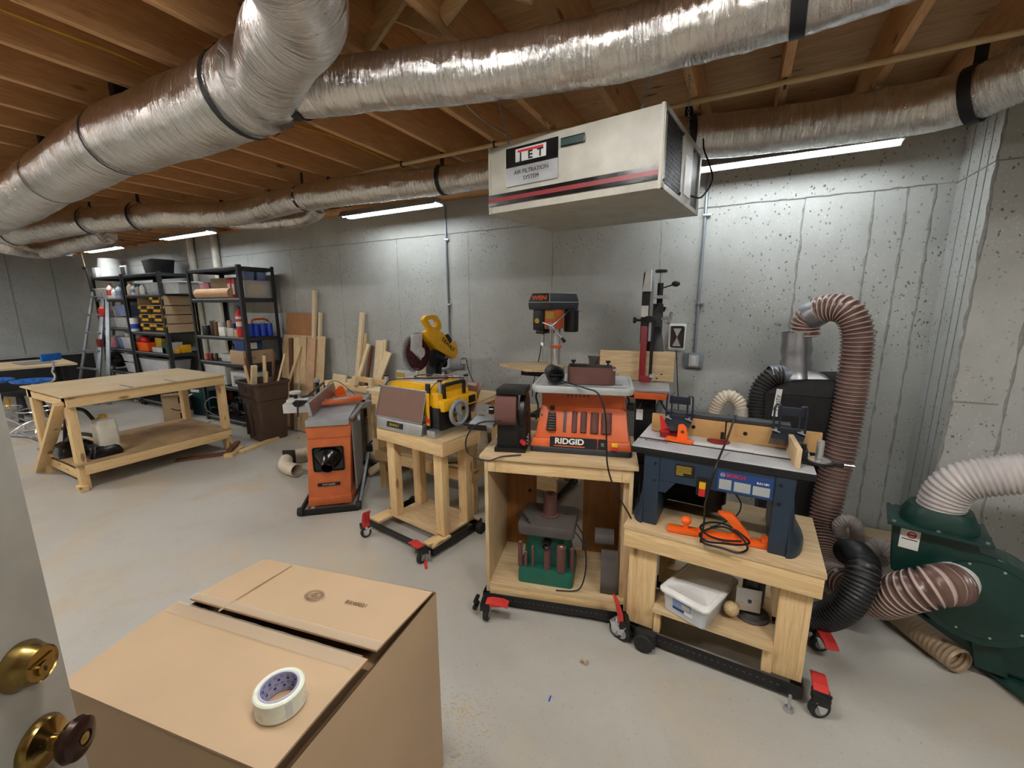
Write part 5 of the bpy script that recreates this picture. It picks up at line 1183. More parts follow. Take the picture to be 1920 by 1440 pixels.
# ================================================================== DRILL PRESS on its stand
DS = thing('drill_press_stand', 'low pine stand with clamps on its shelf behind the plywood cart', 'stand', (-1.75, 2.95, 0), 0)
MB().bb(0, .55, 0, .45, .70, .718, 0, .001).build('stand_top', 'ply_x', DS)
for x0 in (.0, .47):
    for y0 in (0, .39): MB().bb(x0, x0+.06, y0, y0+.06, .06, .70, 0, .002).build('leg', 'pine_z', DS)
MB().bb(-.02, .57, -.02, .47, .22, .24, 0, .001).build('lower_shelf', 'ply_x', DS)
MB().bb(-.02, .57, -.02, .018, .13, .22, 0, .002).build('shelf_rail', 'pine_x', DS)
for x0 in (-.02, .53): MB().beam((x0+.02, -.1, .06), (x0+.02, .5, .06), .03, .03).build('base_rail', 'black', DS)
caster(DS, .02, -.12, .5, .035, 'down', pedal_dir=.0); caster(DS, .53, -.12, .5, .035); caster(DS, .02, .5, .5, .035); caster(DS, .53, .5, .5, .035)
for i, (x, y, z, r) in enumerate(((.17, .12, .245, .1), (.20, .2, .245, -.15), (.30, .15, .262, .25))):
    t = thing('bar_clamp', 'blue-jawed bar clamp on the low shelf behind the plywood cart, '+('frontmost', 'rearmost', 'lying across the others')[i], 'clamp', (-1.75+x, 2.95+y, z), r, 'blue clamps on the low shelf')
    MB().bb(-.15, .25, -.004, .004, .0, .02, 0, .001).build('clamp_bar', 'steel', t)
    MB().bb(-.15, -.10, -.014, .014, -.005, .05, 0, .003).bb(-.10, .08, -.012, .012, .022, .045, 0, .004).build('clamp_jaw', 'navy', t)
    MB().cyl((.16, 0, .03), (.25, 0, .03), .007, seg=10).cyl((.25, 0, .03), (.28, 0, .03), .014, seg=12).build('clamp_screw', 'chrome', t)
D = thing('drill_press', 'orange and black drill press with wood table against the wall', 'drill press', (-1.31, 3.20, .718), 0)
m = MB(); m.bb(-.14, .12, -.22, .1, .0, .03, 0, .006); m.build('cast_base', 'black', D)
m = MB(); m.cyl((.0, .0, .03), (0, 0, .75), .032, seg=24); m.cyl((-.055, 0, .3), (-.055, 0, .72), .006, seg=8); m.build('column', 'chrome', D)
m = MB(); m.cyl((0, 0, .55), (0, 0, .575), .042, seg=24, bev=.003); m.build('column_collar', 'orange', D)
m = MB(); m.prism([(-.44, -.18), (-.10, -.36), (.08, -.30), (.10, -.05), (-.2, .10)], Tr((0, 0, .395)), .022, 0, .001); m.build('wood_table', 'ply_x', D)
MB().bb(-.20, .05, -.25, .05, .345, .39, 0, .004).build('table_bracket', 'black', D)
m = MB(); m.hexa([(-.16, -.19, .86), (.02, -.19, .86), (.135, .12, .86), (-.12, .2, .86), (-.165, -.195, .915), (.02, -.195, .915), (.14, .13, .915), (-.125, .21, .915)], 0, .006); m.hexa([(-.165, -.195, .918), (.02, -.195, .918), (.14, .13, .918), (-.125, .21, .918), (-.135, -.18, .985), (.01, -.18, .985), (.12, .12, .985), (-.11, .19, .985)], 0, .006); hd = m.build('belt_cover', 'charcoal', D)
MB().tube([(-.165, -.2, .917), (.02, -.2, .917), (.14, .13, .917)], .003, 5, raw=True).build('cover_seam', 'light_grey', hd); MB().tube([(.02, -.197, .918), (.01, -.182, .986), (.12, .12, .987)], .003, 5, raw=True).build('cover_seam', 'light_grey', hd)
text('WEN', .042, Tr((-.068, -.193, .95), Matrix(((1, 0, 0), (0, .21, -.978), (0, .978, .21)))), 'bright_orange', hd, sx=1.25, bold=.002)
m = MB(); m.bb(-.135, -.04, -.17, .0, .70, .86, 0, .01); m.bb(-.12, -.05, -.15, -.02, .67, .70, 0, .01); m.build('switch_housing', 'black', D)
MB().cyl((-.095, -.17, .775), (-.095, -.178, .775), .02, seg=20).build('speed_dial', 'gold_label', D)
m = MB(); m.bb(-.04, .06, -.16, .0, .71, .86, 0, .008); m.build('orange_head', 'orange', D)
MB().bb(-.028, .045, -.163, -.159, .79, .845).build('head_label', 'gold_label', D)
m = MB(); m.cyl((.10, .06, .68), (.10, .06, .86), .06, seg=24, bev=.008); m.build('motor', 'black', D)
m = MB(); m.cyl((.0, -.16, .735), (.04, -.2, .735), .025, seg=18)
c = V((.04, -.2, .735))
for q in ((.10, .06, .105), (.10, -.02, -.095), (-.05, -.06, .03)): m.cyl(c, c+V(q), .005, seg=8)
m.build('feed_hub', 'alu', D)
for q in ((.10, .06, .105), (.10, -.02, -.095)): MB().cyl(c+V(q)*.9, c+V(q)*1.18, .011, .015, seg=12, bev=.003).build('feed_handle', 'black', D)
m = MB(); m.cyl((-.08, -.1, .60), (-.08, -.1, .68), .016, seg=16); m.cyl((-.08, -.1, .575), (-.08, -.1, .61), .022, .012, seg=16); m.cyl((-.08, -.1, .46), (-.08, -.1, .58), .0035, seg=8); m.build('chuck', 'steel', D)
cord([(-1.42, 3.15, 1.38), (-1.45, 3.2, 1.25), (-1.50, 3.25, 1.12), (-1.56, 3.3, .95), (-1.6, 3.35, .8)], D)
# mdf offcut on a stand behind sander: small cone shape and pegboard piece by the band saw fence
o = MB().box((0, 0, .09), (.11, .012, .18), Rz(.1), 0, .001).build('pegboard_piece', 'hardboard'); o.location = (-1.02, 3.34, 1.001); 
o2 = MB().prism([(-.06, .1), (.04, .1), (-.01, .0)], Tr((0, 0, .1), FRONT), .03).build('paper_cone', 'dusty_dark', o)
tag(o, 'small dark pegboard piece with a paper cone beside the band saw fence', 'board')
m = MB(); m.bb(-.1, .12, -.08, .08, .0, 1.0, 0, .004); o = m.build('wooden_post', 'pine_z'); o.location = (-1.02, 3.42, .0); tag(o, 'wooden post standing against the wall behind the plywood cart', 'post')
# ================================================================== DUST COLLECTION
def hose_thing(name, label, pts, r, **k):
    mats = k.pop('mats'); grp = k.pop('group', None); sg = k.pop('seg', 20)
    m = MB(); m.hose(pts, r, seg=sg, **k); return tag(m.build(name, mats, None, 70), label, 'hose', grp)
# separator bin on the wall side
SB = thing('dust_separator', 'tall black dust separator bin behind the router table', 'dust separator', (.42, 3.27, 0))
m = MB(); m.hexa([(-.20, -.13, 0), (.14, -.13, 0), (.14, .28, 0), (-.20, .28, 0), (-.24, -.16, 1.05), (.17, -.16, 1.05), (.17, .32, 1.05), (-.24, .32, 1.05)], 0, .01); m.build('bin_body', 'deep_black', SB)
m = MB(); m.hexa([(-.24, -.16, 1.05), (.18, -.16, 1.05), (.18, .32, 1.05), (-.24, .32, 1.05), (-.10, -.06, 1.14), (.20, -.16, 1.16), (.20, .28, 1.16), (-.10, .24, 1.14)], 0, .006); m.build('bin_lid', 'deep_black', SB)
sx_ = onY(3.112, 1457, 755); m = MB(); m.box((sx_.x-.42, -.163, sx_.z), (.032, .004, .18), Ry(.06), 0); st = m.build('brand_strip', 'label_white', SB)
text('Dusty', .044, Tr((sx_.x-.42, -.1655, sx_.z), FRONT @ Rz(PI/2)), 'black', st)
m = MB(); m.lathe([(.098, 0), (.092, .02), (.084, .05), (.092, .09), (.080, .13), (.090, .18), (.082, .24), (.084, .30)], Tr((-.07, .0, 1.14), frame_from(V((-.08, .02, 1)))), 22, cap=(False, False)); m.build('taped_pipe', 'galv_tape', SB)
m = MB(); m.lathe([(.062, -.05), (.062, .13), (.058, .13)], Tr((-.10, -.02, 1.165), frame_from(V((-1, -.35, -.1)))), 24, cap=(True, False)); m.build('side_inlet', 'galv', SB)
MB().hexa([(-.19, -.08, 1.12), (.14, -.09, 1.13), (.14, .12, 1.13), (-.19, .1, 1.12), (-.15, -.05, 1.21), (.02, -.06, 1.20), (.02, .08, 1.2), (-.15, .06, 1.21)], 0, .012).build('tape_wrap', 'galv_tape', SB)
# black elbow hose
hose_thing('black_flex_hose', 'short black flexible hose elbow leaving the separator inlet', [(.27, 3.22, 1.155), (.21, 3.20, 1.14), (.16, 3.18, 1.06), (.15, 3.17, .95), (.16, 3.17, .82), (.2, 3.18, .6)], .066, pitch=.02, depth=.01, mats=['black', 'dusty_dark'], mr=1)
# large brown hose: arch, long drop, floor, up to the collector inlet
hose_thing('dust_hose', 'big brown ribbed hose arching from the separator down behind the router cart', [(.37, 3.28, 1.42), (.375, 3.26, 1.52), (.44, 3.2, 1.585), (.54, 3.13, 1.575), (.60, 3.1, 1.46), (.615, 3.1, 1.25), (.615, 3.1, 1.0), (.60, 3.08, .75), (.575, 3.06, .5), (.56, 3.0, .28), (.56, 2.85, .15), (.56, 2.68, .13), (.58, 2.5, .2), onY(2.34, 1640, 1124), onY(2.22, 1700, 1110), onY(2.20, 1755, 1098), (.885, 2.27, .455)], .083, pitch=.024, depth=.012, seg=28, mats=['hose_skin', 'hose_rib'], mr=1)
# hose that joins the arch: silver tape collar
o = MB().lathe([(.087, -.035), (.090, 0), (.087, .035)], Tr((.40, 3.235, 1.555), frame_from(V((.75, -.35, .55)))), 26, cap=(False, False)).build('tape_collar', 'galv_tape', SB); o.location = -V(SB.location)
# collector
DC = thing('dust_collector', 'dark green dust collector blower with a square flanged outlet', 'dust collector', (.93, 2.36, 0), math.radians(-12))
m = MB(); prof = []
for k in range(25):
    a = PI/2-2*PI*k/28; r = .155+.045*k/24*0+.03*(1-k/24); prof.append((.06+math.cos(a)*(.19-.0*k), .40+math.sin(a)*.19))
prof = [(-.24, .66), (.02, .66), (.03, .60)] + [(.06+math.cos(a)*.20, .40+math.sin(a)*.20) for a in [PI*.46-2*PI*.72*k/26 for k in range(27)]] + [(-.22, .42)]
m.prism(prof, Tr((0, .06, 0), FRONT), .12, 0, .006); vb = m.build('blower_housing', 'green_dark', DC)
m = MB(); m.lathe([(.165, -.002), (.165, .006), (.15, .010), (.10, .012), (.09, .018)], Tr((.06, -.06, .40), FRONT), 44); m.build('front_plate', 'green_dark', vb)
m = MB()
for k in range(10):
    a = 2*PI*k/10; m.cyl((.06+math.cos(a)*.158, -.062, .40+math.sin(a)*.158), (.06+math.cos(a)*.158, -.07, .40+math.sin(a)*.158), .005, seg=8)
m.build('bolt', 'steel', vb)
m = MB(); m.lathe([(.079, .0), (.079, .07), (.074, .07)], Tr((-.02, -.055, .455), frame_from(V((-.25, -1, 0)))), 30, cap=(False, False)); m.build('inlet_cuff', 'white', DC)
m = MB(); m.hexa([(-.26, -.12, .655), (.06, -.12, .655), (.06, .12, .655), (-.26, .12, .655), (-.26, -.12, .668), (.06, -.12, .668), (.06, .12, .668), (-.26, .12, .668)], 0, .002)
for x in (-.24, -.1, .04):
    for y in (-.105, .105): m.cyl((x, y, .668), (x, y, .674), .007, seg=8, m=1)
m.build('outlet_flange', ['green_dark', 'steel'], DC)
m = MB(); m.rlathe([(1, .668), (.98, .70), (.86, .73), (.8, .745)], .25, .19, Tr((-.095, 0, 0)), .8, seg=8, cap=(False, True)); m.build('outlet_transition', 'green_dark', DC)
st = MB().hexa([(-.21, -.0625, .54), (-.145, -.0625, .54), (-.145, -.0615, .54), (-.21, -.0615, .54), (-.21, -.0625, .63), (-.145, -.0625, .63), (-.145, -.0615, .63), (-.21, -.0615, .63)]).build('warning_label', 'label_white', DC)
m = MB(); m.cyl((-.172, -.063, .608), (-.172, -.0635, .608), .016, seg=16); m.cyl((-.172, -.0637, .608), (-.172, -.064, .608), .011, seg=14, m=1); m.bb(-.203, -.152, -.0635, -.063, .583, .587, 2); m.bb(-.185, -.16, -.0645, -.064, .604, .612, 0); m.build('label_print', ['red', 'label_white', 'black'], st)
m = MB(); m.cyl((.06, .06, .40), (.06, .35, .40), .11, seg=28, bev=.01); m.build('motor', 'grey_plastic', DC)
m = MB(); m.bb(.12, .30, .05, .35, .045, .055); m.hexa([(.10, -.0, .055), (.2, -.0, .055), (.2, .05, .055), (.1, .05, .055), (.06, -.0, .24), (.14, -.0, .24), (.14, .05, .24), (.06, .05, .24)], 0, .004); m.build('motor_stand', 'green_dark', DC)
m = MB(); m.beam((-.04, .34, .03), (.50, -.31, .03), .10, .012); m.beam((-.06, .34, .03), (.2, .55, .03), .10, .012); m.build('base_frame', 'green_dark', DC)
for x, y in ((-.02, .34), (.46, -.26), (.2, .52)): MB().cyl((x-.015, y, .027), (x+.015, y, .027), .026, seg=18, bev=.003).build('base_wheel', 'rubber', DC)
hose_thing('dust_hose', 'grey ribbed hose rising from the outlet of the green collector', [(.838, 2.385, .72), (.845, 2.38, .80), (.88, 2.37, .87), (.97, 2.35, .925), (1.12, 2.32, .985), (1.3, 2.3, 1.05), (1.5, 2.26, 1.1), (1.9, 2.2, 1.2)], .081, pitch=.018, depth=.006, seg=28, mats=['hose_grey'])
hose_thing('dust_hose', 'tan ribbed hose with an open end lying on the floor below the collector', [(.74, 2.72, .062), (.83, 2.58, .062), (.90, 2.46, .062), (.985, 2.325, .062)], .058, pitch=.02, depth=.006, seg=24, mats=['hose_tan'])
hose_thing('black_flex_hose', 'bent black flexible hose on the floor between router cart and green collector', [onY(2.3, 1470, 1145), onY(2.25, 1530, 1158), onY(2.2, 1578, 1142), onY(2.2, 1607, 1105), onY(2.25, 1618, 1065), onY(2.4, 1605, 1040), onY(2.55, 1590, 1035)], .066, pitch=.016, depth=.006, seg=26, mats=['black', 'charcoal'], mr=1)
hose_thing('dust_hose', 'clear grey hose curling into a hook above the black hose', [(.68, 2.84, .10), (.665, 2.88, .19), (.70, 2.90, .27), (.69, 2.92, .345), (.65, 2.92, .37), (.615, 2.92, .33), (.625, 2.92, .27)], .036, pitch=.012, depth=.003, seg=18, mats=['hose_grey'])
hose_thing('dust_hose', 'grey ribbed hose loop on the floor between the black hose and collector', [(.73, 2.84, .08), (.74, 2.86, .2), (.79, 2.88, .27), (.85, 2.86, .25), (.92, 2.82, .18), (1.0, 2.8, .14)], .045, pitch=.016, depth=.005, seg=20, mats=['hose_grey'])
hose_thing('dust_hose', 'grey ribbed hose lying behind the green collector housing', [(.74, 2.98, .08), (.86, 3.0, .15), (.98, 3.0, .24), (1.0, 3.08, .3)], .05, pitch=.018, depth=.005, seg=20, mats=['hose_grey'])
hose_thing('dust_hose', 'cream ribbed hose curving up behind the router table fence', [(-.12, 3.2, .6), (-.11, 3.2, .85), (-.07, 3.2, .965), (-.01, 3.2, .99), (.05, 3.19, .94), (.06, 3.18, .86), (.06, 3.18, .7)], .045, pitch=.02, depth=.007, seg=22, mats=['hose_cream'])
o = MB().lathe([(.05, 0), (.052, .05), (.05, .1), (.02, .12)], Tr((.06, 3.18, .93), frame_from(V((.2, 0, -1)))), 20, cap=(False, False)).build('bag_cuff', 'clear_bag'); tag(o, 'clear plastic wrapped over the end of the cream hose', 'plastic wrap')
hose_thing('dust_hose', 'dark ribbed hose on the floor behind the router cart legs', [(.0, 2.9, .1), (.2, 2.8, .15), (.38, 2.75, .22), (.5, 2.78, .12)], .06, pitch=.022, depth=.008, seg=20, mats=['hose_skin', 'hose_rib'], mr=1)
# cream hose on the floor behind the jointer and planer stand
hose_thing('dust_hose', 'cream ribbed hose lying on the floor behind the jointer', [(-3.60, 2.35, .075), (-3.78, 2.36, .075), (-3.93, 2.46, .075), (-3.98, 2.58, .08), (-3.9, 2.72, .085), (-3.68, 2.86, .08), (-3.4, 2.94, .08), (-3.0, 3.02, .08), (-2.6, 3.25, .08), (-2.3, 3.35, .12), (-2.05, 3.3, .25), (-1.95, 3.2, .4)], .062, pitch=.018, depth=.005, seg=22, mats=['hose_cream'])
o = MB().bb(-.06, .06, -.01, .01, 0, .17, 0, .003).bb(-.06, .06, -.03, .03, .0, .01).build('blast_gate', 'black'); o.location = (-3.93, 2.50, .005); o.rotation_euler = (0, 0, .6); tag(o, 'black blast gate standing on the cream floor hose', 'blast gate')
hose_thing('dust_hose', 'cream ribbed hose section sagging under the miter saw bench', [(-2.0, 3.1, .62), (-1.92, 3.0, .5), (-1.88, 2.95, .35), (-1.95, 3.0, .2), (-1.9, 3.1, .1)], .05, pitch=.018, depth=.005, seg=20, mats=['hose_cream'])
# ================================================================== SHELVING
def shelf_unit(x0, x1, levels, label, y0=3.10, y1=3.56):
    t = thing('shelving_unit', label, 'shelving unit', (x0, y0, 0), 0, 'black steel shelving units along the back wall')
    Wd, Dp = x1-x0, y1-y0
    for x in (0, Wd):
        for y in (0, Dp):
            sx, sy = (1 if x == 0 else -1), (1 if y == 0 else -1)
            m = MB(); m.bb(x, x+sx*.045, y-.002*sy, y, 0, 2.12); m.bb(x-.002*sx, x, y, y+sy*.045, 0, 2.12); m.build('post', 'charcoal', t)
    for z in levels:
        m = MB(); m.bb(.004, Wd-.004, .004, .02, z-.045, z, 0, .003); m.bb(.004, Wd-.004, Dp-.02, Dp-.004, z-.045, z); m.bb(.004, .02, .0, Dp, z-.045, z, 0, .002); m.bb(Wd-.02, Wd-.004, .0, Dp, z-.045, z, 0, .002); m.bb(.004, Wd-.004, .002, .008, z-.012, z+.003, 1)
        m.bb(.01, Wd-.01, .01, Dp-.01, z-.012, z-.002); m.build('shelf', ['charcoal', 'galv'], t)
    return t
SR_, SL2, SL1 = (2.10, 1.71, 1.215, .868, .536, .07), (2.10, 1.79, 1.215, .90, .53, .10), (2.10, 1.74, 1.26, .91, .515, .1)
shelf_unit(-6.72, -5.50, SR_, 'black steel shelving unit holding the fire extinguisher and paper roll')
shelf_unit(-8.68, -7.52, SL2, 'middle black steel shelving unit holding the black and yellow drawer boxes')
shelf_unit(-9.86, -8.72, SL1, 'black steel shelving unit beside the ladder with plastic bins and the white pail')
def span(y, pl, pr, pt, z):
    a = onY(y, pl, pt); b = onY(y, pr, pt); return a.x, b.x, max(.03, (a.z+b.z)/2-z)
def tote(pl, pr, pt, z, label, body='milky', lid='white', y=3.16, d=.32, cat='storage bin', name='storage_bin', grp=None, taper=.86, lidh=.015):
    x0, x1, h = span(y, pl, pr, pt, z); w_ = x1-x0
    t = thing(name, label, cat, ((x0+x1)/2, y+d/2, z+.002), 0, grp)
    m = MB(); m.rlathe([(taper, 0), (taper+.01, .006), (.97, h-lidh), (1.0, h-lidh)] + ([(1.0, h)] if not lid else []), w_, d, None, .15, cap=(True, lid is not None), seg=3)
    if lid is None:
        m = MB(); m.rlathe([(taper, 0), (taper+.01, .006), (.96, h-.01), (1.0, h-.01), (1.0, h), (.93, h), (.93, h-.02), (taper-.04, .01), (.2, .01)], w_, d, None, .15, cap=(True, True), seg=3)
    m.build('bin_body', body, t)
    if lid: m = MB(); m.rlathe([(1.0, h-lidh), (1.03, h-lidh+.002), (1.03, h-.003), (.98, h), (.9, h), (.88, h-.004)], w_, d, None, .15, seg=3); m.build('bin_lid', lid, t)
    return t
def carton(pl, pr, pt, z, label, mat='cardboard', y=3.16, d=.25, cat='box', name='cardboard_box', grp=None, deco=None):
    x0, x1, h = span(y, pl, pr, pt, z)
    t = thing(name, label, cat, ((x0+x1)/2, y, z+.002), 0, grp); w_ = x1-x0
    MB().bb(-w_/2, w_/2, 0, d, 0, h, 0, .003).build('box_body', mat, t)
    if deco: MB().bb(-w_*.35, w_*.35, -.002, .001, h*.2, h*.75).build('printed_panel', deco, t)
    return t
def can(px, pt, z, r, label, mat, y=3.2, cap='light_grey', grp=None, cat='can', name='can', hh=None, band=None, neck=0):
    p = onY(y, px, pt); h = hh or max(.05, p.z-z)
    t = thing(name, label, cat, (p.x, y, z+.002), 0, grp)
    m = MB()
    if neck: m.lathe([(r*.9, 0), (r, .01), (r, h*.62), (r*.8, h*.72), (r*.32, h*.86), (r*.32, h*.9)], None, 16)
    else: m.lathe([(r*.96, 0), (r, .004), (r, h-.012), (r*.93, h-.004)], None, 20)
    m.build('bottle_body' if neck else 'can_body', mat, t)
    m = MB(); m.cyl((0, 0, h*.88 if neck else h-.005), (0, 0, h), r*.36 if neck else r*.9, seg=16); m.build('cap' if neck else 'can_lid', cap, t)
    if band: m = MB(); m.lathe([(r*1.01, h*.2), (r*1.01, h*.55)], None, 20, cap=(False, False)); m.build('paper_band', band, t)
    return t
# ---- right unit (R)
z = 1.713
t = thing('paper_roll', 'roll of kraft masking paper lying on the upper shelf of the extinguisher unit', 'paper roll', (-6.62, 3.17, z+.068)); m = MB(); m.cyl((0, 0, 0), (.82, 0, 0), .066, seg=26); m.build('paper_body', 'kraft', t); m = MB(); m.cyl((-.004, 0, 0), (.0, 0, 0), .04, seg=20); m.build('core_hole', 'walnut', t)
carton(393, 424, 522, z, 'open grey-brown carton behind the kraft paper roll', 'dusty_dark' if False else 'cardboard', y=3.28, d=.22)
tote(372, 390, 530, z, 'small pink tub behind the kraft paper roll', 'pink', 'pink', y=3.3, d=.14)
for i, (pl, pr, mt) in enumerate(((424, 431, 'red'), (432, 438, 'red'))): carton(pl, pr, 523, z, 'tall red carton standing by the kraft roll' + (', the wider one' if i == 0 else ', the narrower one'), mt, y=3.18, d=.2, name='red_box', deco='label_white')
o = carton(438, 447, 524, z, 'black tool bag standing between the red cartons and the shelf post', 'black', y=3.16, d=.25, cat='tool bag', name='tool_bag')
# seen through the open end
def end_box(pl, pr, pt, z, label, mat, x=-5.56, wd=.3, cat='box', name='box', deco=None, **k):
    a, b = onX(x, pl, pt), onX(x, pr, pt); h = max(.03, (a.z+b.z)/2-z)
    t = thing(name, label, cat, (x, a.y, z+.002), 0, k.get('grp')); L = b.y-a.y
    MB().bb(-wd, 0, 0, L, 0, h, 0, .004).build('box_body', mat, t)
    if deco: MB().bb(-.001, .002, L*.1, L*.7, h*.15, h*.8).build('printed_panel', deco, t)
    return t, L, h
end_box(456, 508, 526, z, 'pale green and white carton on the shelf beside the post', 'light_grey', deco='hose_cream', cat='box', name='carton')
for pl, pr, lb in ((456, 477, 'translucent blue bin stacked on the pale green carton, nearer the post'), (481, 499, 'translucent blue bin stacked on the pale green carton, nearer the wall')):
    a, b = onX(-5.6, pl, 520), onX(-5.6, pr, 520); zt_ = onX(-5.56, 480, 526).z
    t = thing('storage_bin', lb, 'storage bin', (-5.68, (a.y+b.y)/2, zt_+.006)); L = b.y-a.y
    m = MB(); m.rlathe([(.86, 0), (.97, .09), (1.0, .095), (1.0, .105), (.9, .105)], .2, L, None, .15, seg=3); m.build('bin_body', 'milky_blue', t)
z = 1.218
t = thing('fire_extinguisher', 'red fire extinguisher standing at the front of the shelf', 'fire extinguisher', (-5.66, 3.15, z))
m = MB(); m.lathe([(.045, 0), (.052, .01), (.055, .05), (.055, .27), (.05, .31), (.02, .345), (.014, .36)], None, 24); m.build('cylinder_body', 'red', t)
m = MB(); m.lathe([(.0557, .14), (.0557, .20)], None, 24, cap=(False, False)); m.lathe([(.0557, .235), (.0557, .265)], None, 24, cap=(False, False)); m.build('white_label', 'label_white', t)
m = MB(); m.cyl((0, 0, .35), (0, 0, .40), .016, seg=12); m.bb(-.06, .03, -.01, .01, .385, .40, 0, .003); m.tube([(.02, 0, .37), (.06, -.01, .36), (.068, -.01, .25), (.066, -.01, .12)], .008, 8); m.build('valve_and_hose', 'black', t)
for px, pt, r, lb, mt in ((387, 610, .055, 'flat black tin first in the row of cans', 'charcoal'), (398, 601, .035, 'brown can stack between the flat black tin and the grey paint can', 'brown_plastic'), (405, 603, .035, 'brown can touching the grey paint can', 'hardboard'), (416, 604, .05, 'grey paint can with a printed label', 'light_grey'), (430, 601, .032, 'tan can between the grey paint can and the extinguisher', 'kraft'), (438, 606, .03, 'purple and white can next to the fire extinguisher', 'navy')):
    can(px, pt, z, r, lb, mt, y=3.2, band='white' if lb.startswith('grey paint') or 'purple' in lb else None)
for i, (px, lb) in enumerate(((468, 'blue can beside the post'), (479, 'second blue can from the post'), (492, 'third blue can from the post'), (505, 'blue can closest to the wall'))):
    p = onX(-5.58, px, 600); t = thing('spray_can', lb+' on the extinguisher shelf', 'can', (-5.60, p.y, z), 0, 'blue cans on the extinguisher shelf')
    m = MB(); m.lathe([(.036, 0), (.04, .005), (.04, .15), (.033, .17)], None, 20); m.build('can_body', 'blue', t); MB().cyl((0, 0, .168), (0, 0, .18), .028, seg=16).build('can_lid', 'light_grey', t)
p = onX(-5.75, 470, 600); o = MB().tube([(0, -.02, 0), (0, -.01, .17), (0, .04, .205), (0, .16, .205), (0, .22, .16), (0, .23, 0)], .014, 8).build('handle_loop', 'bright_orange'); o.location = (-5.72, p.y, z+.015); tag(o, 'orange plastic handle behind the blue cans', 'tool handle')
for pl, pr, pt, lb, mt in ((409, 420, 614, 'small white carton under the paint cans', 'white'), (425, 436, 616, 'small round white tub near the extinguisher foot', 'light_grey'), (438, 450, 619, 'low tan carton at the extinguisher foot', 'kraft')): carton(pl, pr, pt, z, lb, mt, y=3.12, d=.06, name='small_box')
z = .871
for px, lb, mt in ((388, 'small rust-coloured tin first in the row of tins', 'orange'), (396, 'small red-brown tin beside the rust-coloured tin', 'dark_red'), (405, 'small dark tin beside the grey tray', 'brown_plastic')): can(px, 662, z, .022, lb, mt, y=3.16)
tote(411, 432, 664, z, 'small grey tray on the bottle shelf', 'light_grey', None, y=3.14, d=.2)
tote(431, 446, 657, z, 'clear bin full of odds and ends beside the green bottle', 'milky', None, y=3.2, d=.2)
can(450, 640, z, .042, 'green plastic bottle standing by the shelf post', 'green', y=3.15, cap='white', neck=1, cat='bottle', name='green_bottle')
can(437, 645, z, .03, 'dark green spray bottle behind the clear bin', 'dark_green', y=3.35, cap='black', neck=1, cat='bottle', name='spray_bottle')
t, L, h = end_box(455, 512, 657, z, 'cardboard carton with printed diamond on the shelf behind the trash can', 'cardboard', x=-5.54, name='cardboard_box')
m = MB(); c = V((.002, L*.72, h*.5)); 
for a, b in (((0, -.035), (.035, 0)), ((.035, 0), (0, .035)), ((0, .035), (-.035, 0)), ((-.035, 0), (0, -.035))): m.beam(c+V((0, *a)), c+V((0, *b)), .004, .001)
for q in (-.012, .004): m.beam(c+V((0, -.18, q)), c+V((0, -.12, q)), .004, .001)
m.build('printed_mark', 'black', t)
zt_ = z+h
t, L, h = end_box(456, 491, 639, zt_+.002, 'blue plastic case on top of the diamond-printed carton', 'navy', x=-5.58, wd=.22, deco='label_white', name='plastic_case', cat='case')
z = .539
tote(379, 420, 684, z, 'white bin on the lower shelf of the extinguisher unit', 'light_grey', 'white', y=3.14, d=.3)
carton(432, 466, 699, z, 'grey-white carton on the lower shelf near the trash can', 'light_grey', y=3.13, d=.25, deco='grey_plastic')
o = tag(MB().tube([(0, 0, 0), (.05, .02, .06), (.12, .0, .03), (.2, .03, .07), (.26, 0, .01)], .03, 8).build('green_cloth', 'dark_green'), 'crumpled dark green cloth between the white bin and the carton', 'cloth'); o.location = (-6.12, 3.2, z+.03)
z = .073
rr = random.Random(31)
for i in range(7):
    pts = []; cx = -6.55+.15*i; cy = 3.25+rr.uniform(-.05, .1)
    for k in range(14): a = k*1.1+i; pts.append((cx+math.cos(a)*rr.uniform(.06, .13), cy+math.sin(a)*rr.uniform(.06, .11), z+.02+rr.uniform(0, .10)))
    tag(MB().tube(pts, .007, 6, n=5).build('cable_coil', ('black', 'charcoal', 'black', 'grey_plastic', 'black', 'dusty_dark', 'black')[i]), 'dark extension cord coil on the bottom shelf, '+('farthest from the trash can', 'second from the far end', 'third from the far end', 'the grey one', 'just past the middle', 'second from the trash can', 'just behind the trash can')[i], 'cable', 'cord coils on the bottom shelf')
for x, s, lb, mt in ((-6.35, .16, 'black corded power tool case on the bottom shelf, farther from the trash can', 'black'), (-5.95, .14, 'red and black power tool on the bottom shelf behind the cords', 'dark_red'), (-5.7, .15, 'black power tool on the bottom shelf just behind the trash can', 'charcoal')):
    t = thing('power_tool', lb, 'power tool', (x, 3.36, z)); MB().rlathe([(1, 0), (1, .1), (.7, .16)], s*1.4, s, None, .3).build('tool_body', mt, t); MB().tube([(-.08, 0, .14), (-.06, 0, .22), (.06, 0, .22), (.08, 0, .14)], .014, 8).build('tool_handle', 'black', t)
cord([(-6.5, 3.05, .006), (-6.45, 2.9, .006), (-6.3, 2.82, .006), (-6.1, 2.85, .006), (-6.15, 3.0, .006), (-6.35, 3.1, .03), (-6.45, 3.2, .09)], 'black cord trailing out of the bottom shelf onto the floor', name='extension_cable')
cord([(-6.3, 3.05, .1), (-6.35, 2.95, .2), (-6.32, 2.92, .32), (-6.2, 2.98, .40), (-6.1, 3.08, .3), (-6.15, 3.1, .15)], 'grey cord looping out of the bottom shelf', 'grey_plastic', .006, name='extension_cable')
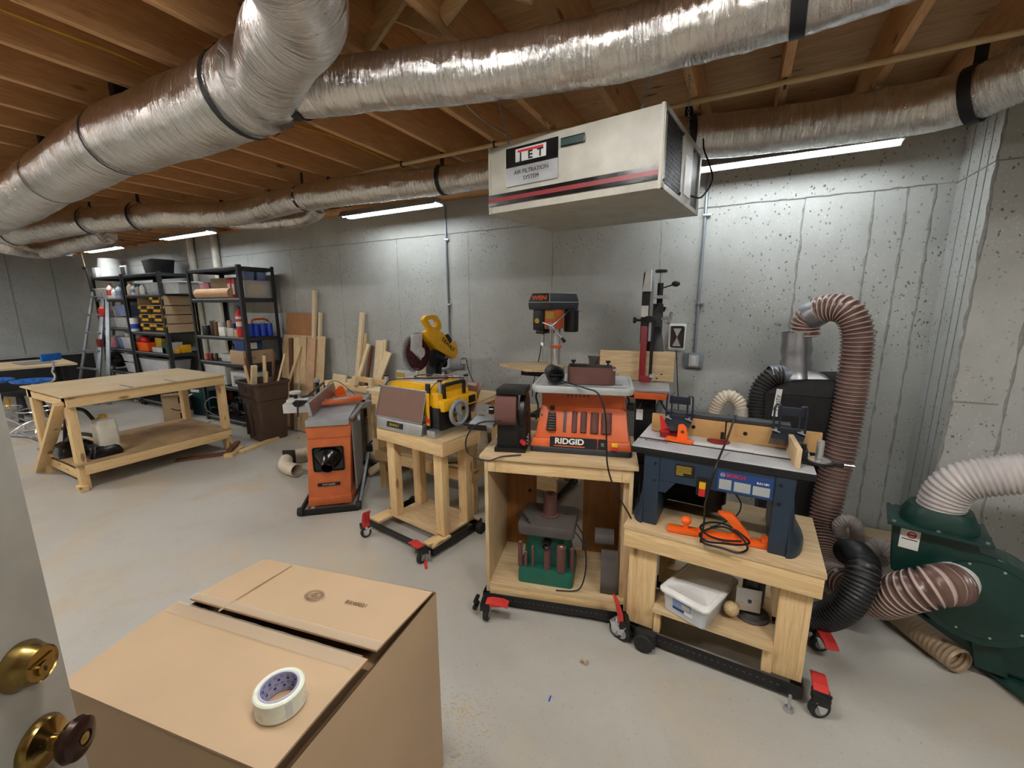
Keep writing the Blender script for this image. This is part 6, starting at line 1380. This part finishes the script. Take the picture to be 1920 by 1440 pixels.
# ---- middle unit (L2)
z = 1.793
tote(262, 333, 529, z, 'long clear bin with white lid on the top-bottles shelf', 'milky', 'white', y=3.14, d=.32)
for px, pt, r, lb, mt, cp in ((243, 530, .05, 'cream jug first in the bottle row beside the shelf post', 'hose_cream', 'kraft'), (250, 534, .045, 'white jug with a blue label among the bottles', 'white', 'light_grey'), (258, 536, .038, 'pale green bottle between the white jug and the spray bottle', 'hose_grey', 'teal'), (265, 532, .035, 'white spray bottle in front of the clear bin', 'white', 'milky_blue')):
    can(px, pt, z, r, lb, mt, y=3.12, cap=cp, neck=1, cat='bottle', name='bottle', band='milky_blue' if 'blue label' in lb else None)
z = 1.218
# parts organizer: cardboard housing with black and yellow drawers
x0, x1, h = span(3.12, 256, 306, 556, z)
t = thing('drawer_organizer', 'cardboard-sided organizer full of black and yellow drawer boxes', 'organizer', (x0, 3.12, z)); w_ = x1-x0
m = MB(); m.bb(0, .012, 0, .42, 0, h); m.bb(w_-.012, w_, 0, .42, 0, h); m.bb(w_/2-.006, w_/2+.006, 0, .42, 0, h); m.bb(0, w_, .40, .42, 0, h)
for k in range(5): m.bb(0, w_, 0, .42, h*k/4-.006 if k else 0, h*k/4+.006)
m.build('housing', 'cardboard', t)
for cxi in range(2):
    for k in range(4):
        if cxi == 0 and k == 3: continue
        xa = .014+cxi*w_/2; wb_ = w_/2-.022; zb_ = h*k/4+.01; hb = h/4-.035
        dr = MB().bb(xa, xa+wb_, -.01, .3, zb_, zb_+hb, 0, .006).build('drawer_box', 'black', t)
        MB().bb(xa+wb_*.25, xa+wb_*.75, -.026, -.01, zb_+hb*.3, zb_+hb*.68, 0, .006).build('drawer_handle', 'yellow', dr)
        for sx in (.02, .78): MB().bb(xa+wb_*(sx-.02), xa+wb_*(sx+.22), -.016, -.006, zb_+hb*.78, zb_+hb*1.15, 0, .003).build('drawer_latch', 'yellow', dr)
t, L, h = end_box(308, 359, 557, z, 'plain cardboard sheet side of the organizer seen at the shelf end', 'cardboard', x=-7.54, wd=.02, name='cardboard_sheet')
t = can(251, 596, z, .06, 'blue and white plastic bag wedged between shelf post and drawer organizer', 'white', y=3.14, cap='milky_blue', cat='bag', name='plastic_bag', band='blue')
z = .903
tote(250, 275, 642, z, 'orange tray on the shelf under the organizer', 'bright_orange', None, y=3.13, d=.22)
o = MB().sphere((0, 0, 0), .09, sc=(1.3, .8, .9)).build('plastic_bag', 'red'); x_ = onY(3.2, 265, 636); o.location = (x_.x, 3.24, z+.16); tag(o, 'red plastic bag heaped in the orange tray', 'bag')
for pl, pr, pt, lb, mt in ((272, 283, 644, 'small white box touching the orange tray', 'white'), (290, 302, 634, 'olive box in the middle of the orange tray shelf', 'gold_label'), (285, 310, 652, 'flat blue and white package at the front of the orange tray shelf', 'milky'), (302, 312, 642, 'dark green pouch behind the flat package', 'dark_green')): carton(pl, pr, pt, z, lb, mt, y=3.14 if 'flat' in lb else 3.24, d=.12, name='small_box')
end_box(339, 358, 647, z, 'bright yellow box at the open end of the middle shelving unit', 'yellow', x=-7.54, wd=.12, name='yellow_box')
end_box(322, 342, 642, z, 'clear tub behind the bright yellow box', 'milky', x=-7.62, wd=.15, name='clear_tub', cat='tub'); end_box(328, 337, 655, z, 'small yellow carton in front of the clear tub', 'yellow', x=-7.53, wd=.05, name='small_box')
z = .533
tote(256, 312, 674, z, 'long grey bin with lid on the lower shelf of the middle unit', 'milky', 'light_grey', y=3.13, d=.35)
z = 2.103
x0, x1, h = span(3.2, 262, 288, 494, z)
t = thing('storage_bin', 'dark grey bin on top of the middle shelving unit', 'storage bin', ((x0+x1)/2, 3.35, z)); MB().rlathe([(.85, 0), (1, .2), (1.03, .2), (1.03, .22)], .36, .3, None, .15, seg=3).build('bin_body', 'charcoal', t)
# ---- left unit (L1)
t = thing('white_pail', 'white tapered pail upside down on the shelving unit by the ladder', 'pail', (onY(3.38, 206, 500).x, 3.38, z)); MB().lathe([(.20, 0), (.19, .012), (.145, .33), (.14, .335)], None, 28).build('pail_body', 'pail_white', t)
o = MB().bb(-.1, .1, -.01, .01, 0, .16, 0, .003).bb(-.08, .08, -.014, -.008, .02, .14, 1).build('picture_frame', ['light_grey', 'charcoal']); o.location = (onY(3.2, 232, 508).x, 3.2, z); tag(o, 'small framed picture beside the white pail', 'picture frame')
o = MB().bb(-.07, .07, -.05, .05, 0, .17, 0, .02).build('white_bag', 'white'); o.location = (onY(3.2, 181, 508).x+.03, 3.2, z); tag(o, 'small white bag beside the white pail at the shelf end', 'bag')
z = 1.743
tote(168, 199, 541, z, 'pale bin jutting past the shelf end above the ladder', 'light_grey', 'white', y=3.1, d=.3)
can(205, 531, z, .055, 'red-capped jug beside the pale bin', 'label_white', y=3.12, cap='red', neck=1, cat='bottle', name='bottle', band='red')
can(222, 534, z, .055, 'large pale blue pump bottle by the shelf post', 'milky', y=3.12, cap='teal', neck=1, cat='bottle', name='bottle', band='milky_blue')
can(213, 540, z, .04, 'short white bottle between the red-capped jug and blue bottle', 'white', y=3.1, cap='white', neck=1, cat='bottle', name='bottle')
z = 1.263
tote(194, 241, 595, z, 'wide clear bin at the bottom of the bin stack by the ladder', 'milky', 'light_grey', y=3.13, d=.32)
zt_ = onY(3.13, 215, 594).z+.012
tote(190, 212, 575, zt_, 'small clear bin with grey lid stacked on the wide clear bin', 'milky', 'light_grey', y=3.15, d=.25)
tote(213, 239, 573, zt_, 'small blue-lidded bin stacked on the wide clear bin', 'milky_blue', 'milky_blue', y=3.15, d=.25)
z = .913
tote(191, 212, 631, z, 'clear bin with red contents on the third shelf by the ladder', 'pink', 'white', y=3.13, d=.28)
tote(212, 226, 632, z, 'narrow blue bin between the two clear bins', 'milky_blue', 'milky_blue', y=3.16, d=.28)
tote(225, 250, 633, z, 'clear bin with white lid on the third shelf, against the middle unit', 'milky', 'white', y=3.13, d=.28)
z = .518
o = MB().sphere((0, 0, 0), .2, sc=(1.3, .8, .75)).build('trash_bag', 'black'); o.location = (onY(3.25, 215, 680).x, 3.3, z+.15); tag(o, 'black plastic bag heaped on the lower shelf by the ladder', 'bag')
tote(233, 255, 681, z, 'grey bin at the bottom of the leaning pair on the lower shelf', 'milky', 'light_grey', y=3.12, d=.28); zt_ = onY(3.12, 245, 680).z+.01
tote(226, 252, 664, zt_, 'grey bin tipped on top of the leaning pair on the lower shelf', 'milky', 'light_grey', y=3.12, d=.28)

# ================================================================== LADDER
t = thing('folding_ladder', 'grey folding ladder with red fittings leaning at the end of the shelves', 'ladder', (0, 0, 0)); Y_ = 2.93
LT = [(163, 541), (187, 541)]; tl, tr = onY(3.05, 161, 541), onY(3.05, 180, 541); bl_, br_ = onY(2.75, 146, 740), onY(2.75, 182, 745)
tl.y += .1; tr.y += .1
for a, b, nm in ((tl, bl_, 'ladder_rail'), (tr, br_, 'ladder_rail')): 
    b = a+(b-a)*((a.z-.0)/(a.z-b.z)); MB().beam(a, b, .07, .03).build(nm, 'galv', t)
for a, b in ((tl+V((.02, .25, 0)), bl_+V((-.02, .5, 0))), (tr+V((.25, .14, 0)), br_+V((.32, .4, 0))), (tr+V((.14, .0, 0)), br_+V((.16, .1, 0)))):
    b = a+(b-a)*((a.z-.0)/(a.z-b.z)); MB().beam(a, b, .06, .025).build('ladder_rail', 'galv', t)
for k in range(6):
    f = (k+.45)/6; a = tl.lerp(bl_, f); b = tr.lerp(br_, f); MB().beam(a+V((-.02, -.03, 0)), b+V((.02, -.03, 0)), .06, .025).build('rung', 'galv', t)
for f, mt in ((.22, 'brake_red'), (.5, 'dark_red')): MB().box(tr.lerp(br_, f)+V((.06, -.03, 0)), (.12, .05, .13), None, 0, .01).build('hinge_lock', mt, t)
o = MB().sphere((0, 0, 0), .07, sc=(1, .6, 1.2)).build('orange_bag', 'bright_orange'); o.location = onY(3.05, 191, 584); tag(o, 'small orange bag hung between ladder and shelves', 'bag')
t = thing('lamp_flex', 'cord with dark plug hanging from the ceiling light by the ladder', 'cord', (0, 0, 0)); a = onY(3.06, 153, 476); b = onY(3.06, 160, 502); m = MB(); m.tube([a+V((0, 0, .1)), a, b], .006, 6); m.build('cord_line', 'tan_pipe', t); m = MB(); m.tube([b+V((-.1, 0, -.01)), b, b+V((.04, 0, -.08)), b+V((.08, 0, -.4))], .018, 6); m.build('plug_cluster', 'black', t)

# ================================================================== LUMBER AGAINST THE WALL
def lean(pa, pb, ya, yb, w_, th, label, mat='pale_z', name='board', grp='boards leaning on the back wall'):
    """a board from the floor end (pixel pb on z=0 at y=yb) up to the top (pixel pa at y=ya)"""
    top = onY(ya, *pa); d = V((0, 1, 0))
    bot = pb if isinstance(pb, V) else onY(yb, *pb)
    bot.z = max(bot.z, .0)
    ax = (top-bot).normalized(); side = ax.cross(V((0, -1, 0))).normalized(); nn = side.cross(ax)
    R = Matrix((side, nn, ax)).transposed(); L = (top-bot).length
    o = MB(Tr(bot, R)).bb(-w_/2, w_/2, -th/2, th/2, .0, L, 0, .0015).build(name, mat); tag(o, label, 'board', grp); return o
def flo(px, py): return onZ(0.012, px, py)
lean((562, 587), V((-5.12, 3.47, .01)), 3.61, 3.5, .56, .006, 'brown pegboard sheet standing at the back of the lumber stack', 'hardboard_tan', 'pegboard_sheet', None)
lean((570, 629), V((-5.02, 3.38, .01)), 3.57, 3.5, .84, .012, 'wide plywood sheet leaning in front of the pegboard', 'ply_z', 'plywood_sheet', None)
lean((590, 545), V((-4.88, 3.47, .01)), 3.60, 3.5, .05, .035, 'tallest pale stick rising above the pegboard', 'pale_z')
lean((601, 586), V((-4.80, 3.46, .01)), 3.60, 3.5, .04, .03, 'shorter pale stick standing next to the tallest stick by the pegboard')
lean((585, 634), V((-4.82, 3.33, .01)), 3.535, 3.5, .15, .014, 'tan gridded board over the edge of the plywood sheet', 'kraft', 'gridded_board', None)
lean((568, 632), V((-4.93, 3.34, .01)), 3.54, 3.5, .15, .018, 'wide plank with straight grain in front of the plywood', 'ply_z')
lean((556, 633), V((-5.0, 3.32, .01)), 3.53, 3.5, .10, .018, 'pale narrow plank in front of the plywood')
lean((545, 634), V((-5.07, 3.31, .01)), 3.53, 3.5, .07, .018, 'narrow plank with a dark bark edge in front of the plywood', 'walnut')
lean((564, 648), V((-5.24, 3.26, .25)), 3.50, 3.5, .03, .02, 'thin lath slanting in front of the plywood, ending beside the trash can', 'pine_z')
lean((680, 586), V((-4.03, 3.38, .01)), 3.60, 3.5, .055, .035, 'tall pale two-inch stick beside the miter saw bench')
lean((684, 625), V((-3.97, 3.42, .01)), 3.61, 3.5, .045, .03, 'yellowish stick behind the tall pale stick', 'pine_z')
lean((692, 645), V((-4.06, 3.22, .01)), 3.59, 3.5, .045, .035, 'pale stick slanting across in front of the other tall sticks')
lean((697, 648), V((-3.9, 3.35, .01)), 3.61, 3.5, .03, .03, 'thin weathered stick, dark at the edge', 'walnut')
lean((713, 638), V((-3.72, 3.40, .01)), 3.60, 3.5, .12, .02, 'wide pale board standing upright against the wall by the miter saw', 'pale_z')
lean((722, 637), V((-3.66, 3.42, .01)), 3.61, 3.5, .05, .02, 'narrow board peeking out behind the wide pale board')
lean((729, 660), V((-3.80, 3.18, .01)), 3.58, 3.5, .09, .02, 'pale board slanting across the wide board', 'pale_z')
lean((638, 702), V((-4.42, 3.38, .01)), 3.58, 3.5, .24, .02, 'short pale offcut panel leaning behind the jointer fence', 'pale_z')
lean((662, 710), V((-4.12, 3.40, .01)), 3.59, 3.5, .22, .018, 'second short offcut panel behind the jointer', 'pale_z')
lean((702, 740), V((-3.62, 2.98, .01)), 3.10, 3.1, .10, .035, 'pine two-by-four slanting down to the floor beside the planer stand', 'pine_z')
# crate-like frame left of the saw bench
t = thing('lumber_rack', 'rough open pine frame standing between jointer and miter saw bench', 'rack', (-3.9, 3.0, 0), -.12)
for x in (0, .3, .62):
    for y in (0, .3): MB().bb(x, x+.05, y, y+.04, 0, .82, 0, .002).build('rack_post', 'pale_z', t)
for z_ in (.12, .45, .76):
    for y in (-.02, .34): MB().bb(-.02, .70, y, y+.02, z_, z_+.06, 0, .002).build('rack_slat', 'pine_x', t)
MB().bb(0, .68, .0, .34, .13, .145).build('rack_shelf', 'ply_x', t)
# lumber on the floor
def floor_board(a, b, w_, th, label, mat, lift=0, nm='board'):
    a, b = V(a), V(b); a.z = b.z = th/2+lift+.001; return tag(MB().beam(a, b, w_, th, 0, .002).build(nm, mat), label, 'board', None)
floor_board(onZ(0, 452, 850), onZ(0, 526, 820), .06, .03, 'reddish board on the floor by the trash can', 'pine_y')
floor_board(onZ(0, 430, 855), onZ(0, 447, 838), .055, .035, 'short stack of offcuts by the work table leg, upper piece', 'walnut', .037)
floor_board(onZ(0, 428, 858), onZ(0, 450, 841), .09, .035, 'short offcut on the floor by the work table leg', 'pine_y')
floor_board(onZ(0, 330, 865), onZ(0, 425, 852), .09, .02, 'flat brown board lying in the shadow under the work table', 'walnut')
a, b = onZ(.1, 700, 893), onZ(.35, 770, 845); o = MB().beam((-3.05, 2.72, .02), (-2.75, 3.15, .28), .14, .022, 0, .002).build('board', 'pale_y'); tag(o, 'pale plank sloping up from the floor under the saw bench', 'board')
floor_board((-3.2, 3.1, 0), (-2.2, 3.42, 0), .3, .035, 'wide board on the floor under the miter saw bench', 'pine_x')
# sawdust heap by the trash can
m = MB(); rr = random.Random(8)
for i in range(260):
    a = rr.uniform(0, 6.28); r_ = abs(rr.gauss(0, .35)); c = onZ(0, 560, 822)+V((math.cos(a)*r_, math.sin(a)*r_*.5, .0015)); m.box(c, (rr.uniform(.008, .022), rr.uniform(.004, .01), .002), Rz(rr.uniform(0, 3)))
tag(m.build('sawdust', 'dust'), 'scattered sawdust and chips on the floor near the trash can', 'sawdust', None, 'stuff')
m = MB()
for (px, py, s, n) in ((870, 1330, .16, 260), (850, 1420, .15, 200), (1090, 1240, .02, 14), (470, 1345, 0, 0)):
    for i in range(n):
        a = rr.uniform(0, 6.28); r_ = abs(rr.gauss(0, s)); c = onZ(0, px, py)+V((math.cos(a)*r_, math.sin(a)*r_, .001)); m.box(c, (rr.uniform(.003, .010), rr.uniform(.002, .004), .0012), Rz(rr.uniform(0, 3)))
tag(m.build('wood_shavings', 'dust'), 'fine wood shavings scattered on the floor beside the big cardboard box', 'shavings', None, 'stuff')
o = MB().tube([(0, 0, .004), (.012, .006, .012), (.026, -.002, .008), (.034, .01, .01), (.03, .022, .006)], .004, 6).build('wood_curl', 'hose_tan'); o.location = onZ(0, 1087, 1243); tag(o, 'curled wood shaving on the open floor in front of the router cart', 'wood curl')
o = MB().box((0, 0, .001), (.006, .028, .0012), Rz(.1)).build('blue_scrap', 'blue'); o.location = onZ(0, 1031, 1310); tag(o, 'tiny blue scrap on the floor before the carts', 'scrap')

# ================================================================== TRASH CAN
tc_ = onZ(0, 513, 806); t = thing('trash_can', 'brown plastic trash can stuffed with wood offcuts', 'trash can', (-5.08, 3.0, 0), -.12)
m = MB(); m.rlathe([(.70, 0), (.72, .01), (.80, .30), (.86, .50), (.90, .51), (.95, .69), (1.0, .69), (1.0, .72), (.93, .72), (.86, .5), (.70, .03), (.3, .03)], .50, .44, None, .3, seg=5); m.build('can_body', 'brown_plastic', t)
m = MB(); 
for x in (-.13, .02): m.bb(x, x+.006, -.19, -.15, .06, .45)
m.tube([(-.075+.12, -.222, .66), (-.07+.12, -.235, .60), (.06+.12, -.235, .60), (.065+.12, -.222, .66)], .009, 8, raw=True); m.build('can_handle', 'brown_plastic', t); MB().bb(-.20, .20, -.213, -.205, .52, .535).build('can_rib', 'brown_plastic', t); MB().rlathe([(1.0, .70), (1.035, .705), (1.035, .725), (.99, .73)], .50, .44, None, .3, seg=5, cap=(False, False)).build('can_rim', 'brown_plastic', t)
tl = lambda x, y, z: loc2w(t, x, y, z)
for i, (a, b, w_, th, mt, lb) in enumerate((((-.12, -.05, .45), (-.24, -.06, .98), .03, .02, 'walnut', 'brown stick leaning out of the trash can towards the shelves'), ((-.05, -.1, .45), (-.2, -.1, .9), .025, .02, 'pine_z', 'thin pine strip crossing the brown stick in the trash can'), ((.03, .0, .4), (.0, .05, 1.02), .04, .018, 'ply_z', 'curved-end lath standing tall in the middle of the trash can'), ((-.02, -.12, .5), (.15, -.14, .93), .06, .04, 'pale_z', 'thickest pale offcut leaning out of the trash can'), ((.1, .05, .45), (.14, .1, 1.08), .06, .02, 'walnut', 'knotty board standing at the back of the trash can'), ((.15, .0, .4), (.30, .15, 1.05), .02, .02, 'pine_z', 'thin lath leaning out of the trash can towards the plywood sheet'), ((.12, -.05, .4), (.18, -.02, .85), .02, .02, 'pine_z', 'shortest stub of wood at the rim of the trash can'))):
    tag(MB().beam(tl(*a), tl(*b), w_, th, 0, .002).build('wood_offcut', mt), lb, 'wood offcut', 'offcuts in the trash can')

# ================================================================== WORK TABLE
t = thing('work_table', 'long pine work table with a pale hardboard top and lower shelf', 'work table', (-5.0, 1.27, 0), math.radians(90))
# local: x runs along the long side (away from camera along +y world), y runs to the left (-x world)
Lw, Dw, zt_ = 1.26, 1.02, .87
MB().bb(-.03, Lw+.02, -.02, Dw+.02, zt_-.012, zt_, 0, .002).build('table_top', 'bench_board', t)
m = MB(); m.bb(.44, .455, -.022, .25, zt_-.0005, zt_+.0012); m.bb(.78, .795, -.022, .2, zt_-.0005, zt_+.0012); m.build('slot_line', 'charcoal', t)
for y in (0, Dw-.038): MB().bb(0, Lw, y, y+.038, zt_-.105, zt_-.013, 0, .002).build('apron', 'pine_x', t)
for x in (0, Lw-.038): MB().bb(x, x+.038, .04, Dw-.04, zt_-.105, zt_-.013, 0, .002).build('apron', 'pine_y', t)
for x in (.0, Lw-.04):
    for y in (.038, Dw-.13): MB().bb(x+.0, x+.06, y, y+.088, .0, zt_-.013, 0, .002).build('leg', 'pine_z', t)
MB().beam((-.02, .07, .80), (-.02, Dw-.02, .02), .038, .088, 0, .002, V((1, 0, 0))).build('diagonal_brace', 'pine_z', t)
MB().bb(-.02, Lw+.01, .0, Dw-.02, .235, .25, 0, .001).build('lower_shelf', 'dusty_ply', t)
for y in (-.0, Dw-.05): MB().bb(.03, Lw-.0, y, y+.038, .145, .234, 0, .002).build('lower_rail', 'pine_x', t)
MB().bb(.02, .058, .1, Dw-.1, .08, .16, 0, .002).build('lower_rail', 'pine_y', t)
for x, y in ((-.03, .12), (Lw+.02, .1)): MB().bb(x, x+.06, y-.12, y-.02, .0, .05, 0, .002).build('foot_block', 'pine_y', t)
tw = lambda x, y, z: tuple(loc2w(t, x, y, z))
G = thing('sprayer', 'black machine with a translucent cream jug on the work table shelf', 'machine', tw(.10, .32, .25), math.radians(90))
m = MB(); m.rlathe([(1, 0), (1, .04), (.9, .1), (.6, .13)], .26, .2, Tr((.0, .12, 0)), .35); m.rlathe([(1, 0), (1, .03), (.75, .10)], .24, .22, Tr((.12, -.14, 0)), .3); m.build('machine_body', 'black_gloss', G)
m = MB(); m.rlathe([(.9, .05), (1, .08), (1, .28), (.85, .33), (.4, .35)], .15, .17, Tr((.16, -.14, 0)), .35); m.build('jug', 'cream', G)
m = MB(); m.cyl((.16, -.14, .34), (.16, -.14, .375), .03, seg=16, bev=.004); m.build('jug_cap', 'yellow_wire', G)
m = MB(); m.tube([(.12, -.06, .32), (.08, .02, .42), (.0, .1, .40), (-.05, .14, .12)], .016, 8); m.build('carry_hose', 'black', G)
m = MB(); m.tube([(-.05, .1, .14), (.0, .06, .2), (.1, .0, .17), (.15, -.05, .1)], .018, 8); m.build('motor_cover', 'dusty_dark', G)

# ================================================================== THINGS BEHIND THE WORK TABLE
bx2 = thing('cardboard_box', 'open cardboard box of wood scraps on the floor behind the work table', 'box', tuple(onZ(0, 309, 791)), math.atan2(*((onZ(0, 359, 784)-onZ(0, 309, 791)).yx)))
a, b = onZ(0, 312, 792), onZ(0, 352, 786)
m = MB(); WW, DD, HH = (onZ(0, 359, 784)-onZ(0, 309, 791)).length, .36, .34
m.bb(0, WW, 0, .006, 0, HH); m.bb(0, .006, 0, DD, 0, HH); m.bb(WW-.006, WW, 0, DD, 0, HH); m.bb(0, WW, DD-.006, DD, 0, HH); m.bb(0, WW, 0, DD, 0, .006); m.bb(.02, WW-.02, .02, DD-.02, HH*.7, HH*.72, 1); bb_ = m.build('box_body', ['cardboard', 'card_shade'], bx2)
m = MB(); m.bb(WW*.6, WW*.8, -.002, .001, .0, .10); m.bb(WW*.6, WW*.8, -.002, .001, .24, HH); m.build('printed_tape', 'black', bb_)
m = MB(); m.tube([(WW*.3, -.002, .18), (WW*.5, -.003, .145), (WW*.7, -.003, .14), (WW*.93, -.002, .175)], .006, 6); m.beam((WW*.9, -.002, .175), (WW*.97, -.002, .185), .008, .002); m.build('curved_mark', 'black', bb_)
m = MB(); m.hexa([(0, -.0, HH), (WW, 0, HH), (WW, .004, HH), (0, .004, HH), (.03, -.08, HH+.05), (WW, -.09, HH+.04), (WW, -.085, HH+.045), (.03, -.075, HH+.055)]); m.build('open_flap', 'cardboard', bx2)
rr = random.Random(4)
for i in range(7):
    p = loc2w(bx2, rr.uniform(.1, .4), rr.uniform(.1, .3), HH*.75); q = p+V((rr.uniform(-.12, .12), rr.uniform(-.1, .1), rr.uniform(.06, .12))); tag(MB().beam(p, q, .05, .02).build('wood_offcut', ('pale_z', 'pine_z', 'walnut')[i % 3]), ('pale', 'yellow', 'dark brown')[i % 3]+' wood scrap in the open box, number '.replace(', number ', '')+(' beside the flap', ' beside the table leg', ' at the back corner', ' leaning over the rim', ' in the middle', ' lowest in the box', ' crossing the others')[i], 'wood offcut', 'scraps in the open cardboard box')
p = onZ(0, 375, 779); t2 = thing('storage_tote', 'dark teal tote on the floor between table leg and shelves', 'storage bin', (p.x, p.y+.15, 0), .2); m = MB(); m.rlathe([(.85, 0), (.98, .36), (1.04, .36), (1.04, .38)], .42, .32, None, .18, seg=3); m.build('bin_body', 'bin_teal', t2); MB().rlathe([(1.05, .375), (1.05, .39), (.9, .40)], .42, .32, None, .18, seg=3).build('bin_lid', 'bin_teal', t2); MB().bb(-.12, .05, -.17, -.155, .36, .40, 0, .004).build('lid_latch', 'light_grey', t2)
p = onZ(0, 404, 775); t2 = thing('tool_case', 'black and red tool case beside the dark teal tote', 'case', (p.x+.02, p.y+.25, 0), .2); MB().bb(-.15, .15, -.1, .1, 0, .34, 0, .01).build('case_body', 'black', t2); MB().bb(-.12, .12, -.104, -.098, .2, .3, 0, .004).build('case_front', 'dark_red', t2)
# far left: bench plank, stools, scattered tools
t = thing('plank_bench', 'pale plank bench top against the dark lower wall', 'bench', (0, 0, 0))
c = [onZ(.78, 0, 706), onZ(.78, 126, 684), onZ(.78, 96, 676), onZ(.78, 0, 683)]
c = [V((-8.9, 1.30, .78)), V((-8.75, 2.42, .78)), V((-9.9, 2.55, .78)), V((-10.0, 1.25, .78))]
m = MB(); m.hexa([V((p.x, p.y, .755)) for p in c]+[V((p.x, p.y, .78)) for p in c]); m.build('bench_top', 'pale_y', t)
MB().hexa([(-9.6, 1.95, .7805), (-9.1, 1.95, .7805), (-9.1, 2.3, .7805), (-9.6, 2.3, .7805), (-9.6, 1.95, .79), (-9.1, 1.95, .79), (-9.1, 2.3, .79), (-9.6, 2.3, .79)]).build('cutting_mat', 'grey_plastic', t)
for x, y in ((-9.8, 1.4), (-9.1, 1.4), (-9.7, 2.4), (-9.0, 2.3)): MB().bb(x, x+.06, y, y+.06, 0, .755).build('leg', 'black', t)
def stool(c, rz, label, back):
    t = thing('shop_stool', label, 'stool', (c[0], c[1], 0), rz, 'blue-seated shop stools behind the work table')
    zs_ = c[2]
    m = MB(); rs = []
    for k in range(14):
        a = -PI/2+PI*k/13; rr_ = .0
    m.lathe([(.001, zs_-.02), (.12, zs_-.025), (.19, zs_-.01), (.205, zs_+.012), (.19, zs_+.02), (.12, zs_+.002), (.001, zs_)], Matrix.Diagonal((1.15, .9, 1, 1)), 28); st_ = m.build('seat', 'seat_blue', t)
    m = MB()
    for a in (.5, 1.4, 2.3, 3.6, 4.4, 5.4): m.cyl((math.cos(a)*.1, math.sin(a)*.08, zs_), (math.cos(a)*.1, math.sin(a)*.08, zs_+.006), .016, seg=10)
    m.build('seat_hole', 'black', st_)
    MB().cyl((0, 0, .12), (0, 0, zs_-.02), .022, seg=14).build('stool_post', 'chrome', t)
    for k in range(5):
        a = 2*PI*k/5+.3; MB().tube([(0, 0, .16), (math.cos(a)*.15, math.sin(a)*.15, .11), (math.cos(a)*.28, math.sin(a)*.28, .015)], .013, 8).build('leg', 'chrome', t)
    m = MB(); m.tube([(math.cos(2*PI*k/20)*.2, math.sin(2*PI*k/20)*.2, .28) for k in range(20)], .009, 6, closed=True, raw=True); m.build('foot_ring', 'chrome', t)
    if back:
        m = MB(); m.tube([(.1, .0, zs_-.03), (.24, .02, zs_+.0), (.27, .03, zs_+.06), (.25, .03, zs_+.12), (.28, .03, zs_+.20), (.27, .03, zs_+.28)], .012, 8); m.build('back_bar', 'chrome', t)
        MB().rlathe([(.6, -.016), (1, -.012), (1, .012), (.6, .016)], .09, .24, Tr((.27, .03, zs_+.31), Ry(PI/2) @ Rz(0)), .45, seg=5).build('backrest', 'seat_blue', t)
stool((-8.11, 1.79, .66), .5, 'blue tractor-seat stool with a small backrest behind the work table', True)
stool((-8.6, 1.55, .66), .2, 'blue stool mostly hidden by the door edge', False)
t = thing('step_stool', 'black plastic step stool under the corner of the work table', 'step stool', (-9.15, 1.86, 0), .3)
MB().bb(-.2, .2, -.14, .14, .36, .40, 0, .01).build('step_top', 'charcoal', t)
for sx in (-1, 1):
    for sy in (-1, 1): MB().beam((sx*.16, sy*.1, .37), (sx*.24, sy*.17, .0), .05, .03).build('leg', 'charcoal', t)
MB().bb(-.03, .05, -.15, -.142, .2, .34).build('sticker', 'yellow', t)
rr = random.Random(12)
for i, (x, y, a, L_, mt, nm, lb) in enumerate(((-7.95, 1.50, .3, .5, 'chrome', 'steel_bar', 'shiny steel bar lying among the tools behind the work table'), (-7.9, 1.75, 1.2, .35, 'chrome', 'bent_pipe', 'shiny bent pipe lying behind the work table legs'), (-7.85, 1.85, .05, .34, 'pine_x', 'wooden_stick', 'wooden handle lying on the tool heap'), (-7.8, 1.72, .15, .3, 'walnut', 'wooden_stick', 'dark wooden handle lying under the lighter one'), (-7.7, 1.55, .0, .55, 'grey_plastic', 'steel_bar', 'dull grey bar lying flat at the edge of the tool heap'), (-7.6, 1.85, .4, .3, 'black', 'tool_grip', 'black rubber grip at the end of the tool heap'))):
    tag(MB().cyl((-L_/2*math.cos(a)+x, -L_/2*math.sin(a)+y, .03+.02*(i % 3)), (L_/2*math.cos(a)+x, L_/2*math.sin(a)+y, .03+.02*(i % 3)), .018, seg=10).build(nm, mt), lb, 'tool', 'tools heaped on the floor behind the work table')
# ================================================================== RENDER LOOK
w = bpy.data.worlds.new('world'); scene.world = w; w.use_nodes = True
bg = w.node_tree.nodes['Background']; bg.inputs[0].default_value = (.9, .95, 1, 1); bg.inputs[1].default_value = .15
scene.view_settings.view_transform = 'Standard'; scene.view_settings.look = 'None'; scene.view_settings.gamma = 1; scene.view_settings.use_curve_mapping = False
scene.view_settings.exposure = 1.12
scene.cycles.max_bounces = 8; scene.cycles.diffuse_bounces = 4; scene.cycles.glossy_bounces = 4; scene.cycles.transparent_max_bounces = 12
scene.cycles.caustics_reflective = False; scene.cycles.caustics_refractive = False
scene.cycles.sample_clamp_indirect = 6
try: scene.cycles.use_denoising = True
except Exception: pass
